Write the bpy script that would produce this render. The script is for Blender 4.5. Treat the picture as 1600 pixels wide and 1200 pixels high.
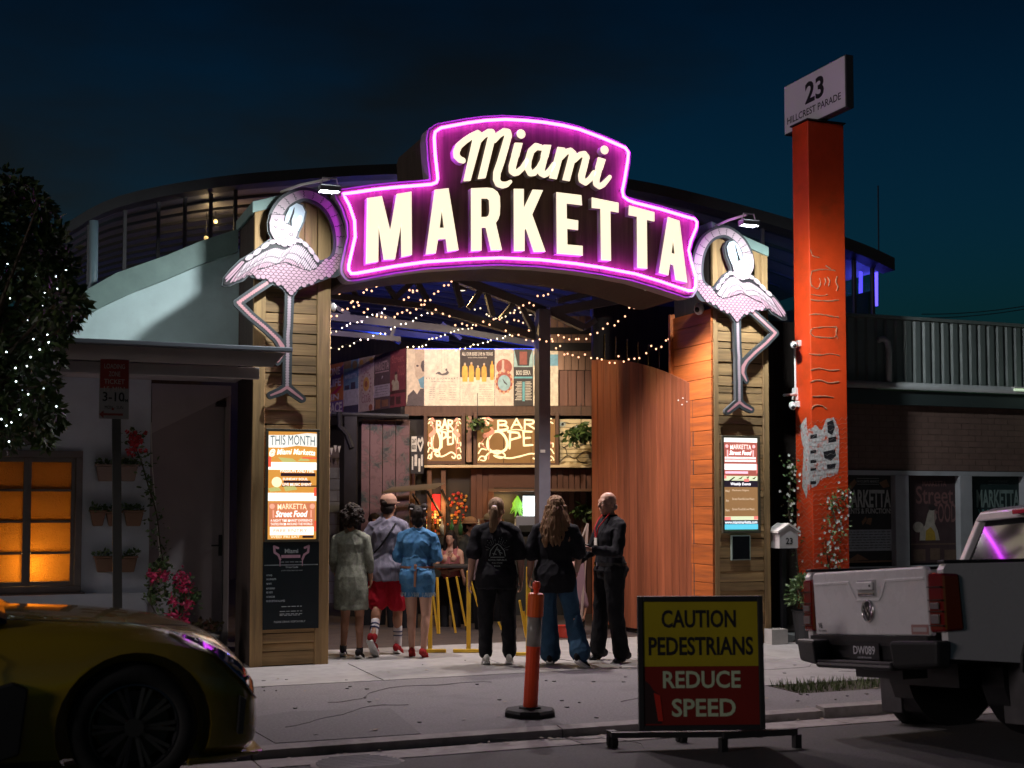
import bpy, bmesh, math, random
import numpy as np
from mathutils import Vector, Matrix, noise
R = math.radians
rnd = random.Random(11)
scene = bpy.context.scene
COL = scene.collection
for o in list(bpy.data.objects):
    bpy.data.objects.remove(o)

# ------------------------------------------------------------------ camera, sky, exposure
# World axes: x along the street front (right), y into the market, z up.  Origin = foot of the left gateway pillar.
FPX, YAW, PITCH = 2016.0, math.atan(.395), R(3)
SHIFT = 185 - FPX * math.tan(PITCH)
EYE = Vector((-2.483, -13.87, 1.75))
_f0 = Vector((math.sin(YAW), math.cos(YAW), 0))
CR = Vector((math.cos(YAW), -math.sin(YAW), 0))
CF = _f0 * math.cos(PITCH) + Vector((0, 0, 1)) * math.sin(PITCH)
CU = Vector((0, 0, 1)) * math.cos(PITCH) - _f0 * math.sin(PITCH)
cam_d = bpy.data.cameras.new('camera')
cam = bpy.data.objects.new('camera', cam_d)
COL.objects.link(cam)
cam.matrix_world = Matrix(((CR.x, CU.x, -CF.x, EYE.x), (CR.y, CU.y, -CF.y, EYE.y), (CR.z, CU.z, -CF.z, EYE.z), (0, 0, 0, 1)))
cam_d.sensor_width = 36
cam_d.lens = 36 * FPX / 1600
cam_d.shift_y = SHIFT / 1600
cam_d.clip_start = .1
cam_d.clip_end = 3000
cam_d.dof.use_dof = True
cam_d.dof.focus_distance = 15.0
cam_d.dof.aperture_fstop = 2.2
scene.camera = cam

world = bpy.data.worlds.new('World')
scene.world = world
world.use_nodes = True
nt = world.node_tree
nt.nodes.clear()
wo = nt.nodes.new('ShaderNodeOutputWorld')
bg = nt.nodes.new('ShaderNodeBackground')
sky = nt.nodes.new('ShaderNodeTexSky')
sky.sky_type = 'NISHITA'
sky.sun_disc = False
sky.sun_elevation = R(1.6)
sky.sun_rotation = R(190)
sky.altitude = 20
sky.air_density = 1.6
sky.dust_density = 2.0
sky.ozone_density = 3.0
tc = nt.nodes.new('ShaderNodeTexCoord')
nz = nt.nodes.new('ShaderNodeTexNoise')
nz.inputs['Scale'].default_value = 2.2
nz.inputs['Detail'].default_value = 5
mp = nt.nodes.new('ShaderNodeMapping')
mp.inputs['Scale'].default_value = (1, 1, 3.0)
nt.links.new(tc.outputs['Generated'], mp.inputs['Vector'])
nt.links.new(mp.outputs['Vector'], nz.inputs['Vector'])
cr = nt.nodes.new('ShaderNodeValToRGB')
cr.color_ramp.elements[0].position = .43
cr.color_ramp.elements[0].color = (.06, .54, 1.04, 1)
cr.color_ramp.elements[1].position = .62
cr.color_ramp.elements[1].color = (.26, .31, .38, 1)
nt.links.new(nz.outputs['Fac'], cr.inputs['Fac'])
mx = nt.nodes.new('ShaderNodeMix')
mx.data_type = 'RGBA'
mx.blend_type = 'MULTIPLY'
mx.inputs[0].default_value = 1.0
nt.links.new(sky.outputs['Color'], mx.inputs[6])
nt.links.new(cr.outputs['Color'], mx.inputs[7])
sp = nt.nodes.new('ShaderNodeSeparateXYZ')
nt.links.new(tc.outputs['Generated'], sp.inputs[0])
mr0 = nt.nodes.new('ShaderNodeMapRange')
mr0.inputs[1].default_value = .02; mr0.inputs[2].default_value = .36
mr0.inputs[3].default_value = 1.15; mr0.inputs[4].default_value = .26
nt.links.new(sp.outputs['Z'], mr0.inputs[0])
mx2 = nt.nodes.new('ShaderNodeMix'); mx2.data_type = 'RGBA'; mx2.blend_type = 'MULTIPLY'; mx2.inputs[0].default_value = 1.0
nt.links.new(mx.outputs[2], mx2.inputs[6]); nt.links.new(mr0.outputs[0], mx2.inputs[7])
nt.links.new(mx2.outputs[2], bg.inputs['Color'])
nt.links.new(bg.outputs['Background'], wo.inputs['Surface'])
bg.inputs['Strength'].default_value = .088

# low soft light along the street from the left
sun_d = bpy.data.lights.new('sun', 'SUN')
sun_d.energy = .42
sun_d.angle = R(10)
sun_d.color = (1, .87, .85)
sun = bpy.data.objects.new('sun', sun_d)
COL.objects.link(sun)
sun.rotation_euler = Vector((-.94, -.2, .27)).to_track_quat('Z', 'Y').to_euler()

vs = scene.view_settings
scene.display_settings.display_device = 'sRGB'
vs.view_transform = 'Standard'
vs.look = 'None'
vs.exposure = 0
vs.gamma = 1
vs.use_curve_mapping = False
scene.render.engine = 'CYCLES'
scene.cycles.use_denoising = True
scene.cycles.max_bounces = 6
scene.cycles.diffuse_bounces = 3
scene.cycles.glossy_bounces = 3
scene.cycles.transmission_bounces = 5
scene.cycles.sample_clamp_indirect = 4
scene.cycles.caustics_reflective = False
scene.cycles.caustics_refractive = False

# ------------------------------------------------------------------ helpers
def ray(px, py):
    return CR * ((px - 800) / FPX) + CU * ((600 + SHIFT - py) / FPX) + CF
def pv(px, py, v):
    """the place a sight line meets the plane y = v"""
    d = ray(px, py); return EYE + d * ((v - EYE.y) / d.y)
def pu(px, py, u):
    d = ray(px, py); return EYE + d * ((u - EYE.x) / d.x)
def pz(px, py, z=0.):
    d = ray(px, py); return EYE + d * ((z - EYE.z) / d.z)
def pd(px, py, Z):
    return EYE + ray(px, py) * Z

WORK = bpy.data.scenes.new('workbench')        # shapes are worked out here, away from the finished scene
def baked(o):
    WORK.collection.objects.link(o)
    vl = WORK.view_layers[0]
    vl.update()
    me = bpy.data.meshes.new_from_object(o.evaluated_get(vl.depsgraph))
    return me

class Frame:
    """a flat working plane: origin, right, up; N points towards the viewer"""
    def __init__(s, P, X, Y=(0, 0, 1)):
        s.P, s.X, s.Y = Vector(P), Vector(X).normalized(), Vector(Y).normalized()
        s.N = s.X.cross(s.Y).normalized()
    def at(s, x, y, d=0.):
        return s.P + s.X * x + s.Y * y + s.N * d
    def px(s, a, b):
        """plane coordinates of a sight line"""
        d = ray(a, b); t = (s.P - EYE).dot(s.N) / d.dot(s.N)
        q = EYE + d * t - s.P
        return q.dot(s.X), q.dot(s.Y)
FV = lambda v: Frame((0, v, 0), (1, 0, 0))

ORG = {}
class MB:
    def __init__(s):
        s.v, s.f = [], []
    def add(s, V, F):
        n = len(s.v)
        s.v += [Vector(p) for p in V]
        s.f += [tuple(i + n for i in f) for f in F]
        return s
    def hexa(s, p):
        return s.add(p, [(0, 3, 2, 1), (4, 5, 6, 7), (0, 1, 5, 4), (1, 2, 6, 5), (2, 3, 7, 6), (3, 0, 4, 7)])
    def box(s, c, sz, rz=0., M=None):
        a, b, d = sz[0] / 2, sz[1] / 2, sz[2] / 2
        P = [Vector(q) for q in ((-a, -b, -d), (a, -b, -d), (a, b, -d), (-a, b, -d), (-a, -b, d), (a, -b, d), (a, b, d), (-a, b, d))]
        T = M if M is not None else Matrix.Translation(Vector(c)) @ Matrix.Rotation(rz, 4, 'Z')
        return s.hexa([T @ q for q in P])
    def span(s, a, b):
        a, b = Vector(a), Vector(b)
        return s.box((a + b) / 2, [abs(q) for q in (b - a)])
    def rect(s, fr, x0, y0, x1, y1, d0=0., d1=.003):
        return s.hexa([fr.at(x0, y0, d0), fr.at(x1, y0, d0), fr.at(x1, y1, d0), fr.at(x0, y1, d0),
                       fr.at(x0, y0, d1), fr.at(x1, y0, d1), fr.at(x1, y1, d1), fr.at(x0, y1, d1)])
    def prism(s, fr, pts, d0, d1):
        n = len(pts)
        V = [fr.at(x, y, d0) for x, y in pts] + [fr.at(x, y, d1) for x, y in pts]
        F = [tuple(range(n - 1, -1, -1)), tuple(range(n, 2 * n))] + [(i, (i + 1) % n, n + (i + 1) % n, n + i) for i in range(n)]
        return s.add(V, F)
    def tube(s, pts, r, n=8, closed=False):
        pts = [Vector(p) for p in pts]
        m = len(pts)
        rr = r if isinstance(r, (list, tuple)) else [r] * m
        V, F = [], []
        up = None
        for i, p in enumerate(pts):
            if closed:
                t = pts[(i + 1) % m] - pts[i - 1]
            else:
                t = pts[min(i + 1, m - 1)] - pts[max(i - 1, 0)]
            t = t.normalized() if t.length > 1e-9 else Vector((0, 0, 1))
            if up is None:
                up = t.orthogonal().normalized()
            up = (up - t * up.dot(t))
            up = up.normalized() if up.length > 1e-6 else t.orthogonal().normalized()
            w = t.cross(up)
            for k in range(n):
                a = 2 * math.pi * k / n
                V.append(p + (up * math.cos(a) + w * math.sin(a)) * rr[i])
        for i in range(m if closed else m - 1):
            j = (i + 1) % m
            for k in range(n):
                F.append((i * n + k, i * n + (k + 1) % n, j * n + (k + 1) % n, j * n + k))
        if not closed:
            F += [tuple(range(n - 1, -1, -1)), tuple((m - 1) * n + k for k in range(n))]
        return s.add(V, F)
    def bar(s, a, b, w, h=None):
        """rectangular bar between two points"""
        a, b = Vector(a), Vector(b)
        h = h or w
        t = (b - a).normalized()
        sd = t.cross(Vector((0, 0, 1)))
        sd = sd.normalized() if sd.length > 1e-4 else Vector((1, 0, 0))
        up = sd.cross(t)
        P = []
        for e in (a, b):
            P += [e - sd * w / 2 - up * h / 2, e + sd * w / 2 - up * h / 2, e + sd * w / 2 + up * h / 2, e - sd * w / 2 + up * h / 2]
        return s.hexa([P[0], P[1], P[2], P[3], P[4], P[5], P[6], P[7]])
    def ell(s, c, r, n=14, m=9, M=None):
        c = Vector(c)
        r = (r, r, r) if not isinstance(r, (tuple, list)) else r
        V, F = [], []
        for i in range(1, m):
            th = math.pi * i / m
            for k in range(n):
                a = 2 * math.pi * k / n
                q = Vector((r[0] * math.sin(th) * math.cos(a), r[1] * math.sin(th) * math.sin(a), r[2] * math.cos(th)))
                V.append(c + (M @ q if M is not None else q))
        for i in range(m - 2):
            for k in range(n):
                F.append((i * n + k, (i + 1) * n + k, (i + 1) * n + (k + 1) % n, i * n + (k + 1) % n))
        q = Vector((0, 0, r[2]))
        V += [c + (M @ q if M is not None else q), c - (M @ q if M is not None else q)]
        t, b = len(V) - 2, len(V) - 1
        for k in range(n):
            F += [(t, k, (k + 1) % n), (b, (m - 2) * n + (k + 1) % n, (m - 2) * n + k)]
        return s.add(V, F)
    def cap(s, p0, p1, r0, r1, n=12):
        """tapered capsule"""
        p0, p1 = Vector(p0), Vector(p1)
        t = p1 - p0
        L = t.length
        if L < 1e-5:
            return s.ell(p0, r0)
        t /= L
        P, RR = [], []
        for a in (80, 55, 30, 0):
            P.append(p0 - t * r0 * math.sin(R(a))); RR.append(r0 * math.cos(R(a)))
        for a in (0, 30, 55, 80):
            P.append(p1 + t * r1 * math.sin(R(a))); RR.append(r1 * math.cos(R(a)))
        return s.tube(P, RR, n)
    def lathe(s, prof, c=(0, 0, 0), n=16, M=None):
        """profile of (radius, height) turned about z"""
        c = Vector(c)
        V, F = [], []
        for r, z in prof:
            for k in range(n):
                a = 2 * math.pi * k / n
                q = Vector((r * math.cos(a), r * math.sin(a), z))
                V.append(c + (M @ q if M is not None else q))
        for i in range(len(prof) - 1):
            for k in range(n):
                F.append((i * n + k, i * n + (k + 1) % n, (i + 1) * n + (k + 1) % n, (i + 1) * n + k))
        F += [tuple(range(n - 1, -1, -1)), tuple((len(prof) - 1) * n + k for k in range(n))]
        return s.add(V, F)
    def loft(s, rings):
        n = len(rings[0])
        V = [p for r in rings for p in r]
        F = []
        for i in range(len(rings) - 1):
            for k in range(n):
                F.append((i * n + k, i * n + (k + 1) % n, (i + 1) * n + (k + 1) % n, (i + 1) * n + k))
        F += [tuple(range(n - 1, -1, -1)), tuple((len(rings) - 1) * n + k for k in range(n))]
        return s.add(V, F)
    def oval(s, rings, n=20):
        """loft of flat ovals: (cx, cy, z, rx, ry)"""
        return s.loft([[Vector((cx + rx * math.cos(2 * math.pi * k / n), cy + ry * math.sin(2 * math.pi * k / n), z)) for k in range(n)] for cx, cy, z, rx, ry in rings])
    def mesh(s, name, off=Vector((0, 0, 0)), smooth=False, fix=True):
        me = bpy.data.meshes.new(name)
        me.from_pydata([p - off for p in s.v], [], s.f)
        if fix:
            b = bmesh.new(); b.from_mesh(me)
            bmesh.ops.recalc_face_normals(b, faces=b.faces)
            b.to_mesh(me); b.free()
        if smooth:
            me.polygons.foreach_set('use_smooth', [True] * len(me.polygons))
        me.update()
        return me

def link(name, me, mat, parent=None, loc=None):
    o = bpy.data.objects.new(name, me)
    COL.objects.link(o)
    if mat is not None and me is not None:
        if len(me.materials) == 0:
            me.materials.append(mat)
    if parent is not None:
        o.parent = parent
        ORG[o.name] = ORG.get(parent.name, Vector((0, 0, 0)))
    if loc is not None:
        o.location = loc
    return o
def part(mb, name, mat, parent, smooth=False, bevel=0., label=None, fix=True):
    off = ORG.get(parent.name, Vector((0, 0, 0)))
    o = link(name, mb.mesh(name, off, smooth, fix), mat, parent)
    if bevel:
        m = o.modifiers.new('bevel', 'BEVEL'); m.width = bevel; m.segments = 2; m.limit_method = 'ANGLE'; m.angle_limit = R(40)
    if label:
        o['label'] = label
    if name.split('_')[-1] in ('print', 'dates', 'foliage', 'bract', 'blossom', 'feathers', 'scales', 'crown', 'line', 'mark', 'clip', 'hem', 'frond'):
        o['kind'] = 'stuff'
    return o
def tag(o, label=None, cat=None, group=None, kind=None):
    if label: o['label'] = label
    if cat: o['category'] = cat
    if group: o['group'] = group
    if kind: o['kind'] = kind
    return o
def thing(name, label, cat, loc=(0, 0, 0), rz=0., group=None, local=False):
    o = bpy.data.objects.new(name, None)
    COL.objects.link(o)
    o.empty_display_size = .2
    o.location = loc
    o.rotation_euler = (0, 0, rz)
    ORG[o.name] = Vector((0, 0, 0)) if local else Vector(loc)
    return tag(o, label, cat, group)
def solo(mb, name, label, cat, mat, group=None, smooth=False, bevel=0., kind=None, fix=True):
    xs = [p.x for p in mb.v]; ys = [p.y for p in mb.v]; zs = [p.z for p in mb.v]
    c = Vector(((min(xs) + max(xs)) / 2, (min(ys) + max(ys)) / 2, min(zs)))
    o = link(name, mb.mesh(name, c, smooth, fix), mat, None, c)
    ORG[o.name] = c
    if bevel:
        m = o.modifiers.new('bevel', 'BEVEL'); m.width = bevel; m.segments = 2; m.limit_method = 'ANGLE'; m.angle_limit = R(40)
    return tag(o, label, cat, group, kind)
def struct(mb, name, mat, smooth=False, kind='structure'):
    return solo(mb, name, None, None, mat, kind=kind, smooth=smooth)

# ---- outlines from a distance field (scripts, cut-out figures)
def contours(strokes, polys, step, grow=0., cuts=()):
    """strokes: list of (points, radius or radii); polys: filled loops; returns closed loops around their union"""
    P = [p for st, _ in strokes for p in st] + [p for q in polys for p in q]
    mr = max([max(r) if isinstance(r, (list, tuple)) else r for _, r in strokes] + [0]) + grow + 3 * step
    x0, x1 = min(p[0] for p in P) - mr, max(p[0] for p in P) + mr
    y0, y1 = min(p[1] for p in P) - mr, max(p[1] for p in P) + mr
    nx, ny = int((x1 - x0) / step) + 2, int((y1 - y0) / step) + 2
    X, Y = np.meshgrid(x0 + np.arange(nx) * step, y0 + np.arange(ny) * step)
    D = np.full(X.shape, 1e9)
    def seg(a, b, ra, rb, D):
        ax, ay = a; bx, by = b
        dx, dy = bx - ax, by - ay
        t = np.clip(((X - ax) * dx + (Y - ay) * dy) / max(dx * dx + dy * dy, 1e-12), 0, 1)
        return np.minimum(D, np.hypot(X - ax - t * dx, Y - ay - t * dy) - (ra + t * (rb - ra)))
    def polyd(q):
        d = np.full(X.shape, 1e9)
        inside = np.zeros(X.shape, bool)
        for i in range(len(q)):
            a, b = q[i], q[(i + 1) % len(q)]
            d = seg(a, b, 0, 0, d)
            c = ((a[1] > Y) != (b[1] > Y))
            if a[1] != b[1]:
                inside ^= c & (X < (b[0] - a[0]) * (Y - a[1]) / (b[1] - a[1]) + a[0])
        return np.where(inside, -d, d)
    for st, r in strokes:
        rr = list(r) if isinstance(r, (list, tuple)) else [r] * len(st)
        if len(st) == 1:
            D = np.minimum(D, np.hypot(X - st[0][0], Y - st[0][1]) - rr[0])
        for i in range(len(st) - 1):
            D = seg(st[i], st[i + 1], rr[i], rr[i + 1], D)
    for q in polys:
        D = np.minimum(D, polyd(q))
    D = D - grow
    for q in cuts:
        D = np.maximum(D, -polyd(q))
    D[0, :] = D[-1, :] = D[:, 0] = D[:, -1] = abs(D).max()
    D = D + 1e-7
    nxt = {}
    B = D < 0
    cells = np.argwhere((B[:-1, :-1] ^ B[1:, 1:]) | (B[1:, :-1] ^ B[:-1, 1:]) | (B[:-1, :-1] ^ B[:-1, 1:]))
    T = {1: [(3, 0)], 2: [(0, 1)], 3: [(3, 1)], 4: [(1, 2)], 5: [(3, 0), (1, 2)], 6: [(0, 2)], 7: [(3, 2)], 8: [(2, 3)], 9: [(2, 0)], 10: [(0, 1), (2, 3)],
         11: [(2, 1)], 12: [(1, 3)], 13: [(1, 0)], 14: [(0, 3)]}
    def ekey(i, j, e):
        return (i, j, 0) if e == 0 else (i, j + 1, 1) if e == 1 else (i + 1, j, 0) if e == 2 else (i, j, 1)
    def epos(k):
        i, j, e = k
        a = D[i, j]
        b = D[i, j + 1] if e == 0 else D[i + 1, j]
        t = a / (a - b)
        return (x0 + (j + (t if e == 0 else 0)) * step, y0 + (i + (t if e == 1 else 0)) * step)
    for i, j in cells:
        c = int(B[i, j]) | int(B[i, j + 1]) << 1 | int(B[i + 1, j + 1]) << 2 | int(B[i + 1, j]) << 3
        for a, b in T.get(c, ()):
            nxt[ekey(i, j, a)] = ekey(i, j, b)
    loops = []
    while nxt:
        k0, k = None, next(iter(nxt))
        k0 = k
        lp = []
        while k in nxt:
            lp.append(epos(k))
            k = nxt.pop(k)
        if len(lp) > 5:
            loops.append(simplify(lp, step * .18))
    return loops
def simplify(lp, tol):
    n = len(lp)
    if n < 8:
        return lp
    A = np.array(lp)
    k = int(np.argmax(((A - A[0]) ** 2).sum(1)))
    def dp(a, b):
        if b - a < 2:
            return []
        p, q = A[a], A[b % n]
        d = q - p
        L = math.hypot(*d) or 1e-9
        e = np.abs((A[a + 1:b, 0] - p[0]) * d[1] - (A[a + 1:b, 1] - p[1]) * d[0]) / L
        m = int(np.argmax(e))
        if e[m] < tol:
            return []
        m += a + 1
        return dp(a, m) + [m] + dp(m, b)
    idx = [0] + dp(0, k) + [k] + dp(k, n)
    return [lp[i % n] for i in idx]
def loops_mesh(loops, fr, depth, d0=0., bevel=0.):
    """filled and extruded loops (holes understood) on a frame; back face at d0, front at d0 + depth"""
    cu = bpy.data.curves.new('outline', 'CURVE')
    cu.dimensions = '2D'
    cu.fill_mode = 'BOTH'
    cu.extrude = max(depth / 2 - bevel, 1e-4)
    cu.bevel_depth = bevel
    cu.bevel_resolution = 1
    if bevel:
        cu.offset = -bevel
    for lp in loops:
        sp = cu.splines.new('POLY')
        sp.points.add(len(lp) - 1)
        for i, (x, y) in enumerate(lp):
            sp.points[i].co = (x, y, 0, 1)
        sp.use_cyclic_u = True
    o = bpy.data.objects.new('outline', cu)
    me = baked(o)
    bpy.data.objects.remove(o)
    bpy.data.curves.remove(cu)
    V = [fr.at(v.co.x, v.co.y, d0 + depth / 2 + v.co.z) for v in me.vertices]
    F = [tuple(p.vertices) for p in me.polygons]
    bpy.data.meshes.remove(me)
    return V, F
_T = {}
def text_data(s, bold=0., shear=0.):
    k = (s, bold, shear)
    if k not in _T:
        cu = bpy.data.curves.new('text', 'FONT')
        cu.body = s
        cu.offset = bold
        cu.shear = shear
        cu.resolution_u = 3
        cu.align_x = 'LEFT'
        o = bpy.data.objects.new('text', cu)
        me = baked(o)
        V = [(v.co.x, v.co.y) for v in me.vertices]
        F = [tuple(p.vertices) for p in me.polygons]
        bpy.data.objects.remove(o); bpy.data.meshes.remove(me); bpy.data.curves.remove(cu)
        _T[k] = (V, F)
    return _T[k]
def put_text(mb, s, fr, x0, y0, w, h, d=.004, bold=0., shear=0., keep=False, arch=0.):
    """flat lettering filling the box (x0, y0, w, h) of a frame"""
    V, F = text_data(s, bold, shear)
    if not V:
        return mb
    ax, bx = min(p[0] for p in V), max(p[0] for p in V)
    ay, by = min(p[1] for p in V), max(p[1] for p in V)
    sx, sy = w / (bx - ax), h / (by - ay)
    if keep:
        q = min(sx, sy)
        x0 += (w - q * (bx - ax)) / 2; sx = sy = q
    def m(p):
        x, y = (p[0] - ax) * sx, (p[1] - ay) * sy
        y += arch * math.sin(math.pi * min(1, max(0, x / max(w, 1e-6))))
        return fr.at(x0 + x, y0 + y, d)
    return mb.add([m(p) for p in V], F)
def lettering(parent, s, fr, x0, y0, w, h, mat, d=.004, name='lettering', **k):
    return part(put_text(MB(), s, fr, x0, y0, w, h, d, **k), name, mat, parent, fix=False)
def fuse(mb, voxel, smooth=3, disp=None):
    """melt overlapping closed shapes into one continuous surface"""
    me = mb.mesh('fuse')
    o = bpy.data.objects.new('fuse', me)
    m = o.modifiers.new('r', 'REMESH'); m.mode = 'VOXEL'; m.voxel_size = voxel; m.adaptivity = 0
    if smooth:
        s2 = o.modifiers.new('s', 'SMOOTH'); s2.iterations = smooth; s2.factor = .5
    out = baked(o)
    bpy.data.objects.remove(o); bpy.data.meshes.remove(me)
    out.materials.clear()
    if disp:
        n = len(out.vertices)
        C_, N_ = np.empty(n * 3, np.float32), np.empty(n * 3, np.float32)
        out.vertices.foreach_get('co', C_); out.vertex_normals.foreach_get('vector', N_)
        C_.shape = N_.shape = (n, 3)
        D_ = np.array([disp(Vector(c)) for c in C_], np.float32)
        out.vertices.foreach_set('co', (C_ + N_ * D_[:, None]).ravel())
    out.polygons.foreach_set('use_smooth', [True] * len(out.polygons))
    out.update()
    return out

# ------------------------------------------------------------------ materials
MATS = {}
def mat(name, col, rough=.6, metal=0., emit=None, es=0., nz=None, bump=None, rand=0., grain=None, coat=0., spec=None, stretch=(1, 1, 1), dirt=None):
    """nz = (scale, amount) tone variation; bump = (scale, strength); rand = tone spread between pieces; grain = axis of wood grain;
    dirt = (scale, colour, amount) blotches of another colour"""
    if name in MATS:
        return MATS[name]
    m = bpy.data.materials.new(name)
    m.use_nodes = True
    t = m.node_tree
    b = t.nodes['Principled BSDF']
    b.inputs['Roughness'].default_value = rough
    b.inputs['Metallic'].default_value = metal
    if spec is not None: b.inputs['Specular IOR Level'].default_value = spec
    if coat:
        b.inputs['Coat Weight'].default_value = coat
        b.inputs['Coat Roughness'].default_value = .06
    c4 = (*col, 1)
    b.inputs['Base Color'].default_value = c4
    src = None
    tcn = t.nodes.new('ShaderNodeTexCoord')
    mpn = t.nodes.new('ShaderNodeMapping')
    t.links.new(tcn.outputs['Object'], mpn.inputs['Vector'])
    sc = list(stretch)
    if grain is not None:
        sc = [14, 14, 14]; sc['xyz'.index(grain)] = .8
    mpn.inputs['Scale'].default_value = sc
    if rand:
        oi = t.nodes.new('ShaderNodeObjectInfo')
        vm = t.nodes.new('ShaderNodeVectorMath'); vm.operation = 'SCALE'
        cb = t.nodes.new('ShaderNodeCombineXYZ')
        for i in range(3): t.links.new(oi.outputs['Random'], cb.inputs[i])
        vm.inputs['Scale'].default_value = 37.
        t.links.new(cb.outputs[0], vm.inputs[0])
        t.links.new(vm.outputs[0], mpn.inputs['Location'])
    def noise_node(scale, detail=5):
        n = t.nodes.new('ShaderNodeTexNoise')
        n.inputs['Scale'].default_value = scale
        n.inputs['Detail'].default_value = detail
        n.inputs['Roughness'].default_value = .62
        t.links.new(mpn.outputs[0], n.inputs['Vector'])
        return n
    def mix(kind, fac, a, bcol):
        x = t.nodes.new('ShaderNodeMix'); x.data_type = 'RGBA'; x.blend_type = kind
        if isinstance(fac, float): x.inputs[0].default_value = fac
        else: t.links.new(fac, x.inputs[0])
        for s_, i in ((a, 6), (bcol, 7)):
            if isinstance(s_, tuple): x.inputs[i].default_value = s_
            else: t.links.new(s_, x.inputs[i])
        return x.outputs[2]
    cur = c4
    if nz:
        n = noise_node(nz[0])
        mr = t.nodes.new('ShaderNodeMapRange')
        mr.inputs[1].default_value = .25; mr.inputs[2].default_value = .75
        mr.inputs[3].default_value = 1 - nz[1]; mr.inputs[4].default_value = 1 + nz[1] * .8
        t.links.new(n.outputs['Fac'], mr.inputs[0])
        cur = mix('MULTIPLY', 1.0, cur, mr.outputs[0])
    if dirt:
        n = noise_node(dirt[0], 8)
        mr = t.nodes.new('ShaderNodeMapRange')
        mr.inputs[1].default_value = .52; mr.inputs[2].default_value = .66
        mr.inputs[3].default_value = 0; mr.inputs[4].default_value = dirt[2]
        t.links.new(n.outputs['Fac'], mr.inputs[0])
        cur = mix('MIX', mr.outputs[0], cur, (*dirt[1], 1))
    if rand:
        mr = t.nodes.new('ShaderNodeMapRange')
        mr.inputs[3].default_value = 1 - rand; mr.inputs[4].default_value = 1 + rand
        t.links.new(oi.outputs['Random'], mr.inputs[0])
        cur = mix('MULTIPLY', 1.0, cur, mr.outputs[0])
    if not isinstance(cur, tuple):
        t.links.new(cur, b.inputs['Base Color'])
    if nz and rough > .2:
        n = noise_node(nz[0] * 1.7)
        mr = t.nodes.new('ShaderNodeMapRange')
        mr.inputs[3].default_value = max(.05, rough - .15); mr.inputs[4].default_value = min(1, rough + .15)
        t.links.new(n.outputs['Fac'], mr.inputs[0])
        t.links.new(mr.outputs[0], b.inputs['Roughness'])
    if bump:
        n = noise_node(bump[0], 6)
        bn = t.nodes.new('ShaderNodeBump')
        bn.inputs['Strength'].default_value = bump[1]
        bn.inputs['Distance'].default_value = .02 if len(bump) < 3 else bump[2]
        t.links.new(n.outputs['Fac'], bn.inputs['Height'])
        t.links.new(bn.outputs[0], b.inputs['Normal'])
    if emit is not None:
        b.inputs['Emission Color'].default_value = (*emit, 1)
        b.inputs['Emission Strength'].default_value = es
        if nz:
            t.links.new(mix('MULTIPLY', 1.0, (*emit, 1), cur if False else (1., 1., 1., 1.)), b.inputs['Emission Color'])
    MATS[name] = m
    return m
def lamp(kind, name, loc, power, col, parent=None, aim=None, size=.1, size_y=None, cone=None, blend=.3, radius=.03):
    d = bpy.data.lights.new(name, kind)
    d.energy = power
    d.color = col
    if kind == 'AREA':
        d.size = size
        if size_y: d.shape = 'RECTANGLE'; d.size_y = size_y
    else:
        d.shadow_soft_size = radius
    if kind == 'SPOT':
        d.spot_size = R(cone or 90); d.spot_blend = blend
    o = bpy.data.objects.new(name, d)
    COL.objects.link(o)
    loc = Vector(loc)
    if parent is not None:
        o.parent = parent
        o.location = loc - ORG.get(parent.name, Vector((0, 0, 0)))
    else:
        o.location = loc
    if aim is not None:
        o.rotation_euler = (loc - Vector(aim)).to_track_quat('Z', 'Y').to_euler()
    return o
# ------------------------------------------------------------------ palette
M_asphalt = mat('asphalt', (.07, .066, .068), .85, nz=(48, .5), bump=(120, .35, .01), dirt=(1.3, (.085, .08, .08), .5))
M_apron = mat('apron_asphalt', (.2, .19, .195), .85, nz=(50, .42), bump=(140, .5, .012), dirt=(2.1, (.13, .12, .125), .5))
M_conc = mat('footpath_concrete', (.33, .32, .31), .85, nz=(7, .2), bump=(60, .25, .008), dirt=(3.5, (.2, .19, .18), .55), rand=.08)
M_kerb = mat('kerb_concrete', (.34, .31, .3), .85, nz=(8, .25), bump=(60, .3, .01), dirt=(2.5, (.12, .11, .1), .6))
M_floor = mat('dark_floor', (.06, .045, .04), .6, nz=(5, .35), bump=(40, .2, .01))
M_soil = mat('verge_soil', (.06, .05, .035), .95, nz=(12, .4))
M_grass = mat('grass_blade', (.07, .1, .03), .7, rand=.2)
M_wood = mat('weathered_timber', (.33, .2, .085), .75, nz=(1.3, .45), grain='x', bump=(3, .35, .01), rand=.28, dirt=(1.0, (.13, .09, .05), .55))
M_woodv = mat('weathered_timber_upright', (.34, .21, .09), .75, nz=(1.3, .4), grain='z', bump=(3, .35, .01), rand=.2, dirt=(1.0, (.13, .09, .05), .5))
M_orange = mat('orange_timber', (.5, .125, .022), .65, nz=(1.2, .4), grain='y', bump=(3, .3, .01), rand=.15, dirt=(1.1, (.2, .06, .025), .5))
M_gate = mat('gate_timber', (.29, .085, .038), .5, nz=(1.2, .4), grain='z', bump=(3, .25, .01), rand=.22)
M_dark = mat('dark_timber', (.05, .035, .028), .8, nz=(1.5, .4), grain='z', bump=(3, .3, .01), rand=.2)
M_black = mat('black_metal', (.015, .015, .017), .45, nz=(5, .2))
M_steel = mat('painted_steel', (.09, .085, .09), .5, nz=(3, .25), bump=(30, .1))
M_cap = mat('green_flashing', (.22, .32, .29), .5, nz=(3, .2))
M_signface = mat('sign_face_boards', (.22, .13, .085), .7, nz=(1.1, .5), grain='z', bump=(2, .3))
M_cabinet = mat('sign_cabinet_metal', (.32, .28, .33), .5, nz=(3, .15))
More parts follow.
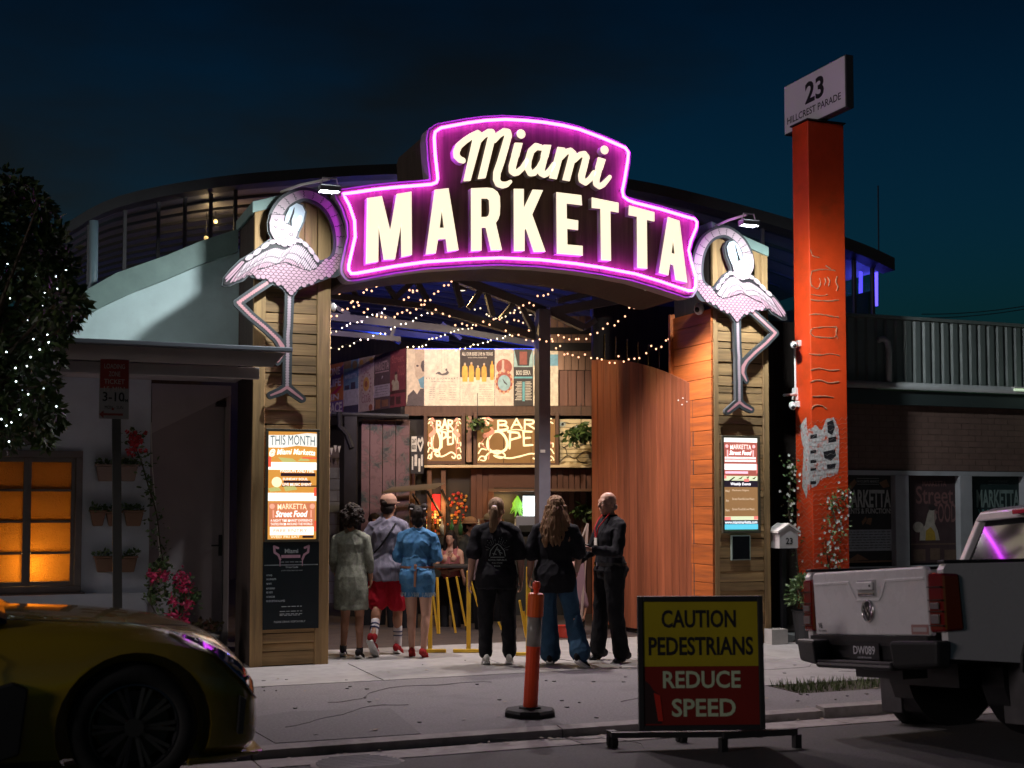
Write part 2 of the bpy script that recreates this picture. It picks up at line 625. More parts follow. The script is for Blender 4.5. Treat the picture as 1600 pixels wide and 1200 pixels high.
M_neon = mat('neon_tube', (.9, .6, .9), .3, emit=(.69, .045, 1), es=19.0)
M_letter = mat('lit_letter_face', (.9, .82, .68), .45, emit=(1, .84, .6), es=1.22, nz=(4, .12))
M_letside = mat('letter_return', (.62, .56, .58), .45)
M_pink = mat('flamingo_pink', (.46, .27, .33), .55, nz=(2.2, .16))
M_pinkpale = mat('flamingo_pale_pink', (.5, .38, .42), .55, nz=(2.2, .12))
M_coral = mat('flamingo_leg_coral', (.6, .29, .31), .55, nz=(6, .15))
M_white = mat('white_paint', (.8, .79, .76), .5, nz=(4, .07))
M_bill = mat('pale_blue_bill', (.5, .62, .68), .5)
M_ink = mat('black_outline', (.015, .013, .016), .6)
M_backing = mat('charcoal_backing', (.06, .068, .072), .45, nz=(5, .2))
M_render = mat('white_render', (.7, .75, .84), .85, nz=(3, .1), bump=(50, .25, .006), dirt=(1.5, (.4, .4, .42), .35))
M_lilac = mat('lilac_grey_cladding', (.56, .5, .51), .8, nz=(3, .12))
M_trim = mat('grey_brown_trim', (.2, .17, .16), .7, nz=(4, .2))
M_glow = mat('led_glow', (1, 1, 1), .4, emit=(.86, .95, 1), es=26)
M_warmglow = mat('warm_lamp_glow', (1, .9, .7), .4, emit=(1, .62, .25), es=12)
M_bulb = mat('fairy_bulb', (1, .9, .7), .4, emit=(1, .48, .27), es=2.6)
M_bulbw = mat('white_fairy_bulb', (1, 1, .9), .4, emit=(1, .8, .5), es=2.0)
M_downglow = mat('downlight_glow', (1, 1, 1), .4, emit=(1, .86, .78), es=14)
M_paper = mat('white_paper', (.72, .68, .6), .7, nz=(3, .08))

# ------------------------------------------------------------------ ground
gm = MB().span((-300, -300, -.5), (300, 500, -.45))
struct(gm, 'ground', M_soil)
prof = [(-60, -.3), (-16, -.3), (-15.9, .02), (-13.2, .0), (-12.2, .06), (-9, .12), (-6.5, .05), (-5.4, -.03), (-5.0, -.058)]
V, F = [], []
us = [-60, -20, -8, -4, 0, 4, 8, 16, 70]
for y, z in prof:
    V += [Vector((u, y, z)) for u in us]
n = len(us)
F = [(i * n + k, i * n + k + 1, (i + 1) * n + k + 1, (i + 1) * n + k) for i in range(len(prof) - 1) for k in range(n - 1)]
struct(MB().add(V, F), 'road', M_asphalt, smooth=True)
g = MB()
for k in range(24):
    a = -20 + k * 2.4
    g.hexa([Vector(p) for p in ((a, -5.0, -.3), (a + 2.39, -5.0, -.3), (a + 2.39, -4.66, -.3), (a, -4.66, -.3), (a, -5.0, -.052), (a + 2.39, -5.0, -.052), (a + 2.39, -4.66, -.062), (a, -4.66, -.062))])
struct(g, 'gutter', M_kerb)
g = MB()
for k in range(24):
    a = -20 + k * 2.4
    if a < 4.0:
        g.hexa([Vector(p) for p in ((a, -4.655, -.3), (a + 2.39, -4.655, -.3), (a + 2.39, -4.5, -.3), (a, -4.5, -.3), (a, -4.61, -.006), (a + 2.39, -4.61, -.006), (a + 2.39, -4.5, .008), (a, -4.5, .008))])
    else:
        g.hexa([Vector(p) for p in ((a, -4.655, -.3), (a + 2.39, -4.655, -.3), (a + 2.39, -4.5, -.3), (a, -4.5, -.3), (a, -4.62, .02), (a + 2.39, -4.62, .02), (a + 2.39, -4.5, .03), (a, -4.5, .03))])
struct(g, 'kerb', M_kerb)
apron = struct(MB().span((-20, -4.495, -.3), (4.35, -1.5, 0.0)).span((4.35, -4.495, -.3), (5.4, -3.75, 0.0)).span((5.4, -4.495, -.3), (40, -3.75, -.02)), 'driveway_ground', M_apron)
fp = bpy.data.objects.new('footpath', None); COL.objects.link(fp); ORG['footpath'] = Vector((0, 0, 0)); fp['kind'] = 'structure'
a = -20.
k = 0
while a < 40:
    w = 1.5 if not -1 < a < 6 else 1.55
    mb = MB().span((a, -1.495, -.3), (a + w - .012, -.055, .004 + .002 * rnd.random()))
    part(mb, 'slab', M_conc, fp, bevel=.006)
    if a > 4.0:
        mb = MB().span((a, -3.2, -.3), (a + w - .012, -1.505, .004 + .002 * rnd.random()))
        part(mb, 'slab', M_conc, fp, bevel=.006)
    if a < -1.6 or a > 6.6:
        part(MB().span((a, -.045, -.3), (a + w - .012, .995, .003)), 'slab', M_conc, fp, bevel=.006)
    a += w
struct(MB().span((0, -.045, -.3), (6.6, 1.3, -.001)), 'threshold', M_conc)
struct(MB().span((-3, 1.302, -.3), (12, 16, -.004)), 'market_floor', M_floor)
# narrow grass strip beside the driveway
V, F = [], []
for i in range(2600):
    u = 4.4 + rnd.random() ** 1.3 * 9
    y = -3.72 + rnd.random() * .5
    h = .03 + rnd.random() * .06
    a = rnd.random() * 6.28
    dx, dy = math.cos(a) * .006, math.sin(a) * .006
    lx, ly = rnd.gauss(0, .02), rnd.gauss(0, .02)
    k = len(V)
    V += [Vector((u - dx, y - dy, -.005)), Vector((u + dx, y + dy, -.005)), Vector((u + lx, y + ly, h))]
    F.append((k, k + 1, k + 2))
for i in range(500):
    u = -1.62 + rnd.random() * .8
    y = .55 + rnd.random() * .3
    h = .06 + rnd.random() * .16
    a = rnd.random() * 6.28
    dx, dy = math.cos(a) * .008, math.sin(a) * .008
    k = len(V)
    V += [Vector((u - dx, y - dy, 0)), Vector((u + dx, y + dy, 0)), Vector((u + rnd.gauss(0, .03), y, h))]
    F.append((k, k + 1, k + 2))
struct(MB().add(V, F), 'grass', M_grass, kind='stuff')
struct(MB().span((4.4, -3.745, -.3), (40, -3.205, -.006)), 'verge', M_soil)
V, F = [], []
for i in range(150):
    u, y = rnd.uniform(-1, 6.5), rnd.choice([rnd.uniform(-4.5, 0), rnd.gauss(-4.72, .05)])
    z = .01 if y > -4.5 else -.05
    a, r = rnd.random() * 6.28, rnd.uniform(.008, .028)
    k = len(V)
    V += [Vector((u + r * math.cos(a + q) * (1 if q % 2 else .5), y + r * math.sin(a + q), z + rnd.random() * .008)) for q in (0, 1.57, 3.14, 4.71)]
    F.append((k, k + 1, k + 2, k + 3))
cm, sm = MB(), MB()
for u, y, L, h in ((4.5, -2.1, 1.6, -.25), (5.6, -2.6, 1.0, .5), (.2, -2.7, 2.2, .1), (2.6, -3.6, 1.5, -.2), (-.4, -3.8, 1.6, .4), (1.2, -5.8, 2.4, .05), (4.2, -6.6, 2.0, -.1), (3.4, -.8, .9, 1.2)):
    P = [Vector((u, y, 0))]
    for k in range(int(L / .09)):
        h += rnd.gauss(0, .35); P.append(P[-1] + Vector((math.cos(h), math.sin(h), 0)) * .09)
    for i in range(len(P) - 1):
        w = rnd.uniform(.001, .0045)
        zz = .0085 if y > -4.4 else -.02 - .0 * y
        cm.hexa([Vector((p.x, p.y + e, zz + f)) for f in (-.004, .0) for p, e in ((P[i], -w), (P[i + 1], -w), (P[i + 1], w), (P[i], w))])
for i in range(70):
    u, y, r = rnd.uniform(-1, 6.3), rnd.uniform(-4.4, -.2), rnd.uniform(.008, .022)
    sm.lathe([(r, .0), (r, .0088), (r * .5, .0092)], (u, y, 0), 7)
struct(cm, 'pavement_crack', mat('crack_dark', (.085, .08, .08), .9), kind='stuff')
struct(sm, 'gum_spot', mat('gum_dark', (.14, .135, .135), .8), kind='stuff')
struct(MB().prism(Frame((0, 0, .0), (1, 0, 0), (0, 1, 0)), [(-.6, -4.42), (.5, -4.44), (.62, -3.2), (-.2, -3.05), (-.7, -3.3)], -.02, .0045), 'asphalt_patch', mat('old_patch', (.155, .148, .15), .9, nz=(45, .4)))
struct(MB().add(V, F), 'leaf_litter', mat('dry_leaf', (.3, .24, .18), .8, nz=(9, .5)), kind='stuff')
# drain lid in the road edge
dl = thing('drain_cover', 'round cast iron drain cover lying flat in the road', 'drain cover', pz(560, 1188, -.05))
c = pz(560, 1193, -.05)
part(MB().lathe([(.33, -.05), (.33, .0), (.31, .004), (.0, .004)], c, 28), 'frame', M_kerb, dl)
mb = MB()
for k in range(-5, 6):
    hw = math.sqrt(max(0, .29 ** 2 - (k * .05) ** 2))
    mb.box((c.x, c.y + k * .05, c.z + .007), (hw * 2, .022, .007))
part(mb, 'rib', M_steel, dl)['kind'] = 'stuff'

# ------------------------------------------------------------------ gateway: two timber pillars and a stepped arch
F0 = FV(0)
gate = thing('market_gateway', 'timber clad gateway of two pillars carrying a stepped arch over the market entrance', 'gateway', (0, 0, 0))
def pillar(x0, x1, z_at, tl, tr, inner):
    """x0..x1 front; z_at(x) top height; tl, tr widths of the edge boards"""
    mb = MB()
    mb.hexa([Vector(p) for p in ((x0 + .01, .035, 0), (x1 - .01, .035, 0), (x1 - .01, .99, 0), (x0 + .01, .99, 0),
                                 (x0 + .01, .035, z_at(x0) - .03), (x1 - .01, .035, z_at(x1) - .03), (x1 - .01, .99, z_at(x1) - .03), (x0 + .01, .99, z_at(x0) - .03))])
    p = part(mb, 'pillar', M_dark, gate)
    for a, b in ((x0, x0 + tl), (x1 - tr, x1)):
        mb = MB().hexa([Vector(q) for q in ((a, -.022, .0), (b, -.022, .0), (b, .033, .0), (a, .033, .0), (a, -.022, z_at(a) - .03), (b, -.022, z_at(b) - .03), (b, .033, z_at(b) - .03), (a, .033, z_at(a) - .03))])
        part(mb, 'edge_board', M_woodv, p, bevel=.006)
    a, b = x0 + tl + .003, x1 - tr - .003
    z = .01
    while z < 4.2:
        h = rnd.choice([.085, .11, .13, .15, .17])
        h = min(h, 4.2 - z)
        if h < .03: break
        d = rnd.random() * .014
        t0, t1 = rnd.gauss(0, .004), rnd.gauss(0, .004)
        mb = MB().hexa([Vector(q) for q in ((a, -d, z), (b, -d, z), (b, .03, z), (a, .03, z), (a, -d + rnd.random() * .012, z + h - .006 + t0), (b, -d + rnd.random() * .012, z + h - .006 + t1), (b, .03, z + h - .006 + t1), (a, .03, z + h - .006 + t0))])
        part(mb, 'plank', M_wood, p, bevel=.003)
        z += h
    n = 4
    for i in range(n):
        u0, u1 = a + (b - a) * i / n, a + (b - a) * (i + 1) / n - .004
        d = rnd.random() * .008
        mb = MB().hexa([Vector(q) for q in ((u0, -d, 4.206), (u1, -d, 4.206), (u1, .03, 4.206), (u0, .03, 4.206), (u0, -d, z_at(u0) - .035), (u1, -d, z_at(u1) - .035), (u1, .03, z_at(u1) - .035), (u0, .03, z_at(u0) - .035))])
        part(mb, 'plank', M_woodv, p, bevel=.003)
    e = .03
    mb = MB().hexa([Vector(q) for q in ((x0 - e, -.05, z_at(x0) - .12), (x1, -.05, z_at(x1) - .12), (x1, 1.02, z_at(x1) - .12), (x0 - e, 1.02, z_at(x0) - .12), (x0 - e, -.05, z_at(x0)), (x1, -.05, z_at(x1)), (x1, 1.02, z_at(x1)), (x0 - e, 1.02, z_at(x0)))])
    part(mb, 'capping', M_cap, p, bevel=.005)
    return p
def zl(x): return 4.99 + .33 * x
def zr(x): return 4.97 + .33 * (6.46 - x)
pillar(0, .845, zl, .13, .15, 1)
pr = pillar(5.665, 6.46, zr, .07, .085, -1)
# orange boards lining the inner face of the right pillar
z = .0
while z < 4.15:
    h = rnd.choice([.18, .22, .25])
    h = min(h, 4.15 - z)
    if h < .05: break
    part(MB().span((5.632 - rnd.random() * .004, -.02, z + .003), (5.66, .94, z + h - .003)), 'plank', M_orange, pr, bevel=.003)
    z += h
part(MB().span((5.59, .942, 0), (5.66, 1.0, 4.2)), 'edge_board', M_orange, pr, bevel=.005)

SF = Frame((0, -.31, 0), (1, 0, 0))          # the plane of the neon tubes
neon_px = [(536, 303), (555, 300.6), (586, 296), (617.5, 292.5), (650, 290), (674, 288), (682, 285), (684, 279), (682, 260), (680, 242), (678.5, 215), (680, 206), (687, 201), (690, 199.5), (730, 192), (760, 188), (790, 186.5), (820, 188), (850, 191),
           (880, 196), (905, 202), (940, 215), (968, 227), (977, 231), (982, 238), (981, 250), (976, 280), (972.5, 297), (974, 307), (982, 313), (993, 317), (1033, 327), (1073, 339), (1085, 342), (1089, 347), (1088, 356), (1080, 375), (1076, 391), (1080, 409), (1087, 433), (1087, 447), (1083, 454), (1076, 454.5),
           (1033, 440), (993, 428), (940, 418), (900, 412), (845, 406), (782, 403), (730, 405), (667, 409), (617, 416), (580, 423), (558, 427), (549, 427.5), (545, 422), (545, 414), (549, 396), (555, 370), (554, 345), (546, 321), (539, 308)]
neon_sf = [SF.px(*q) for q in neon_px]
face_loops = contours([], [neon_sf], .012, grow=.075)
# the arch behind the sign
def arch_part():
    V, F = loops_mesh(contours([], [neon_sf], .03, grow=.05), Frame((0, 1.0, 0), (1, 0, 0)), .99)
    return MB().add(V, F)
part(arch_part(), 'arch', M_dark, gate)

sign = thing('neon_sign', 'stepped neon sign reading Miami Marketta in big lit letters with a magenta tube border', 'sign', (3.13, -.05, 4.2))
V, F = loops_mesh(face_loops, Frame((0, -.02, 0), (1, 0, 0)), .215, bevel=.004)
part(MB().add(V, F), 'cabinet', M_cabinet, sign)
V, F = loops_mesh(contours([], [neon_sf], .012, grow=.045), Frame((0, -.23, 0), (1, 0, 0)), .02)
part(MB().add(V, F), 'face_board', M_signface, sign)
part(MB().tube([SF.at(*q) for q in neon_sf], .017, 8, closed=True), 'neon_tube', M_neon, sign, smooth=True)
mb = MB()
for i in range(0, len(neon_sf), 3):
    q = neon_sf[i]
    mb.span((q[0] - .012, -.305, q[1] - .012), (q[0] + .012, -.249, q[1] + .012))
part(mb, 'tube_clip', M_white, sign)
LF = Frame((0, -.36, 0), (1, 0, 0))
c3 = lambda q: (530 + q[0] / 8, 280 + q[1] / 8)
c4 = lambda q: (720 + q[0] / 8, 280 + q[1] / 8)
c5 = lambda q: (900 + q[0] / 7.5, 300 + q[1] / 7.5)
letters = [
 (c3, [(350, 234), (535, 208), (640, 640), (720, 182), (905, 152), (912, 945), (780, 975), (775, 570), (700, 1000), (560, 1008), (495, 590), (490, 1030), (335, 1058)], []),
 (c3, [(1195, 130), (1368, 110), (1495, 885), (1355, 908), (1335, 745), (1238, 752), (1210, 925), (1085, 940)], [(1285, 385), (1312, 605), (1258, 605)]),
 (c4, [(130, 112), (330, 103), (400, 112), (460, 155), (490, 215), (495, 330), (490, 440), (470, 500), (440, 545), (518, 885), (380, 890), (315, 605), (262, 605), (262, 890), (132, 900)], [(258, 240), (330, 240), (356, 262), (362, 400), (350, 450), (320, 470), (258, 472)]),
 (c4, [(665, 118), (790, 120), (790, 360), (900, 128), (1030, 135), (895, 440), (1062, 905), (915, 910), (815, 610), (800, 640), (800, 895), (668, 900)], []),
 (c4, [(1198, 160), (1510, 198), (1518, 325), (1325, 302), (1328, 492), (1470, 515), (1468, 635), (1332, 618), (1335, 815), (1525, 832), (1528, 955), (1205, 930)], []),
 (c5, [(188, 62), (502, 125), (502, 240), (405, 222), (413, 805), (298, 798), (290, 195), (188, 185)], []),
 (c5, [(625, 155), (922, 235), (922, 345), (832, 325), (838, 900), (722, 888), (718, 288), (620, 270)], []),
 (c5, [(1080, 290), (1215, 335), (1305, 1060), (1170, 1030), (1145, 860), (1105, 840), (1085, 975), (975, 948)], [(1142, 560), (1162, 728), (1122, 712)])]
def lit_letter(loops):
    V, F = loops_mesh(loops, Frame((0, -.251, 0), (1, 0, 0)), .096)
    l = part(MB().add(V, F), 'letter', M_letside, sign)
    V, F = loops_mesh(loops, Frame((0, -.3472, 0), (1, 0, 0)), .0125, bevel=.004)
    part(MB().add(V, F), 'lit_face', M_letter, l)
for cf, outer, hole in letters:
    lit_letter([[LF.px(*cf(q)) for q in lp] for lp in (outer, hole) if lp])
a1 = lambda L: [LF.px(690 + x / 10, 180 + y / 10) for x, y in L]
a2 = lambda L: [LF.px(830 + x / 10, 200 + y / 10) for x, y in L]
S = 1 / 1395.
rr = lambda *r: [q * S for q in r]
def script(strokes, polys=()):
    lit_letter(contours(strokes, list(polys), .0065))
script([(a1([(335, 705), (290, 690), (240, 640), (232, 570), (270, 480), (360, 400), (470, 325), (570, 275)]), rr(48, 52, 54, 54, 54, 52, 50, 48)),
        (a1([(590, 390), (660, 310), (740, 262), (790, 262), (805, 320)]), rr(44, 50, 52, 52, 55)),
        (a1([(830, 390), (900, 300), (980, 250), (1040, 262), (1050, 320)]), rr(42, 50, 52, 55, 58)),
        (a1([(1048, 310), (1000, 480), (930, 720), (868, 900), (862, 1000), (890, 1065), (950, 1090), (1020, 1080), (1080, 1035)]), rr(58, 62, 62, 62, 60, 58, 55, 45, 28))],
       [a1([(510, 270), (590, 238), (655, 290), (455, 1022), (342, 1032)]), a1([(740, 290), (862, 280), (690, 982), (568, 996)])])
script([(a1([(1150, 640), (1108, 800), (1108, 870), (1140, 900), (1190, 890), (1262, 830), (1330, 710)]), rr(60, 62, 60, 52, 50, 44, 36))],
       [a1([(1145, 425), (1272, 430), (1212, 655), (1092, 625)])])
lit_letter(contours([(a1([(1245, 290)]), 75 * S)], [], .0065))
script([(a2([(150, 300), (80, 285), (0, 360), (-42, 500), (-50, 620), (-10, 702), (50, 700), (120, 620), (190, 480)]), rr(50, 56, 56, 56, 56, 54, 48, 42, 36)),
        (a2([(210, 450), (165, 620), (162, 700), (205, 728), (245, 715), (300, 650), (355, 560)]), rr(58, 60, 56, 50, 46, 42, 36))],
       [a2([(195, 258), (318, 262), (268, 470), (150, 440)])])
script([(a2([(470, 460), (550, 370), (620, 352), (665, 400)]), rr(42, 46, 50, 56)),
        (a2([(680, 500), (770, 412), (835, 405), (868, 460)]), rr(42, 46, 52, 56)),
        (a2([(866, 450), (830, 600), (792, 740), (795, 810), (850, 848), (920, 800), (985, 690)]), rr(56, 60, 60, 56, 52, 46, 36))],
       [a2([(415, 290), (535, 308), (402, 800), (285, 780)]), a2([(605, 380), (722, 390), (605, 830), (490, 810)])])
script([(a2([(1060, 640), (1018, 800), (1022, 870), (1070, 908), (1130, 880), (1190, 812), (1232, 762)]), rr(58, 60, 56, 50, 46, 40, 34))],
       [a2([(1048, 450), (1170, 488), (1118, 655), (1003, 625)])])
lit_letter(contours([(a2([(1150, 340)]), 72 * S)], [], .0065))

# ------------------------------------------------------------------ painted flamingo cut-outs
UP = Frame((0, -.16, 0), (1, 0, 0))
c6 = lambda L: [UP.px(345 + x / 6, 290 + y / 6) for x, y in L]
PXW = 1 / 144.
def catmull(P, k=6, closed=False):
    out = []
    n = len(P)
    for i in range(n if closed else n - 1):
        p0, p1, p2, p3 = (P[(i + j) % n] if closed else P[min(max(i + j, 0), n - 1)] for j in (-1, 0, 1, 2))
        for s_ in range(k):
            t = s_ / k
            out.append(tuple(.5 * (2 * b + (c - a) * t + (2 * a - 5 * b + 4 * c - d) * t * t + (3 * b - a - 3 * c + d) * t ** 3) for a, b, c, d in zip(p0, p1, p2, p3)))
    if not closed:
        out.append(tuple(P[-1]))
    return out
neck = catmull(c6([(1050, 770), (1100, 700), (1128, 600), (1125, 480), (1100, 360), (1050, 250), (980, 165), (885, 105), (780, 80), (680, 110), (600, 165), (545, 240), (520, 310), (525, 380)]), 6)
neck_r = np.interp(np.linspace(0, 1, len(neck)), [0, .1, .3, .5, .7, .85, 1], [.088, .072, .062, .055, .058, .066, .07])
body = c6([(250, 830), (330, 790), (430, 760), (520, 740), (600, 725), (700, 755), (800, 795), (880, 780), (930, 720), (1000, 700), (1060, 650), (1140, 640), (1155, 700), (1120, 770), (1060, 830), (940, 880), (800, 930), (720, 960), (690, 1010), (630, 1010), (590, 960), (510, 920), (420, 880), (330, 855)])
wing = c6([(480, 505), (400, 560), (300, 640), (190, 705), (100, 790), (40, 870), (28, 925), (80, 928), (150, 895), (205, 880), (255, 830), (330, 795), (430, 770), (520, 738), (600, 722), (680, 750), (780, 790), (830, 800), (890, 775), (925, 720), (870, 640), (800, 550), (720, 495), (620, 545), (540, 540)])
head = c6([(470, 270), (450, 350), (455, 430), (490, 500), (560, 548), (640, 548), (700, 505), (722, 440), (690, 400), (640, 370), (610, 360), (590, 330), (600, 280)])
bill = c6([(660, 400), (720, 440), (770, 340), (790, 250), (762, 190), (705, 165), (640, 205), (600, 290), (592, 350), (625, 365), (650, 310), (685, 210), (680, 260), (655, 330)])
leg1 = [UP.px(340 + x / 5.456, 440 + y / 5.456) for x, y in [(615, 60), (612, 150), (606, 380), (598, 460), (600, 520), (595, 700), (593, 900)]]
foot1 = [[UP.px(340 + x / 5.456, 440 + y / 5.456) for x, y in q] for q in ([(593, 900), (540, 935), (455, 968)], [(593, 900), (650, 945), (722, 1000)])]
leg2 = [UP.px(*q) for q in [(424, 438), (398, 455), (372, 473), (392, 493), (415, 512), (434, 530)]]
foot2 = [UP.px(*q) for q in [(434, 530), (441, 541), (442, 552), (434, 566)]]
ear = [UP.px(*q) for q in [(428, 303), (433, 297), (446, 293)]]
def flamingo(mirror, label):
    def mk(fr):
        return fr
    cx = 6.285 if mirror else 0
    fr = Frame((cx, -.16, 0), (-1 if mirror else 1, 0, 0))
    if mirror:
        fr.N = Vector((0, -1, 0))
    t = thing('flamingo_figure', label, 'flamingo sign', (cx + (-.45 if mirror else .45), -.12, 2.84), group='flamingo cut-outs on the pillars')
    st = [(neck, list(neck_r)), (leg1, .03), (leg2, .028), (foot2, [.028, .033, .03, .016])] + [(q, [.03, .028, .022]) for q in foot1]
    V, F = loops_mesh(contours(st, [body, wing, head, bill], .008, grow=.02), fr, .055, d0=-.055)
    part(MB().add(V, F), 'backing_board', M_backing, t)
    for k in (.7, 2.5, 3.9):                          # stand-off brackets to the pillar
        pass
    mb = MB()
    for (x, y) in (leg1[2], leg1[5], neck[20], c6([(700, 850)])[0], neck[60]):
        q = fr.at(x, y)
        mb.box((q.x, -.052, q.z), (.03, .104, .03))
    part(mb, 'bracket', M_black, t)
    e = .004
    # neck: overlapping segments with scalloped ends
    nm = MB()
    n = len(neck)
    edges = list(range(8, n, 5))
    for i in range(len(edges) - 1):
        a, b = edges[i], edges[i + 1]
        L, Rr = [], []
        for j in range(a, b + 1):
            p = Vector(neck[j]); q = Vector(neck[min(j + 1, n - 1)]) - Vector(neck[max(j - 1, 0)])
            q = q.normalized(); nn = Vector((-q.y, q.x))
            s_ = .0 if j < b else -.0
            L.append(p + nn * (neck_r[j] - .012)); Rr.append(p - nn * (neck_r[j] - .012))
        q = (Vector(neck[b]) - Vector(neck[b - 1])).normalized()
        end = [L[-1].lerp(Rr[-1], k / 9) + q * (abs(math.sin(k / 9 * math.pi * 3)) * .014 - .012) for k in range(1, 9)]
        q0 = (Vector(neck[a + 1]) - Vector(neck[a])).normalized()
        st_ = [Rr[0].lerp(L[0], k / 9) + q0 * (abs(math.sin(k / 9 * math.pi * 3)) * .014 - .002) for k in range(1, 9)]
        pts = [(p.x, p.y) for p in L + end + Rr[::-1] + st_]
        nm.prism(fr, pts, .0, e)
    part(nm, 'neck_feathers', M_pinkpale, t)
    # body scales
    V, F = loops_mesh(contours([], [body], .012, grow=-.004), fr, .003)
    part(MB().add(V, F), 'body_print', M_ink, t)
    bm_, bk_ = MB(), MB()
    bp = body
    def inside(x, y, q):
        r = False
        for i in range(len(q)):
            a, b = q[i], q[(i + 1) % len(q)]
            if (a[1] > y) != (b[1] > y) and x < (b[0] - a[0]) * (y - a[1]) / (b[1] - a[1]) + a[0]: r = not r
        return r
    xs = [p[0] for p in bp]; ys = [p[1] for p in bp]
    row = 0
    y = max(ys)
    while y > min(ys):
        x = min(xs) + (row % 2) * .0275
        while x < max(xs):
            if inside(x, y, bp) and not inside(x, y, wing):
                rr_ = .0265
                pts = [(x + rr_ * math.cos(a), y + rr_ * math.sin(a) * .95) for a in [math.pi * k / 6 for k in range(12)]]
                d = .0042 + row * .0009
                bk_.prism(fr, [(x + rr_ * 1.2 * math.cos(a), y + rr_ * 1.2 * math.sin(a)) for a in [math.pi * k / 6 for k in range(12)]], .003, d - .0006)
                bm_.prism(fr, pts, .003, d)
            x += .055
        y -= .031
        row += 1
    part(bk_, 'scale_line', M_ink, t)
    part(bm_, 'body_feathers', M_pink, t)
    # wing
    V, F = loops_mesh(contours([], [wing], .01, grow=.004), fr, .0125)
    part(MB().add(V, F), 'wing_print', M_ink, t)
    wm, wp, wk = MB(), MB(), MB()
    top = catmull(c6([(905, 715), (850, 640), (780, 560), (700, 530), (600, 570), (500, 545), (400, 600), (300, 680), (230, 720)]), 5)
    def feather(m, a, b, w, d):
        a, b = Vector(a), Vector(b)
        q = (b - a); L = q.length; q /= L; nn = Vector((-q.y, q.x))
        prof_ = [(0, .55), (.25, .9), (.6, 1), (.85, .85), (.96, .5), (1, 0)]
        pts = [a + q * (s_ * L) + nn * (w * k) for s_, k in prof_] + [a + q * (s_ * L) - nn * (w * k) for s_, k in prof_[-2::-1]]
        m.prism(fr, [(p.x, p.y) for p in pts], .0125, d)
        pts = [a + q * (s_ * (L + .006)) + nn * (w + .0042) * k for s_, k in prof_] + [a + q * (s_ * (L + .006)) - nn * (w + .0042) * k for s_, k in prof_[-2::-1]]
        wk.prism(fr, [(p.x, p.y) for p in pts], .0125, d - .0003)
    primary = [((215, 715), (45, 905)), ((235, 730), (85, 915)), ((255, 745), (125, 900)), ((275, 760), (165, 888)), ((300, 765), (205, 870)), ((200, 712), (38, 880)), ((320, 770), (240, 842)), ((345, 770), (285, 825))]
    for i, (a, b) in enumerate(primary):
        A, B = c6([a, b])
        feather(wm, A, B, .0115, .014 + .0006 * i)
    dv = Vector((-.52, -.85))
    rl = catmull(c6([(905, 735), (850, 650), (780, 570), (700, 545), (610, 590), (520, 575), (420, 610), (330, 665), (240, 720)]), 5)
    for row, (st_, L_) in enumerate(((.15, .13), (.085, .12), (.02, .11))):
        for i in range(0, len(rl)):
            A = Vector(rl[i]) + dv * st_
            L2 = L_ * (1 - .3 * (i < 8))
            while L2 > .03 and not inside(*(A + dv * L2), wing): L2 -= .01
            if L2 <= .03 or not inside(*A, wing): continue
            feather((wm, wp, wp)[row], A, A + dv * L2, .0095, .0145 + .0022 * row + .0006 * (i % 4) + .0001 * i)
    ridge = catmull(c6([(912, 722), (850, 625), (780, 545), (720, 512), (690, 530), (640, 560), (560, 550), (500, 520), (400, 575), (300, 655), (210, 708)]), 4)
    for i in range(0, len(ridge) - 3, 3):
        a, b = Vector(ridge[i]), Vector(ridge[min(i + 3, len(ridge) - 1)])
        q = (b - a).normalized(); nn = Vector((-q.y, q.x)); m_ = (a + b) / 2
        L = (b - a).length / 2
        wp.prism(fr, [tuple(m_ + q * (L * 1.02 * math.cos(k * math.pi / 5)) + nn * (.024 * math.sin(k * math.pi / 5))) for k in range(10)], .0125, .0305 + .0006 * (i % 2))
    part(wk, 'feather_line', M_ink, t)
    part(wm, 'wing_feathers', M_pink, t)
    part(wp, 'covert_feathers', M_pinkpale, t)
    # head and bill
    V, F = loops_mesh(contours([], [head], .008, grow=.003), fr, .025)
    part(MB().add(V, F), 'head_print', M_ink, t)
    V, F = loops_mesh(contours([], [head], .008, grow=-.004), fr, .002, d0=.025)
    h = part(MB().add(V, F), 'head', M_pinkpale, t)
    em = MB()
    E = c6([(655, 462)])[0]
    for r_, d_ in ((.02, .0285),):
        em.prism(fr, [(E[0] + r_ * math.cos(k * math.pi / 6), E[1] + r_ * math.sin(k * math.pi / 6)) for k in range(12)], .027, d_)
    for q in ([(500, 320), (515, 335), (530, 322)], [(495, 385), (510, 400), (525, 388)], [(555, 410), (570, 425), (585, 412)], [(525, 485), (540, 498), (552, 484)], [(585, 490), (600, 502), (612, 488)]):
        em.tube([fr.at(*p, .0275) for p in c6(q)], .003, 5)
    part(em, 'eye_print', M_ink, h)
    part(MB().prism(fr, [(E[0] + .013 * math.cos(k * math.pi / 6), E[1] + .013 * math.sin(k * math.pi / 6)) for k in range(12)], .0285, .0295), 'eye', M_pinkpale, h)
    V, F = loops_mesh(contours([], [bill], .007, grow=.002), fr, .026)
    part(MB().add(V, F), 'bill_print', M_ink, t)
    V, F = loops_mesh(contours([], [bill], .007, grow=-.004), fr, .002, d0=.026)
    part(MB().add(V, F), 'bill', M_bill, t)
    V, F = loops_mesh(contours([(c6([(740, 300), (700, 390)]), [.022, .02])], [], .006), fr, .002, d0=.028)
    part(MB().add(V, F), 'bill_base', M_white, t)
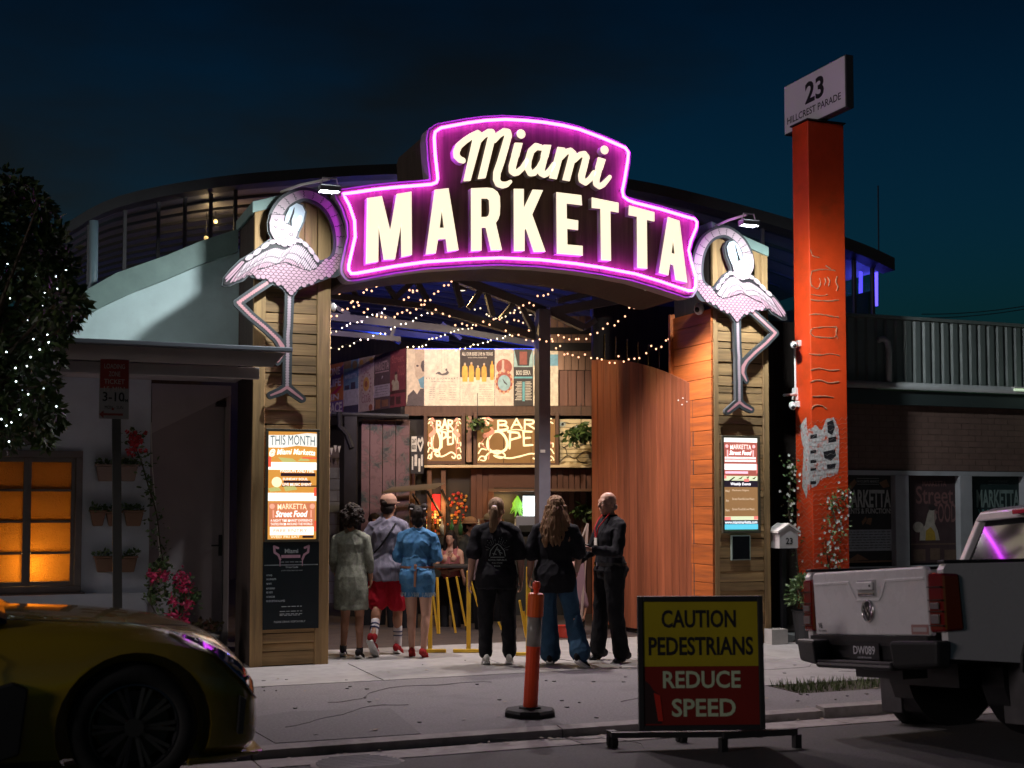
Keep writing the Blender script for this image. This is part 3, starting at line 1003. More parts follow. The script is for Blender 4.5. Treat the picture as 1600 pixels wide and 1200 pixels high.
    # legs: rows of round scales
    for path, r_ in ((leg1, .026), (leg2, .024)):
        lm = MB()
        P = [Vector(p) for p in path]
        L = [0]
        for i in range(1, len(P)): L.append(L[-1] + (P[i] - P[i - 1]).length)
        s_ = .0
        k = 0
        while s_ < L[-1]:
            i = max(j for j in range(len(L) - 1) if L[j] <= s_)
            d = (P[i + 1] - P[i]).normalized()
            p = P[i] + d * (s_ - L[i])
            nn = Vector((-d.y, d.x))
            lm.prism(fr, [tuple(p + nn * (r_ * .8 * math.cos(a)) + d * (.017 * math.sin(a))) for a in [k2 * math.pi / 5 for k2 in range(10)]], .0, .003 + .0015 * (k % 2))
            s_ += .029
            k += 1
        part(lm, 'leg_scales', M_pinkpale if r_ > .025 else M_coral, t)
    fm = MB()
    for k, q in enumerate(foot1):
        V, F = loops_mesh(contours([(q, [.016, .015, .01])], [], .006), fr, .003 + .0006 * k, d0=.0005)
        part(MB().add(V, F), 'toe', M_coral, t)
    V, F = loops_mesh(contours([(foot2, [.018, .024, .02, .008])], [], .006), fr, .003, d0=.001)
    fm.add(V, F)
    part(fm, 'foot', M_coral, t)
    return t
flamingo(False, 'pink flamingo cut-out with folded leg behind the canopy, on the left timber pillar')
flamingo(True, 'pink flamingo cut-out facing right beside the orange column, on the right timber pillar')

# ------------------------------------------------------------------ floodlights above the flamingos
M_fl = mat('flood_grey', (.22, .22, .23), .4)
def flood(px_, label, aim, power):
    q = pv(*px_, -1.2)
    x = q.x
    t = thing('floodlight', label, 'floodlight', (x, -.3, 5.1), group='floodlights over the flamingos')
    sx = -.25 if x < 3 else .25
    part(MB().tube([(x + sx, .0, q.z + .25), (x + sx * .6, -.5, q.z + .22), (x, -1.16, q.z + .14)], .016, 8), 'arm', M_white, t, smooth=True)
    # a shallow shade, open below
    s = MB()
    w, l, h = .21, .13, .055
    for a, b in (((-w / 2, -l / 2, 0), (w / 2, -l / 2 + .008, h)), ((-w / 2, l / 2 - .008, 0), (w / 2, l / 2, h)), ((-w / 2, -l / 2 + .009, 0), (-w / 2 + .008, l / 2 - .009, h)), ((w / 2 - .008, -l / 2 + .009, 0), (w / 2, l / 2 - .009, h)), ((-w / 2, -l / 2, h + .001), (w / 2, l / 2, h + .012))):
        s.span(q + Vector(a), q + Vector(b))
    part(s, 'shade', M_fl, t, bevel=.004)
    part(MB().span(q + Vector((-w / 2 + .012, -l / 2 + .012, .012)), q + Vector((w / 2 - .012, l / 2 - .012, .018))), 'lens', M_glow, t)
    part(MB().tube([q + Vector((-.09, 0, .06)), q + Vector((-.07, .0, .14)), q + Vector((.07, 0, .14)), q + Vector((.09, 0, .06))], .009, 6), 'yoke', M_white, t)
    lamp('AREA', 'flood_lamp', q + Vector((0, 0, -.004)), power, (.9, .97, 1), t, aim=aim, size=.17, size_y=.09).data.spread = R(128)
flood((515, 300), 'lit floodlight on an arm above the left flamingo', (-.9, .1, 3.5), 44)
flood((1170, 353), 'floodlight on an arm above the right flamingo', (7.3, .2, 3.4), 80)

# three small downlights let into the arch soffit
_s = sorted([(x, z - .05) for x, z in neon_sf if z < 4.62 and 1.02 < x < 5.28])
sof_x, sof_z = [p_[0] for p_ in _s], [p_[1] for p_ in _s]
for i, (a, b, lab) in enumerate(((604, 424, 'small round downlight in the arch soffit near the left end of the sign'), (818, 414, 'small round downlight in the middle of the arch soffit'), (1013, 449, 'small round downlight in the arch soffit near the right end of the sign'))):
    for k in range(80):                                 # where this sight line meets the underside of the arch
        q = pv(a, b, -.04 + k * .0125)
        lo = float(np.interp(q.x, sof_x, sof_z))
        if q.z >= lo - .004: break
    q.z = lo - .002
    t = thing('downlight', lab, 'downlight', q, group='downlights in the arch soffit')
    part(MB().lathe([(.055, .08), (.055, -.012), (.042, -.016), (.04, .0), (.02, .0)], q, 16), 'trim_ring', M_white, t)
    part(MB().lathe([(.038, -.002), (.038, -.012), (.01, -.016)], q, 14), 'lens', M_downglow, t)
    lamp('SPOT', 'downlight_lamp', q + Vector((0, 0, -.05)), 330, (1, .9, .87), t, aim=q + Vector((0, -.12, -1)), cone=140, blend=.6, radius=.04)
def ink(r, g, b, rough=.65):
    return mat('print_%02x%02x%02x' % (int(r * 255), int(g * 255), int(b * 255)), (r, g, b), rough, nz=(14, .28), dirt=(6, (r * .6 + .04, g * .6 + .035, b * .6 + .03), .25))
def blob(mb, fr, x, y, rx, ry, d, n=14, wob=0., seed=0):
    q = random.Random(seed)
    mb.prism(fr, [(x + rx * math.cos(2 * math.pi * k / n) * (1 + q.uniform(-wob, wob)), y + ry * math.sin(2 * math.pi * k / n) * (1 + q.uniform(-wob, wob))) for k in range(n)], 0.001, d)
def glass(name, tint, gloss=.07, rough=.03):
    m = bpy.data.materials.new(name); m.use_nodes = True
    t = m.node_tree; t.nodes.clear()
    o = t.nodes.new('ShaderNodeOutputMaterial'); mxs = t.nodes.new('ShaderNodeMixShader')
    a = t.nodes.new('ShaderNodeBsdfTransparent'); b = t.nodes.new('ShaderNodeBsdfGlossy')
    a.inputs[0].default_value = (*tint, 1); b.inputs['Roughness'].default_value = rough
    mxs.inputs[0].default_value = gloss
    t.links.new(a.outputs[0], mxs.inputs[1]); t.links.new(b.outputs[0], mxs.inputs[2]); t.links.new(mxs.outputs[0], o.inputs[0])
    return m
M_plastic = glass('clear_plastic', (.75, .8, .85), .08, .12)
M_carglass = glass('dark_car_glass', (.08, .09, .1), .12, .02)
def amber_glass():
    m = bpy.data.materials.new('amber_textured_glass'); m.use_nodes = True
    t = m.node_tree; t.nodes.clear()
    o = t.nodes.new('ShaderNodeOutputMaterial')
    tr = t.nodes.new('ShaderNodeBsdfTranslucent'); tr.inputs[0].default_value = (1, .62, .2, 1)
    gl = t.nodes.new('ShaderNodeBsdfGlossy'); gl.inputs['Roughness'].default_value = .25
    mxs = t.nodes.new('ShaderNodeMixShader'); mxs.inputs[0].default_value = .05
    n = t.nodes.new('ShaderNodeTexNoise'); n.inputs['Scale'].default_value = 70; n.inputs['Detail'].default_value = 2
    tcn = t.nodes.new('ShaderNodeTexCoord'); t.links.new(tcn.outputs['Object'], n.inputs['Vector'])
    bp = t.nodes.new('ShaderNodeBump'); bp.inputs['Strength'].default_value = 1; bp.inputs['Distance'].default_value = .02
    t.links.new(n.outputs['Fac'], bp.inputs['Height'])
    t.links.new(bp.outputs[0], tr.inputs['Normal']); t.links.new(bp.outputs[0], gl.inputs['Normal'])
    t.links.new(tr.outputs[0], mxs.inputs[1]); t.links.new(gl.outputs[0], mxs.inputs[2]); t.links.new(mxs.outputs[0], o.inputs[0])
    return m
M_amber = amber_glass()

# ------------------------------------------------------------------ white building on the left
WB = thing('white_building', 'low white rendered building with an amber lit window and flat canopy, left of the gateway', 'building', (-3, 1, 0))
F1 = FV(1.0)
def P1(px, py): return F1.px(px, py)
wx0 = P1(-52, 800)[0]; wx1 = P1(128, 800)[0]; wz1 = P1(128, 705)[1]; wz0 = P1(128, 925)[1]
cx = P1(235, 700)[0]
mb = MB()
mb.span((-14, 1.0, 0), (wx0, 1.25, 3.3)).span((wx1, 1.0, 0), (cx, 1.25, 3.3)).span((wx0, 1.0, 0), (wx1, 1.25, wz0))
ux1 = P1(62, 700)[0]
mb.span((wx0, 1.0, wz1), (wx1, 1.25, wz1 + .06)).span((ux1, 1.0, wz1 + .06), (wx1, 1.25, 3.3)).span((wx0, 1.0, 2.72), (ux1, 1.25, 3.3))
part(mb, 'wall', M_render, WB)
part(MB().span((-14, .86, 0), (cx - .02, .998, .76)), 'plinth', M_render, WB, bevel=.01)
part(MB().span((cx - .01, 1.252, 0), (cx + .0, 7.0, 3.3)), 'return_wall', M_render, WB)
def window(x0, x1, z0, z1, xs, zs, sills=True):
    w = MB()
    w.span((x0, .96, z1 - .07), (x1, 1.08, z1)).span((x0, .96, z0), (x1, 1.08, z0 + .07)).span((x0, .96, z0 + .072), (x0 + .07, 1.08, z1 - .072)).span((x1 - .07, .96, z0 + .072), (x1, 1.08, z1 - .072))
    fr_ = part(w, 'window_frame', M_trim, WB, bevel=.006)
    if sills: part(MB().span((x0 - .04, .9, z0 - .05), (x1 + .04, 1.0, z0 - .002)), 'window_sill', M_trim, WB, bevel=.005)
    for i in range(len(xs) - 1):
        a, b = xs[i], xs[i + 1]
        part(MB().span((a, .985, z0 + .075), (a + .04, 1.06, z1 - .075)).span((b - .04, .985, z0 + .075), (b, 1.06, z1 - .075)).span((a + .042, .985, z0 + .075), (b - .042, 1.06, z0 + .12)).span((a + .042, .985, z1 - .12), (b - .042, 1.06, z1 - .075)), 'sash', M_trim, fr_, bevel=.004)
        for k, z in enumerate(zs):
            part(MB().span((a + .042, .99, z - .012), (b - .042, 1.05, z + .012)), 'glazing_bar', M_trim, fr_)
        ze = [z0 + .12] + list(zs) + [z1 - .12]
        for k in range(len(ze) - 1):
            part(MB().span((a + .03, 1.02, ze[k] + .004), (b - .03, 1.026, ze[k + 1] - .004)), 'pane', M_amber, fr_)
zs = [P1(80, y)[1] for y in (864, 815, 766)]
window(wx0, wx1, wz0, wz1, [wx0 + .075, P1(42, 800)[0], wx1 - .075], zs)
window(wx0, ux1, wz1 + .07, 2.715, [wx0 + .075, ux1 - .075], [], False)
q = P1(46, 880)
room = MB()
room.span((wx0 - .3, 3.2, .3), (wx1 + .3, 3.25, 3.0)).span((wx0 - .35, 1.3, .3), (wx0 - .31, 3.2, 3.0)).span((wx1 + .31, 1.3, .3), (wx1 + .35, 3.2, 3.0)).span((wx0 - .3, 1.3, 2.95), (wx1 + .3, 3.2, 3.0)).span((wx0 - .3, 1.3, .3), (wx1 + .3, 3.2, .34))
part(room, 'inner_room', mat('warm_room', (.16, .1, .06), .8), WB)
tl = thing('table_lamp', 'glowing lamp seen as a bright patch behind the amber window', 'lamp', (q[0], 1.55, .34))
part(MB().lathe([(.09, .342), (.09, .37), (.015, .39), (.015, q[1] - .1)], (q[0], 1.55, 0), 12), 'base', M_trim, tl)
part(MB().lathe([(.1, q[1] - .1), (.07, q[1] + .1)], (q[0], 1.55, 0), 14), 'lamp_shade', M_warmglow, tl)
lamp('POINT', 'table_lamp_light', (q[0] + .02, 1.17, q[1] - .03), 2.6, (1, .64, .25), tl, radius=.05)
# canopy
mb = MB().prism(FV(-.6), [(-14, 3.15), (.1, 3.15), (.23, 3.30), (-14, 3.30)], -.035, 0)
part(mb, 'fascia', mat('canopy_fascia', (.42, .36, .33), .7, nz=(3, .1)), WB)
part(MB().span((-14, -.68, 3.303), (.29, -.59, 3.352)), 'gutter', mat('canopy_gutter', (.12, .13, .15), .4), WB, bevel=.01)
part(MB().span((-14, -.588, 3.303), (.0, 1.0, 3.35)), 'canopy_roof', mat('canopy_sheet', (.5, .52, .52), .5), WB)
part(MB().span((-14, -.5, 3.03), (-.02, -.4, 3.148)), 'beam', mat('canopy_beam', (.36, .33, .33), .7, nz=(3, .1)), WB, bevel=.005)
part(MB().span((-14, -.39, 3.12), (-.02, .995, 3.148)), 'soffit', M_lilac, WB)
# curved parapet wall above the canopy
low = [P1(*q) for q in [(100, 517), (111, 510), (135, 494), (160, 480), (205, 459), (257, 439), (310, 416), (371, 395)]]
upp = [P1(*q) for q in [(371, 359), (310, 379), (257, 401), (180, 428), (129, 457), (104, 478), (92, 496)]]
part(MB().prism(F1, [(low[0][0], 3.352)] + [(x, z + .05) for x, z in low] + [(low[-1][0] + .06, low[-1][1] + .05), (low[-1][0] + .06, 3.352)], -.16, -.001), 'parapet', mat('teal_lit_render', (.66, .82, .81), .8, nz=(3, .1), dirt=(2, (.5, .62, .61), .4)), WB)  # white wall; the teal of the light on it is painted into the render
part(MB().prism(F1, low + upp, -.2, .075), 'parapet_capping', M_cap, WB, bevel=.008)
# recessed entry with a raked bulkhead over a lilac door
FR_ = FV(1.3)
rk = lambda *q: FR_.px(*q)
x0, x1 = cx + .03, -.03
M_mauve = mat('mauve_door', (.4, .345, .36), .7, nz=(2, .1))
part(MB().span((cx, 1.36, 0), (-.01, 1.5, 3.1)), 'recess_wall', M_lilac, WB)
za, zb_ = rk(233, 678)[1], rk(362, 618)[1]
part(MB().prism(FR_, [(x0, za), (x1, zb_), (x1, 3.1), (x0, 3.1)], -.05, .09), 'bulkhead', M_lilac, WB)
jx = rk(350, 700)[0]
zj = za + (zb_ - za) * (jx - x0) / (x1 - x0)
dr = part(MB().prism(FR_, [(x0, .01), (jx - .006, .01), (jx - .006, zj), (x0, za)], -.04, .0), 'side_door', M_mauve, WB)
part(MB().prism(FR_, [(jx, .0), (x1, .0), (x1, zb_ - .002), (jx, zj)], -.04, .035), 'door_jamb', mat('mauve_jamb', (.44, .39, .39), .7), WB, bevel=.006)
hx, hz = rk(344, 852)
part(MB().span((hx - .02, 1.285, hz - .12), (hx + .02, 1.299, hz + .12)).tube([(hx, 1.29, hz), (hx, 1.24, hz), (hx - .11, 1.24, hz)], .011, 6), 'handle', M_black, dr)
hx, hz = rk(345, 632)
part(MB().span((hx - .06, 1.21, hz - .03), (hx + .05, 1.3, hz + .03)), 'door_closer', M_black, WB)

# ------------------------------------------------------------------ the arched shed behind the gateway
SH_ = thing('market_shed', 'big dark shed with a low curved roof and clear plastic walls, behind the gateway', 'shed', (3.5, 1.6, 0))
F2 = FV(1.7)
top = catmull([F2.px(*q) for q in [(40, 392), (100, 352), (185, 308), (330, 279), (480, 265), (610, 258), (790, 256), (980, 281), (1100, 307), (1235, 344), (1340, 380), (1394, 404)]], 4)
bot = [(x, z - .13 - .05 * max(0, (x - 4) / 5)) for x, z in top]
rings = []
mb = MB()
for i in range(len(top) - 1):
    a, b = top[i], top[i + 1]
    mb.hexa([Vector(p) for p in ((a[0], 1.95, bot[i][1] + .05), (b[0], 1.95, bot[i + 1][1] + .05), (b[0], 16, bot[i + 1][1] - .25), (a[0], 16, bot[i][1] - .25), (a[0], 1.95, a[1] - .005), (b[0], 1.95, b[1] - .005), (b[0], 16, b[1] - .3), (a[0], 16, a[1] - .3))])
part(mb, 'roof', mat('roof_sheet', (.3, .28, .27), .5, nz=(4, .2)), SH_)
mb = MB().prism(F2, bot + top[::-1], -.24, .06)
part(mb, 'barge_board', mat('dark_barge_board', (.028, .028, .03), .6, nz=(3, .2)), SH_)
# roof ribs seen from below
mb = MB()
for k in range(26):
    y = 1.99 + k * .52
    for i in range(3, len(top) - 4, 1):
        a, b = bot[i], bot[i + 1]
        dz = .05 - .3 * (y - 1.95) / 14
        mb.hexa([Vector(p) for p in ((a[0], y, a[1] + dz - .035), (b[0], y, b[1] + dz - .035), (b[0], y + .05, b[1] + dz - .035), (a[0], y + .05, a[1] + dz - .035), (a[0], y, a[1] + dz), (b[0], y, b[1] + dz), (b[0], y + .05, b[1] + dz), (a[0], y + .05, a[1] + dz))])
part(mb, 'roof_rib', M_steel, SH_)['kind'] = 'stuff'
# clear walls under the roof edge, either side
def zbot(x):
    return float(np.interp(x, [p[0] for p in bot], [p[1] for p in bot]))
xsL = [F2.px(x, 400)[0] for x in (88, 140, 197, 250, 292, 333, 372)]
for i in range(len(xsL) - 1):
    a, b = xsL[i] + .02, xsL[i + 1] - .02
    part(MB().hexa([Vector(p) for p in ((a, 1.93, 3.4), (b, 1.93, 3.4), (b, 1.94, 3.4), (a, 1.94, 3.4), (a, 1.93, zbot(a)), (b, 1.93, zbot(b)), (b, 1.94, zbot(b)), (a, 1.94, zbot(a)))]), 'clear_panel', M_plastic, SH_)
    part(MB().span((b, 1.9, 3.4), (b + .04, 1.96, zbot(b))), 'mullion', M_steel, SH_)
part(MB().span((xsL[0], 1.9, 3.36), (xsL[-1], 1.97, 3.42)), 'rail', M_steel, SH_)
part(MB().span((xsL[0], 4.6, 2.0), (xsL[-1], 4.7, 4.4)), 'inner_partition', M_dark, SH_)
part(MB().tube([pv(133, 472, 1.62), pv(140, 462, 1.62), pv(146, 440, 1.62), pv(147, 345, 1.62)], .05, 10), 'downpipe', mat('blue_grey_pipe', (.2, .3, .34), .45), SH_, smooth=True)
xsR = [F2.px(x, 400)[0] for x in (1096, 1150, 1205, 1262, 1320, 1349, 1378)]
for i in range(len(xsR) - 1):
    a, b = xsR[i] + .02, xsR[i + 1] - .02
    part(MB().hexa([Vector(p) for p in ((a, 1.93, 4.36), (b, 1.93, 4.36), (b, 1.94, 4.36), (a, 1.94, 4.36), (a, 1.93, zbot(a)), (b, 1.93, zbot(b)), (b, 1.94, zbot(b)), (a, 1.94, zbot(a)))]), 'clear_panel', M_plastic, SH_)
    part(MB().span((b, 1.9, 4.36), (b + .04, 1.96, zbot(b))), 'mullion', M_steel, SH_)
part(MB().span((6.46, 1.9, 0), (xsR[-1] + .03, 1.97, 4.355)), 'side_wall', M_dark, SH_)
part(MB().span((6.5, 5.3, 2.5), (9.5, 5.35, 5.2)), 'inner_partition', mat('indigo_sheet', (.1, .1, .16), .7), SH_)
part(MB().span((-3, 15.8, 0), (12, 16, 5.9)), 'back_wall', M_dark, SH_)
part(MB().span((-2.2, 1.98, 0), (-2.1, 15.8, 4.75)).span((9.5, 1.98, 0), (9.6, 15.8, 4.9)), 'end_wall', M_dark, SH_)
M_blue = mat('blue_led', (.2, .2, 1), .4, emit=(.03, .07, 1.0), es=16)
M_violet = mat('violet_led', (.3, .2, 1), .4, emit=(.10, .07, 1.0), es=2.6)
def led(name, label, a, b, r, m, power, col, aim):
    mb = MB().tube([a, b], r, 8)
    o = solo(mb, name, label, 'light', m, group='blue LED tubes in the shed')
    if power:
        c = (Vector(a) + Vector(b)) / 2
        lamp('POINT', 'led_lamp', c + Vector(aim), power, col, o, radius=.12)
for x, lab in ((1345, 'violet upright LED tube behind the clear wall right of the orange column, the left one'), (1369, 'violet upright LED tube behind the clear wall right of the orange column, the right one')):
    a, b = pv(x, 420, 2.3), pv(x, 478, 2.3)
    led('led_tube', lab, a, b, .028, M_violet, 6, (.1, .1, 1), (0, .2, 0))
# trusses over the entrance
def truss(parts_px, v, name_):
    mb = MB()
    for a, b, w in parts_px:
        mb.bar(pv(*a, v), pv(*b, v), w, w)
    return part(mb, name_, M_steel, SH_)
truss([((515, 428), (640, 418), .09), ((690, 426), (850, 487), .12), ((640, 412), (690, 426), .1), ((515, 462), (660, 478), .08), ((665, 478), (840, 527), .1), ((707, 430), (722, 480), .07), ((752, 452), (732, 482), .07), ((760, 455), (770, 495), .07), ((805, 470), (782, 500), .07), ((812, 475), (835, 520), .07),
       ((660, 425), (615, 468), .07), ((645, 428), (668, 470), .07), ((600, 440), (618, 466), .06), ((548, 445), (560, 470), .06), ((575, 432), (590, 430), .06)], 2.6, 'truss')
truss([((858, 488), (1000, 462), .12), ((856, 486), (912, 512), .1), ((912, 512), (930, 500), .08), ((870, 470), (1010, 440), .08)], 2.6, 'truss')
truss([((515, 495), (700, 515), .12), ((700, 515), (880, 545), .1), ((515, 475), (545, 492), .07), ((590, 490), (640, 512), .06), ((515, 520), (625, 530), .08), ((620, 500), (610, 528), .05)], 5.5, 'truss')
truss([((515, 508), (580, 515), .1), ((580, 515), (700, 530), .1), ((555, 500), (600, 520), .07), ((690, 505), (720, 530), .06), ((600, 518), (625, 536), .06)], 7.2, 'truss')
pp = pz(848, 985, 0)
part(MB().span((pp.x - .085, pp.y - .085, 0), (pp.x + .085, pp.y + .085, pv(848, 484, pp.y).z)), 'steel_post', mat('grey_steel_post', (.13, .125, .15), .5, nz=(4, .2)), SH_, bevel=.006)
q = pv(848, 705, pp.y - .09)
part(MB().span((q.x - .035, pp.y - .095, q.z - .02), (q.x + .035, pp.y - .087, q.z + .02)), 'post_label', M_paper, SH_)
# back of the arch: dark boards over the right gate leaf
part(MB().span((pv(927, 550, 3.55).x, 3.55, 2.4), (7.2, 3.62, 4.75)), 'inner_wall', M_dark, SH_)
t = thing('tinsel_curtain', 'row of gold tinsel strips hanging against the dark wall above the right gate leaf', 'tinsel', pv(985, 540, 3.5))
for i, x in enumerate((945, 962, 980, 997, 1013, 1030)):
    a = pv(x, 548 + i * 4, 3.5); b = pv(x, 562 + i * 4, 3.5)
    part(MB().tube([a + Vector((0, 0, .25)), b], .012, 5), 'tinsel_strip', mat('gold_tinsel', (.8, .6, .15), .25, 1.0, nz=(90, .6), bump=(150, 1)), t)
t = thing('pendant_lamps', 'two small yellow lamps glimpsed through the clear wall above the white parapet', 'lamps', pv(335, 345, 3.2))
for x, y in ((337, 346), (322, 372)):
    q = pv(x, y, 3.2)
    part(MB().ell(q, .03, 10, 7), 'bulb', mat('yellow_pendant', (1, .8, .4), .4, emit=(1, .6, .2), es=1.6), t, smooth=True)
    part(MB().tube([q + Vector((0, 0, .04)), q + Vector((0, 0, .5))], .006, 4), 'cord', M_black, t)
lamp('POINT', 'pendant_light', pv(337, 350, 3.1), 7, (1, .62, .28), t, radius=.06)

# ------------------------------------------------------------------ right gate leaf, swung inward
hp = pv(1084, 800, .45); fp_ = pv(925, 800, 2.75)
hd = Vector((hp.x, .45, 0)); fd = Vector((fp_.x, 2.75, 0))
LG = (fd - hd).length
GF = Frame(fd, hd - fd)
zt = catmull([(0, GF.px(926, 562)[1]), (.35 * LG, GF.px(975, 567)[1] + .03), (.7 * LG, GF.px(1032, 580)[1] + .02), (LG, GF.px(1082, 601)[1])], 8)
def gz(x): return float(np.interp(x, [p[0] for p in zt], [p[1] for p in zt]))
GT = thing('timber_gate', 'tall arched timber gate leaf of upright boards swung open beside the guard', 'gate', (hd.x, hd.y, 0))
nb = 15
for k in range(nb):
    a, b = LG * k / nb + .003, LG * (k + 1) / nb - .003
    d = rnd.random() * .004
    part(MB().prism(GF, [(a, .06), (b, .06), (b, gz(b)), (a, gz(a))], -.022, d), 'board', M_gate, GT, bevel=.003)
part(MB().prism(GF, [(0, .3), (LG, .3), (LG, .45), (0, .45)], -.06, -.024).prism(GF, [(0, 2.2), (LG, 2.2), (LG, 2.35), (0, 2.35)], -.06, -.024), 'rail', M_dark, GT)
part(MB().prism(GF, [(LG + .001, .05), (LG + .05, .05), (LG + .05, gz(LG) + .01), (LG + .001, gz(LG) + .01)], -.06, .01), 'stile', M_dark, GT)
part(MB().prism(GF, [(LG + .052, 2.6), (LG + .075, 2.6), (LG + .075, 2.85), (LG + .052, 2.85)], -.05, .015), 'hinge', M_black, GT)
part(MB().prism(GF, [(LG + .052, .5), (LG + .075, .5), (LG + .075, .75), (LG + .052, .75)], -.05, .015), 'hinge', M_black, GT)
mb = MB()
for x, z in ((LG - .3, gz(LG) - .18), (LG - .2, gz(LG) - .16), (LG - .12, gz(LG) - .21), (LG - .22, gz(LG) - .24)):
    q = GF.at(x, z, .005); mb.ell(q, .009, 8, 5)
part(mb, 'screw_head', M_white, GT)
mbx = thing('timber_gate', 'open timber gate leaf mostly hidden behind the left pillar', 'gate', (.95, 1.1, 0))
for k in range(14):
    part(MB().span((.93, 1.1 + k * .16, .06), (.96, 1.25 + k * .16, 3.0 + .5 * (k / 13))), 'board', M_gate, mbx)

# ------------------------------------------------------------------ warehouse on the right
WH = thing('warehouse', 'long dark warehouse with a ribbed parapet and postered windows, right of the orange column', 'building', (12, 1, 0))
M_wtrim = mat('grey_shop_trim', (.36, .36, .38), .8, nz=(4, .12), dirt=(2, (.22, .22, .22), .5))
M_corr = mat('ribbed_steel', (.17, .2, .19), .5, nz=(3, .15))
part(MB().span((7.85, 1.02, 3.42), (34, 1.1, 4.33)), 'parapet', M_corr, WH)
for k in range(150):
    x = 7.9 + k * .165
    part(MB().hexa([Vector(p) for p in ((x, .985, 3.43), (x + .085, .985, 3.43), (x + .11, 1.018, 3.43), (x - .025, 1.018, 3.43), (x, .985, 4.325), (x + .085, .985, 4.325), (x + .11, 1.018, 4.325), (x - .025, 1.018, 4.325))]), 'rib', M_corr, WH)
part(MB().span((7.85, .95, 4.332), (34, 1.12, 4.38)), 'capping', M_corr, WH, bevel=.005)
part(MB().tube([(7.85, .88, 3.38), (34, .88, 3.38)], .052, 12), 'gutter_pipe', mat('gutter_grey', (.34, .36, .36), .45, nz=(3, .15)), WH, smooth=True)
part(MB().tube([pv(1373, 531, .9), pv(1380, 529, .9), pv(1387, 535, .9), pv(1389, 548, .9), pv(1389, 600, .9)], .042, 10), 'downpipe', mat('pale_pipe', (.42, .42, .42), .45), WH, smooth=True)
part(MB().span((7.85, .93, 3.12), (34, 1.1, 3.32)), 'fascia', mat('dark_green_fascia', (.035, .05, .05), .6), WH)
M_brick = mat('brown_brick', (.135, .08, .064), .85, nz=(5, .2), rand=.2)
part(MB().span((7.85, 1.04, 2.2), (34, 1.25, 3.11)).span((7.85, 1.04, 0), (34, 1.25, .8)), 'wall', mat('mortar_brown', (.125, .078, .062), .95), WH)
V, F = [], []
mbk = MB()
z = 2.205
row = 0
while z < 3.1:
    x = 7.87 + (row % 2) * .12
    while x < 12.8:
        if z < 2.5 or x < 9.2 or True:
            mbk.span((x, 1.037 - rnd.random() * .002, z), (x + .228, 1.042, z + .074))
        x += .24
    z += .086
    row += 1
part(mbk, 'brick', M_brick, WH)['kind'] = 'stuff'
part(MB().span((7.85, 1.0, 2.13), (34, 1.06, 2.195)), 'lintel', M_wtrim, WH)
part(MB().span((7.85, 1.0, .76), (34, 1.08, .86)), 'sill', M_wtrim, WH)
xs = [F1.px(x, 800)[0] for x in (1312, 1318, 1399, 1420, 1500, 1519, 1600, 1618)]
edges = [(xs[0] - .3, xs[1]), (xs[2], xs[3]), (xs[4], xs[5]), (xs[6], xs[7])] + [(xs[7] + .95 + i * 1.15, xs[7] + 1.15 + i * 1.15) for i in range(9)]
for a, b in edges:
    part(MB().span((a, .99, .862), (b, 1.1, 2.128)), 'pilaster', M_wtrim, WH, bevel=.004)
part(MB().span((7.85, 1.1, .86), (34, 1.12, 2.13)), 'window_glass', mat('dark_window_glass', (.02, .022, .025), .1), WH)
t = thing('batten_light', 'dim fluorescent batten under the warehouse gutter at the right edge', 'light', pv(1594, 609, .86))
a, b = pv(1584, 609, .80), pv(1660, 612, .80)
part(MB().span((a.x, .78, a.z + .02), (b.x, .86, a.z + .045)), 'housing', M_white, t)
part(MB().tube([(a.x + .01, .80, a.z - .0), (b.x, .80, a.z - .0)], .018, 8), 'tube', mat('batten_glow', (1, 1, .8), .4, emit=(.75, 1, .7), es=.5), t)
lamp('POINT', 'batten_lamp', (b.x + .3, .35, a.z + .25), 3.5, (.75, 1, .8), t, radius=.1)
solo(MB().tube([pv(1372, 290, 3.4), pv(1373, 400, 3.4)], .012, 6), 'radio_mast', 'thin aerial mast standing above the shed roof on the right', 'aerial', M_black)
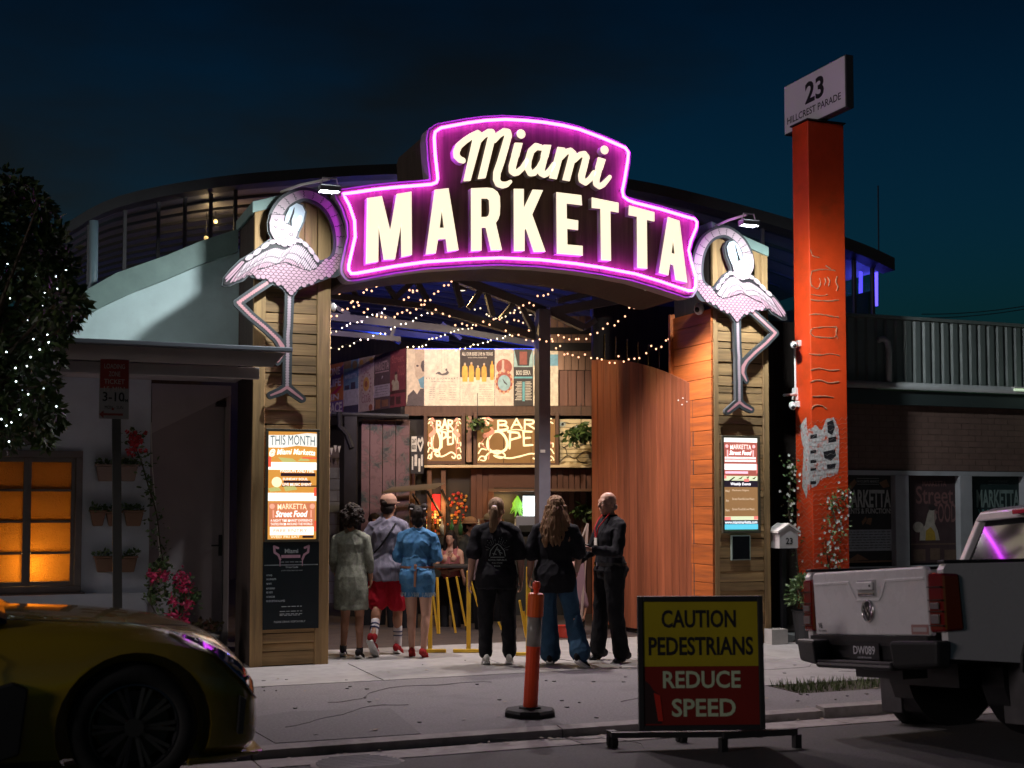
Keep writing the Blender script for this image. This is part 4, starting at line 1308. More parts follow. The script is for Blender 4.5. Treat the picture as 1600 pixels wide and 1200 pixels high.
# ------------------------------------------------------------------ orange address column
M_col = mat('orange_red_paint', (.74, .06, .007), .55, nz=(2.5, .18), bump=(9, .12), dirt=(2.2, (.4, .05, .01), .5))
CO = thing('address_column', 'tall square orange red column with torn paper and glue marks, right of the gateway', 'column', (7.37, .18, 0))
part(MB().span((7.1, 0, 0), (7.655, .36, 6.68)), 'shaft', M_col, CO, bevel=.012)
part(MB().span((7.08, -.02, 6.683), (7.675, .38, 6.70)), 'cap_plate', M_black, CO)
mb = MB()
def glue(L, r=.009):
    P = catmull([F0.px(*q) for q in L], 4)
    k = 0
    pts, rad = [], []
    for x, z in P:
        pts.append(Vector((x + rnd.gauss(0, .002), -.003, z + rnd.gauss(0, .002)))); rad.append(r * rnd.uniform(.5, 1.4))
    mb.tube(pts, rad, 6)
for L in ([(1266, 390), (1270, 400), (1280, 402)], [(1290, 415), (1298, 420)], [(1268, 424), (1285, 421), (1305, 423)], [(1268, 425), (1266, 436), (1268, 446), (1277, 451), (1282, 443), (1280, 434)], [(1288, 434), (1290, 440), (1288, 446)], [(1293, 433), (1296, 440), (1294, 448)], [(1308, 432), (1306, 440), (1309, 448), (1307, 454)],
          [(1266, 460), (1280, 462), (1292, 461)], [(1266, 468), (1280, 470), (1296, 470), (1310, 469)], [(1264, 492), (1280, 491), (1296, 494), (1310, 496)], [(1270, 513), (1285, 511), (1307, 511)], [(1269, 514), (1266, 520), (1270, 525)], [(1272, 526), (1285, 527), (1300, 528), (1307, 524)], [(1308, 512), (1306, 520), (1309, 529)],
          [(1264, 553), (1280, 555), (1296, 553), (1312, 556)], [(1266, 578), (1280, 576), (1296, 579), (1311, 578)], [(1265, 597), (1280, 594), (1296, 598), (1311, 596)], [(1270, 620), (1285, 619), (1302, 621)], [(1268, 640), (1272, 634), (1284, 634), (1292, 640)]):
    glue(L)
part(mb, 'glue_mark', mat('dried_glue', (.42, .17, .09), .7), CO)
# torn bills on the front and the left side
def torn(fr, pts, d, m, seed):
    q = random.Random(seed)
    out = []
    for i in range(len(pts)):
        a, b = pts[i], pts[(i + 1) % len(pts)]
        for k in range(5):
            t = k / 5
            out.append((a[0] + (b[0] - a[0]) * t + q.gauss(0, .006), a[1] + (b[1] - a[1]) * t + q.gauss(0, .006)))
    return MB().prism(fr, out, .0005, d)
M_torn = mat('torn_paper', (.56, .54, .53), .8, nz=(30, .5), dirt=(13, (.66, .075, .01), 1.))
pf = lambda L: [F0.px(*q) for q in L]
tp = solo(torn(F0, pf([(1263, 672), (1274, 664), (1284, 672), (1290, 656), (1302, 652), (1309, 664), (1311, 690), (1309, 742), (1296, 744), (1284, 748), (1276, 758), (1263, 766)]), .004, M_torn, 3), 'torn_poster', 'torn black and white bills stuck on the street face of the orange column', 'poster', M_torn)
mb = MB()
for L in ([(1266, 680), (1276, 678), (1276, 684), (1266, 686)], [(1266, 704), (1275, 703), (1275, 708), (1266, 709)], [(1266, 719), (1275, 718), (1275, 723), (1266, 724)], [(1266, 732), (1275, 731), (1275, 735), (1266, 736)], [(1266, 752), (1275, 751), (1275, 756), (1266, 757)], [(1292, 660), (1301, 656), (1304, 668), (1300, 680), (1293, 676)], [(1294, 684), (1306, 682), (1306, 690), (1294, 692)], [(1286, 706), (1304, 702), (1306, 712), (1298, 720), (1288, 716)], [(1292, 726), (1306, 724), (1304, 732), (1292, 733)]):
    q = pf(L)
    mb.prism(F0, q, .0042, .0055)
part(mb, 'black_print', M_ink, tp)
FCL = Frame((7.1, .36, 0), (0, -1, 0))
solo(torn(FCL, [(.1, 2.75), (.25, 2.85), (.3, 2.5), (.28, 2.0), (.24, 1.8), (.14, 1.95), (.18, 2.4)], .004, M_torn, 5), 'torn_poster', 'ragged strip of white paper on the left face of the orange column', 'poster', M_torn)
# wire netting wrapped round the lower column
mb = MB()
for k in range(40):
    z0 = .35 + k * .062
    pts = []
    for i in range(13):
        x = 7.1 + .555 * i / 12
        pts.append((x, -.006 - .004 * (i % 2), z0 + .02 * math.sin(i * math.pi / 1.0 + k) + .12 * (x - 7.1)))
    mb.tube(pts, .0016, 3)
    mb.tube([(7.094, .36 * (1 - i / 6), z0 - .03 + .03 * math.sin(i * 2.1 + k)) for i in range(7)], .0016, 3)
part(mb, 'wire_netting', mat('galvanised_wire', (.45, .4, .38), .4, .7), CO)['kind'] = 'stuff'

# number sign on top of the column
NS = thing('street_number_sign', 'white box sign numbered 23 Hillcrest Parade on top of the orange column', 'sign', (7.37, .16, 6.76))
fN = Frame((7.31, .85, 0), (0, -1, 0))
part(MB().span((7.312, -.53, 6.72), (7.43, .85, 7.4)), 'box', mat('sign_box', (.05, .05, .055), .5), NS, bevel=.008)
part(MB().rect(fN, .015, 6.735, 1.365, 7.385, -.001, .004), 'face', mat('white_sign_face', (.75, .74, .76), .45), NS)
lettering(NS, '23', fN, .5, 7.0, .42, .29, M_ink, .0055, bold=.03)
lettering(NS, 'HILLCREST PARADE', fN, .08, 6.85, 1.2, .095, M_ink, .0055, bold=.012)
part(MB().span((7.3, .05, 6.71), (7.46, .3, 6.719)), 'base_plate', M_steel, NS)
# cameras and conduit on the left face of the column
def camera_unit(name, label, q, kind):
    t = thing(name, label, 'camera' if kind else 'floodlight', q)
    q = Vector(q)
    if kind:
        part(MB().span(q + Vector((.05, -.03, -.04)), q + Vector((.1, .03, .04))), 'mount', M_white, t, bevel=.005)
        part(MB().cap(q + Vector((.05, 0, 0)), q + Vector((-.05, -.05, -.02)), .025, .025), 'arm', M_white, t, smooth=True)
        part(MB().cap(q + Vector((-.02, -.02, -.01)), q + Vector((-.1, -.16, -.05)), .042, .045), 'body', M_white, t, smooth=True)
        part(MB().ell(q + Vector((-.11, -.185, -.06)), .026), 'lens', M_black, t, smooth=True)
    return t
q = pu(1240, 536, 7.0); camera_unit('security_camera', 'white security camera high on the left face of the orange column', (7.0, q.y, q.z), 1)
q = pu(1238, 631, 7.0); camera_unit('security_camera', 'white security camera on the orange column below the conduit, lowest of the cluster', (7.0, q.y, q.z), 1)
q = pu(1236, 616, 7.0)
t = thing('sensor_light', 'slim white sensor arm on the orange column above the lower camera', 'sensor', (7.05, q.y, q.z))
part(MB().cap((7.07, q.y, q.z), (6.9, q.y - .1, q.z - .02), .022, .014), 'arm', M_white, t, smooth=True)
part(MB().cap((6.9, q.y - .1, q.z - .02), (6.82, q.y - .12, q.z - .03), .02, .02), 'tip', M_black, t, smooth=True)
q = pu(1242, 580, 7.08)
solo(MB().tube([(7.085, q.y, pu(1242, 545, 7.08).z), (7.085, q.y, pu(1242, 606, 7.08).z)], .014, 8).span((7.06, q.y - .04, pu(1242, 625, 7.08).z), (7.098, q.y + .04, pu(1242, 606, 7.08).z)), 'conduit', 'white conduit and junction box between the cameras on the orange column', 'conduit', M_white)
# dome camera on the reveal
q = pu(1094, 483, 5.6)
t = thing('dome_camera', 'round white dome camera on the orange reveal below the sign', 'camera', (5.6, q.y, q.z))
part(MB().ell((5.585, q.y, q.z), (.06, .075, .075)), 'housing', M_white, t, smooth=True)
part(MB().ell((5.54, q.y - .03, q.z - .015), .034), 'lens', M_black, t, smooth=True)
q = pv(518, 480, .03)
t = thing('dome_camera', 'small white dome camera on the inner edge of the left pillar', 'camera', q)
part(MB().ell(q + Vector((.02, 0, 0)), (.035, .05, .05)), 'housing', M_white, t, smooth=True)
part(MB().ell(q + Vector((.045, -.02, -.01)), .02), 'lens', M_black, t, smooth=True)

# letter box, block, pot plant
t = thing('letter_box', 'grey gabled letter box numbered 23 between right pillar and orange column', 'letter box', (6.63, -.05, 0))
fl = Frame((6.5, -.16, 0), (1, 0, 0))
M_lb = mat('letter_box_grey', (.5, .47, .46), .6, nz=(4, .1))
part(MB().span((6.6, -.06, 0), (6.66, 0, 1.18)), 'post', M_black, t)
part(MB().prism(fl, [(0, 1.18), (.27, 1.18), (.27, 1.38), (.135, 1.46), (0, 1.38)], -.24, 0), 'body', M_lb, t)
part(MB().prism(fl, [(-.03, 1.37), (.135, 1.468), (.135, 1.492), (-.03, 1.394)], -.26, .02).prism(fl, [(.136, 1.468), (.3, 1.37), (.3, 1.394), (.136, 1.492)], -.26, .02), 'roof', mat('letter_box_roof', (.66, .62, .58), .5), t)
lettering(t, '23', fl, .09, 1.23, .1, .08, M_ink, .004, bold=.02)
mb = MB().span((6.33, -.23, 0), (6.56, -.21, .19)).span((6.33, -.08, 0), (6.56, -.06, .19)).span((6.33, -.209, 0), (6.35, -.081, .19)).span((6.54, -.209, 0), (6.56, -.081, .19)).span((6.435, -.209, 0), (6.455, -.081, .19))
solo(mb, 'concrete_block', 'pale hollow concrete block on the ground at the foot of the right pillar', 'block', mat('pale_block', (.5, .47, .44), .9, nz=(8, .15), bump=(60, .4)))

def leaf_cloud(mb, pts_fn, n, size, droop=.0):
    """scatter small folded leaves; pts_fn gives a place and an outward direction"""
    for i in range(n):
        p, d = pts_fn(i)
        s = size * rnd.uniform(.6, 1.3)
        d = (Vector(d) + Vector((rnd.gauss(0, .5), rnd.gauss(0, .5), rnd.gauss(0, .4) - droop))).normalized()
        w = d.cross(Vector((rnd.gauss(0, 1), rnd.gauss(0, 1), rnd.gauss(0, 1)))).normalized()
        up = w.cross(d)
        k = len(mb.v)
        mb.v += [p, p + d * s * .5 + w * s * .26 + up * s * .06, p + d * s, p + d * s * .5 - w * s * .26 + up * s * .06]
        mb.f += [(k, k + 1, k + 2), (k, k + 2, k + 3)]
def leafmat(name, a, b, rough=.5):
    m = mat(name, a, rough)
    t = m.node_tree
    bs = t.nodes['Principled BSDF']
    g = t.nodes.new('ShaderNodeNewGeometry')
    r = t.nodes.new('ShaderNodeValToRGB')
    r.color_ramp.elements[0].color = (*a, 1); r.color_ramp.elements[1].color = (*b, 1)
    t.links.new(g.outputs['Random Per Island'], r.inputs['Fac'])
    t.links.new(r.outputs['Color'], bs.inputs['Base Color'])
    bs.inputs['Subsurface Weight'].default_value = 0
    return m
M_leaf = leafmat('tree_leaf', (.03, .065, .015), (.085, .13, .03))
M_leaf2 = leafmat('shrub_leaf', (.04, .09, .03), (.12, .18, .06))
M_petal = leafmat('pink_bract', (.55, .02, .1), (.75, .06, .2))
M_redp = leafmat('red_petal', (.4, .01, .02), (.6, .03, .04))
M_flower = mat('white_flower', (.8, .8, .74), .6)
M_bark = mat('bark', (.09, .065, .045), .9, nz=(8, .3), bump=(20, .5))
M_terra = mat('terracotta_pot', (.3, .17, .11), .8, nz=(6, .15))
M_pot = mat('black_pot', (.02, .02, .022), .5)
t = thing('potted_shrub', 'bushy green shrub in a black pot in front of the orange column', 'plant', (6.75, -.3, 0))
part(MB().lathe([(.13, 0), (.17, .4), (.185, .42), (.165, .42), (.15, .38)], (6.78, -.3, 0), 16), 'pot', M_pot, t, smooth=False)
mb = MB()
for i in range(7):
    a = i * .9
    mb.tube([(6.78, -.3, .38), (6.78 + .1 * math.cos(a), -.3 + .1 * math.sin(a), .58), (6.78 + .2 * math.cos(a), -.3 + .18 * math.sin(a), .72 + .05 * (i % 3))], [.01, .007, .004], 5)
part(mb, 'stem', M_bark, t)
mb = MB()
def fn(i):
    th, ph, r = rnd.uniform(0, 6.28), rnd.uniform(-.6, 1.4), rnd.uniform(.25, 1) ** .5
    d = Vector((math.cos(th) * math.cos(ph), math.sin(th) * math.cos(ph), math.sin(ph)))
    return Vector((6.78, -.3, .62)) + Vector((d.x * .25, d.y * .22, d.z * .24)) * r, d
leaf_cloud(mb, fn, 900, .05)
part(mb, 'foliage', M_leaf2, t, fix=False)
def vine(label, path, n, spread, flowers, leafm, fm, size=.05, fsize=.022, group=None, name='climbing_vine', cat='vine'):
    path = [Vector(p) for p in path]
    c = path[0]
    t = thing(name, label, cat, path[-1], group=group)
    P = [Vector(p) for p in catmull([tuple(p) for p in path], 5)]
    part(MB().tube(P, [.008] * len(P), 5), 'stem', M_bark, t)
    mb = MB()
    def fn(i):
        p = rnd.choice(P)
        o = Vector((rnd.gauss(0, spread), rnd.gauss(0, spread * .5) - .02, rnd.gauss(0, spread)))
        return p + o, o
    leaf_cloud(mb, fn, n, size)
    part(mb, 'foliage', leafm, t, fix=False)
    if flowers:
        mb = MB()
        for i in range(flowers):
            p, _ = fn(i)
            p.y -= .04
            for k in range(5):
                a = k * 1.2566 + rnd.random()
                q = Vector((math.cos(a), -.3, math.sin(a))) * fsize
                r = Vector((-math.sin(a), 0, math.cos(a))) * fsize * .45
                j = len(mb.v)
                mb.v += [p, p + q * .6 + r, p + q, p + q * .6 - r]; mb.f.append((j, j + 1, j + 2, j + 3))
        part(mb, 'blossom', fm, t, fix=False)
    return t
vine('white flowered vine clinging to the front of the orange column', [pv(1300, 905, -.05), pv(1292, 860, -.04), pv(1306, 820, -.05), pv(1300, 790, -.04), pv(1316, 775, -.05)], 330, .09, 60, M_leaf2, M_flower)
vine('narrow white flowered vine on the left edge of the orange column', [pv(1252, 960, .3), pv(1242, 840, .25), pv(1232, 800, .25), pv(1236, 740, .25), pv(1230, 725, .25)], 220, .05, 45, M_leaf2, M_flower)

# ------------------------------------------------------------------ street pole with parking sign
q = pz(189, 1000, 0)
V0 = -1.6
FP = Frame((0, V0, 0), (1, 0, 0))
x0, z1 = FP.px(156, 560); x1, z0 = FP.px(201, 655)
t = thing('parking_sign', 'parking sign on a dark square pole reading loading zone over 3 to 10', 'sign', ((x0 + x1) / 2, V0, 0))
xa = FP.px(181, 655)[0]
part(MB().hexa([Vector(p) for p in ((xa + .02, V0 + .006, 0), (xa + .1, V0 + .006, 0), (xa + .1, V0 + .07, 0), (xa + .02, V0 + .07, 0), (xa - .03, V0 + .006, z0), (xa + .045, V0 + .006, z0), (xa + .045, V0 + .07, z0), (xa - .03, V0 + .07, z0))]), 'pole', mat('pole_grey', (.1, .1, .095), .6, nz=(4, .2)), t)
part(MB().rect(FP, x0, z0, x1, z1, -.004, 0), 'plate', mat('sign_plate', (.36, .34, .35), .5), t)
zm = FP.px(156, 606)[1]
w = x1 - x0
part(MB().rect(FP, x0 + .006, zm, x1 - .006, z1 - .006, .0005, .002), 'red_panel', mat('sign_red', (.32, .035, .03), .5), t)
for i, s_ in enumerate(('LOADING', 'ZONE', 'TICKET', '15 MIN')):
    lettering(t, s_, FP, x0 + .04 + (.04 if i == 1 else 0), z1 - .09 - i * .07, w - .08 - (.08 if i == 1 else 0), .045, mat('sign_cream', (.5, .42, .4), .5), .003, bold=.01)
lettering(t, '3-10', FP, x0 + .03, zm - .12, w - .07, .085, M_ink, .002, bold=.015)
lettering(t, 'PM', FP, x1 - .05, zm - .125, .04, .03, M_ink, .003, bold=.01)
lettering(t, 'MON - SUN', FP, x0 + .05, zm - .19, w - .1, .03, M_ink, .002)
xb = (x0 + x1) / 2
part(MB().rect(FP, xb - .09, z0 + .03, xb + .08, z0 + .05, .0005, .002).prism(FP, [(xb - .09, z0 + .075), (xb - .13, z0 + .04), (xb - .09, z0 + .005)], .0005, .002).ell(FP.at(xb - .01, z0 + .09, .0), .012, 8, 5), 'arrow', mat('sign_rust', (.3, .06, .05), .6), t)

# wall pots on the white wall
F95 = FV(.9)
pots = [((150, 183), 728, 752, 'long pale wall pot with trailing herbs, left one of the upper row'), ((186, 215), 728, 752, 'long pale wall pot with trailing herbs, right one of the upper row'), ((141, 165), 800, 822, 'small wall pot, left one of the middle row on the white wall'), ((166, 190), 802, 822, 'small dark wall pot hanging in the centre of the middle row'), ((194, 224), 800, 822, 'small wall pot, right one of the middle row on the white wall'), ((148, 180), 872, 894, 'terracotta wall pot, left one of the lowest row'), ((184, 214), 872, 894, 'terracotta wall pot, right one of the lowest row')]
for (a, b), y0, y1, lab in pots:
    xa, za = F95.px(a, y0); xb, zb = F95.px(b, y1)
    t = thing('wall_pot', lab, 'wall pot', ((xa + xb) / 2, .95, zb), group='pots hung on the white wall')
    mb = MB()
    mb.loft([[Vector(p) for p in ((xa + .03, .9, zb), (xb - .03, .9, zb), (xb - .03, .985, zb), (xa + .03, .985, zb))], [Vector(p) for p in ((xa, .86, za), (xb, .86, za), (xb, .99, za), (xa, .99, za))]])
    part(mb, 'pot', mat('pale_terracotta', (.34, .24, .2), .8, nz=(6, .15)) if y0 < 740 else M_terra, t, bevel=.012)
    part(MB().span((xa - .01, .85, za + .001), (xb + .01, .99, za + .02)), 'rim', mat('pale_terracotta', (.34, .24, .2)) if y0 < 740 else M_terra, t, bevel=.006)
    mb = MB()
    leaf_cloud(mb, lambda i: (Vector((rnd.uniform(xa, xb), rnd.uniform(.85, .97), za + rnd.uniform(0, .07))), Vector((rnd.gauss(0, .5), -.5, .5))), 70, .05)
    part(mb, 'foliage', M_leaf2, t, fix=False)
vine('thin vine with red flowers climbing past the wall pots', [pv(258, 895, .7), pv(250, 850, .75), pv(244, 800, .8), pv(232, 760, .85), pv(222, 725, .9), pv(212, 700, .9), pv(204, 680, .9)], 240, .05, 0, M_leaf2, None, .06)
vine('cluster of red blossom at the top of the climbing vine', [pv(206, 702, .82), pv(212, 692, .82), pv(208, 682, .82)], 14, .045, 34, M_leaf2, M_redp, .05, .028, name='flower_cluster', cat='flowers')
part(MB().tube([pv(252, 890, .8), pv(238, 730, .9), pv(236, 660, .95)], .006, 5), 'support_wire', M_white, WB)
bq = pv(258, 985, .35)
t = thing('bougainvillea', 'bougainvillea with crimson pink bracts growing up beside the lilac door', 'plant', (bq.x, .35, 0))
part(MB().lathe([(.15, 0), (.2, .3), (.215, .33), (.18, .33)], (bq.x, .35, 0), 16), 'pot', M_terra, t)
mb = MB()
for i in range(8):
    e = pv(258 + rnd.uniform(-28, 40), 905 + rnd.uniform(-20, 55), .3)
    mb.tube([(bq.x, .35, .3), ((bq.x + e.x) / 2 + .05, .33, (e.z + .3) / 2), e], [.014, .01, .005], 5)
mb.tube([pv(250, 970, .3), pv(236, 945, .3), pv(234, 925, .3), pv(240, 910, .3)], .008, 5)
part(mb, 'stem', M_bark, t)
mb = MB(); fb = MB()
cl = [(245, 905, 18), (262, 930, 22), (285, 915, 20), (255, 965, 20), (280, 960, 24), (296, 938, 12), (236, 930, 12), (305, 930, 7), (250, 885, 12)]
def fnl(i):
    a, b, r = rnd.choice(cl)
    p = pv(a + rnd.gauss(0, r * .5), b + rnd.gauss(0, r * .5), .3 + rnd.gauss(0, .1))
    return p, Vector((rnd.gauss(0, 1), -.6, rnd.gauss(0, 1)))
leaf_cloud(mb, fnl, 600, .06)
part(mb, 'foliage', M_leaf2, t, fix=False)
cl2 = [(280, 900, 12), (288, 915, 14), (240, 900, 8), (292, 945, 10), (270, 965, 12), (284, 972, 9), (255, 900, 7), (272, 940, 6)]
def fnp(i):
    a, b, r = rnd.choice(cl2)
    return pv(a + rnd.gauss(0, r * .5), b + rnd.gauss(0, r * .5), .16 + rnd.gauss(0, .05)), Vector((rnd.gauss(0, 1), -.8, rnd.gauss(0, 1)))
leaf_cloud(fb, fnp, 420, .055)
part(fb, 'bract', M_petal, t, fix=False)
q = pv(318, 990, .5)
t = thing('pot_plant', 'small white rimmed pot with reddish leaves on the ground by the lilac door', 'plant', (q.x, .5, 0))
part(MB().lathe([(.12, 0), (.16, .27), (.175, .29), (.175, .31), (.15, .31), (.14, .28)], (q.x, .5, 0), 16), 'pot', mat('white_pot', (.6, .58, .55), .6), t)
mb = MB()
leaf_cloud(mb, lambda i: (Vector((q.x + rnd.gauss(0, .08), .5 + rnd.gauss(0, .07), .33 + rnd.random() * .12)), Vector((rnd.gauss(0, 1), rnd.gauss(0, 1), .6))), 150, .07)
part(mb, 'foliage', leafmat('reddish_leaf', (.1, .03, .02), (.12, .12, .04)), t, fix=False)

# ------------------------------------------------------------------ street tree with fairy lights, far left
tx, ty = pz(-60, 1090, 0).x, -2.2
t = thing('street_tree', 'dark leafy street tree strung with white fairy lights at the left edge', 'tree', (tx, ty, 0))
mb = MB()
mb.tube([(tx, ty, -.02), (tx + .05, ty, .9), (tx - .02, ty, 1.8), (tx + .02, ty, 2.6), (tx, ty, 3.6)], [.13, .11, .09, .07, .03], 10)
part(mb, 'trunk', M_bark, t, smooth=True)
lm, bm2 = MB(), MB()
clumps = []
def clump_px(a, b, v=None):
    return pv(a, b, ty + rnd.gauss(0, .35) if v is None else v)
spots = [(10, 300, 30), (30, 330, 40), (0, 360, 50), (50, 370, 40), (70, 395, 38), (20, 420, 50), (70, 440, 38), (96, 440, 18), (40, 470, 50), (85, 475, 28), (110, 470, 14), (20, 530, 50), (60, 520, 36), (80, 505, 24), (15, 590, 45), (48, 580, 30), (60, 620, 24), (20, 640, 40), (55, 655, 28), (75, 645, 16), (10, 680, 20), (118, 458, 9), (126, 478, 8), (112, 500, 10), (96, 522, 10), (88, 560, 9), (78, 600, 10), (88, 640, 10), (92, 662, 7), (70, 690, 9), (104, 415, 12), (84, 370, 14), (60, 318, 12), (34, 296, 12), (-40, 340, 60), (-60, 430, 70), (-60, 530, 70), (-50, 620, 60), (-110, 400, 60), (-120, 520, 70), (-110, 610, 50), (-70, 300, 50)]
for a, b, r in spots:
    c = clump_px(a, b); R_ = r / 150.
    bm2.tube([(tx, ty, 1.9 + rnd.random()), ((tx + c.x) / 2, (ty + c.y) / 2, (2.6 + c.z) / 2), c], [.03, .018, .006], 5)
    n_ = int(60 + 900 * R_ * R_ * 3.2)
    def fn(i):
        d = Vector((rnd.gauss(0, 1), rnd.gauss(0, 1), rnd.gauss(0, 1))).normalized()
        return c + d * R_ * rnd.uniform(.2, 1.05) ** .7, d
    leaf_cloud(lm, fn, n_, .085, .3)
part(bm2, 'branch', M_bark, t)
part(lm, 'crown', M_leaf, t, fix=False)
# fairy lights in the tree
ft = thing('fairy_lights', 'cool white fairy lights wound through the tree at the left edge', 'string lights', (tx, ty, 2.4), group='fairy light strings')
bulb_me = MB().ell((0, 0, 0), .007, 6, 4).mesh('bulb', smooth=True); bulb_me.materials.append(mat('cool_fairy_bulb', (1, 1, 1), .4, emit=(.8, .95, 1), es=6))
pts = [(12, 412), (103, 422), (88, 432), (106, 440), (90, 451), (70, 458), (16, 466), (57, 432), (44, 500), (52, 530), (62, 546), (10, 550), (42, 572), (48, 558), (25, 596), (88, 635), (44, 616), (36, 610), (68, 607), (30, 640), (10, 665), (18, 660), (32, 648), (76, 535), (74, 523), (2, 655), (14, 690), (24, 575), (66, 478), (122, 462)]
path = [pv(a, b, ty - .38 + rnd.gauss(0, .07)) for a, b in pts]
order = sorted(path, key=lambda p: (round(p.z * 3), p.x))
part(MB().tube(catmull([tuple(p) for p in order], 3), .0025, 4), 'cable', M_black, ft)
for p in path:
    link('bulb', bulb_me, None, ft, p - ORG[ft.name])
# ------------------------------------------------------------------ string lights across the entrance
bw = MB().ell((0, 0, 0), .0135, 6, 4).mesh('warm_bulb', smooth=True); bw.materials.append(M_bulb)
bc = MB().ell((0, 0, 0), .0125, 6, 4).mesh('pale_bulb', smooth=True); bc.materials.append(M_bulbw)
def strand(label, P, v0, v1, sp, me, jit=2.2):
    P = [(515 + a / 4, 400 + b / 4) for a, b in P] if label[0] != '!' else list(P)
    label = label.lstrip('!')
    C_ = catmull(P, 6)
    n = len(C_)
    W = [pv(a, b, v0 + (v1 - v0) * i / (n - 1)) for i, (a, b) in enumerate(C_)]
    t = thing('fairy_lights', label, 'string lights', W[0], group='fairy light strings')
    part(MB().tube(W, .0022, 4), 'cable', M_black, t)
    L = 0
    nxt_ = .02
    for i in range(n - 1):
        d = (W[i + 1] - W[i]).length
        while nxt_ <= L + d:
            p = W[i].lerp(W[i + 1], (nxt_ - L) / d) + Vector((rnd.gauss(0, .006), 0, rnd.gauss(0, .013) * jit - .01))
            link('bulb', me, None, t, p - ORG[t.name])
            nxt_ += sp * rnd.uniform(.7, 1.3)
        L += d
strand('warm fairy lights rising from the left pillar to the arch soffit', [(5, 365), (60, 335), (125, 300), (185, 268), (240, 215), (290, 180), (335, 130), (352, 104)], 1.0, .9, .07, bw)
strand('warm fairy lights looping low from the left knot up to the middle of the arch', [(120, 285), (180, 325), (260, 352), (330, 375), (405, 378), (460, 355), (520, 322), (590, 292), (640, 248), (690, 210), (745, 172), (800, 98)], 1.2, .95, .075, bw)
strand('short warm fairy lights by the left pillar just under the sign', [(35, 185), (72, 228), (105, 172), (160, 172), (205, 150)], 1.0, 1.1, .07, bw)
strand('warm fairy lights dropping from the soffit near the left downlight', [(395, 108), (440, 138), (498, 200), (530, 232), (568, 268), (600, 292)], .95, 1.3, .09, bw)
strand('warm fairy lights sagging across the middle and rising right of the post', [(630, 340), (700, 365), (760, 392), (810, 412), (880, 425), (930, 428), (1000, 418), (1040, 385), (1090, 392), (1150, 352), (1215, 318), (1265, 290), (1310, 265), (1360, 235), (1408, 190), (1440, 132)], 1.6, 1.0, .08, bw)
strand('tiny warm fairy lights in a short spur beside the truss', [(455, 258), (500, 238), (545, 226)], 1.5, 1.5, .07, bw)
strand('pale fairy lights far back from the left pillar, uppermost of the back rows', [(5, 480), (60, 465), (120, 420), (180, 410), (260, 372), (320, 352), (360, 310), (395, 300)], 3.4, 4.2, .11, bc, 1)
strand('pale fairy lights far back, long row above the poster wall', [(5, 580), (60, 570), (130, 545), (210, 522), (300, 492), (370, 460), (430, 432), (500, 408), (560, 372), (640, 345)], 3.4, 4.2, .11, bc, 1)
strand('pale fairy lights far back, ending above the portrait poster', [(485, 572), (545, 566), (590, 548), (640, 518), (700, 500), (760, 472), (830, 455), (900, 425), (940, 408)], 3.6, 4.4, .11, bc, 1)
strand('pale fairy lights far back, ending above the dark poster', [(790, 585), (850, 570), (900, 556), (1000, 530), (1080, 505), (1165, 474)], 3.6, 4.2, .1, bc, 1)
strand('!warm fairy lights sagging from the post to the right end of the arch', [(788, 516), (815, 527), (845, 531), (880, 529), (905, 525), (926, 519), (950, 507), (971, 498), (986, 484), (1010, 466)], 1.9, 1.0, .08, bw)
strand('warm fairy lights hanging in a short row left of the post', [(1145, 370), (1190, 398), (1218, 428), (1255, 462)], 2.2, 2.2, .09, bw)
strand('!warm fairy lights hanging lowest on the right above the gate leaf', [(862, 530), (876, 545), (892, 553), (908, 556), (929, 559), (945, 562), (959, 562), (986, 558), (1010, 550), (1031, 540), (1047, 523)], 1.9, 1.1, .08, bw)
strand('yellow tinted fairy lights bunched under the truss left of the post', [(900, 330), (930, 325), (960, 345), (995, 375), (1030, 372), (1080, 385), (1120, 360), (1180, 345), (1200, 350)], 2.4, 2.5, .08, bc, 2)

t = thing('power_lines', 'two faint overhead wires crossing the sky at the upper right', 'wires', (14, 9, 5.6))
for k in (0, 1):
    a, b = pd(1440, 497 - k * 6, 26), pd(1680, 466 - k * 4, 26)
    part(MB().tube([a.lerp(b, i / 8) - Vector((0, 0, .1 * (1 - (i / 4 - 1) ** 2))) for i in range(9)], .011, 4), 'wire', M_black, t)
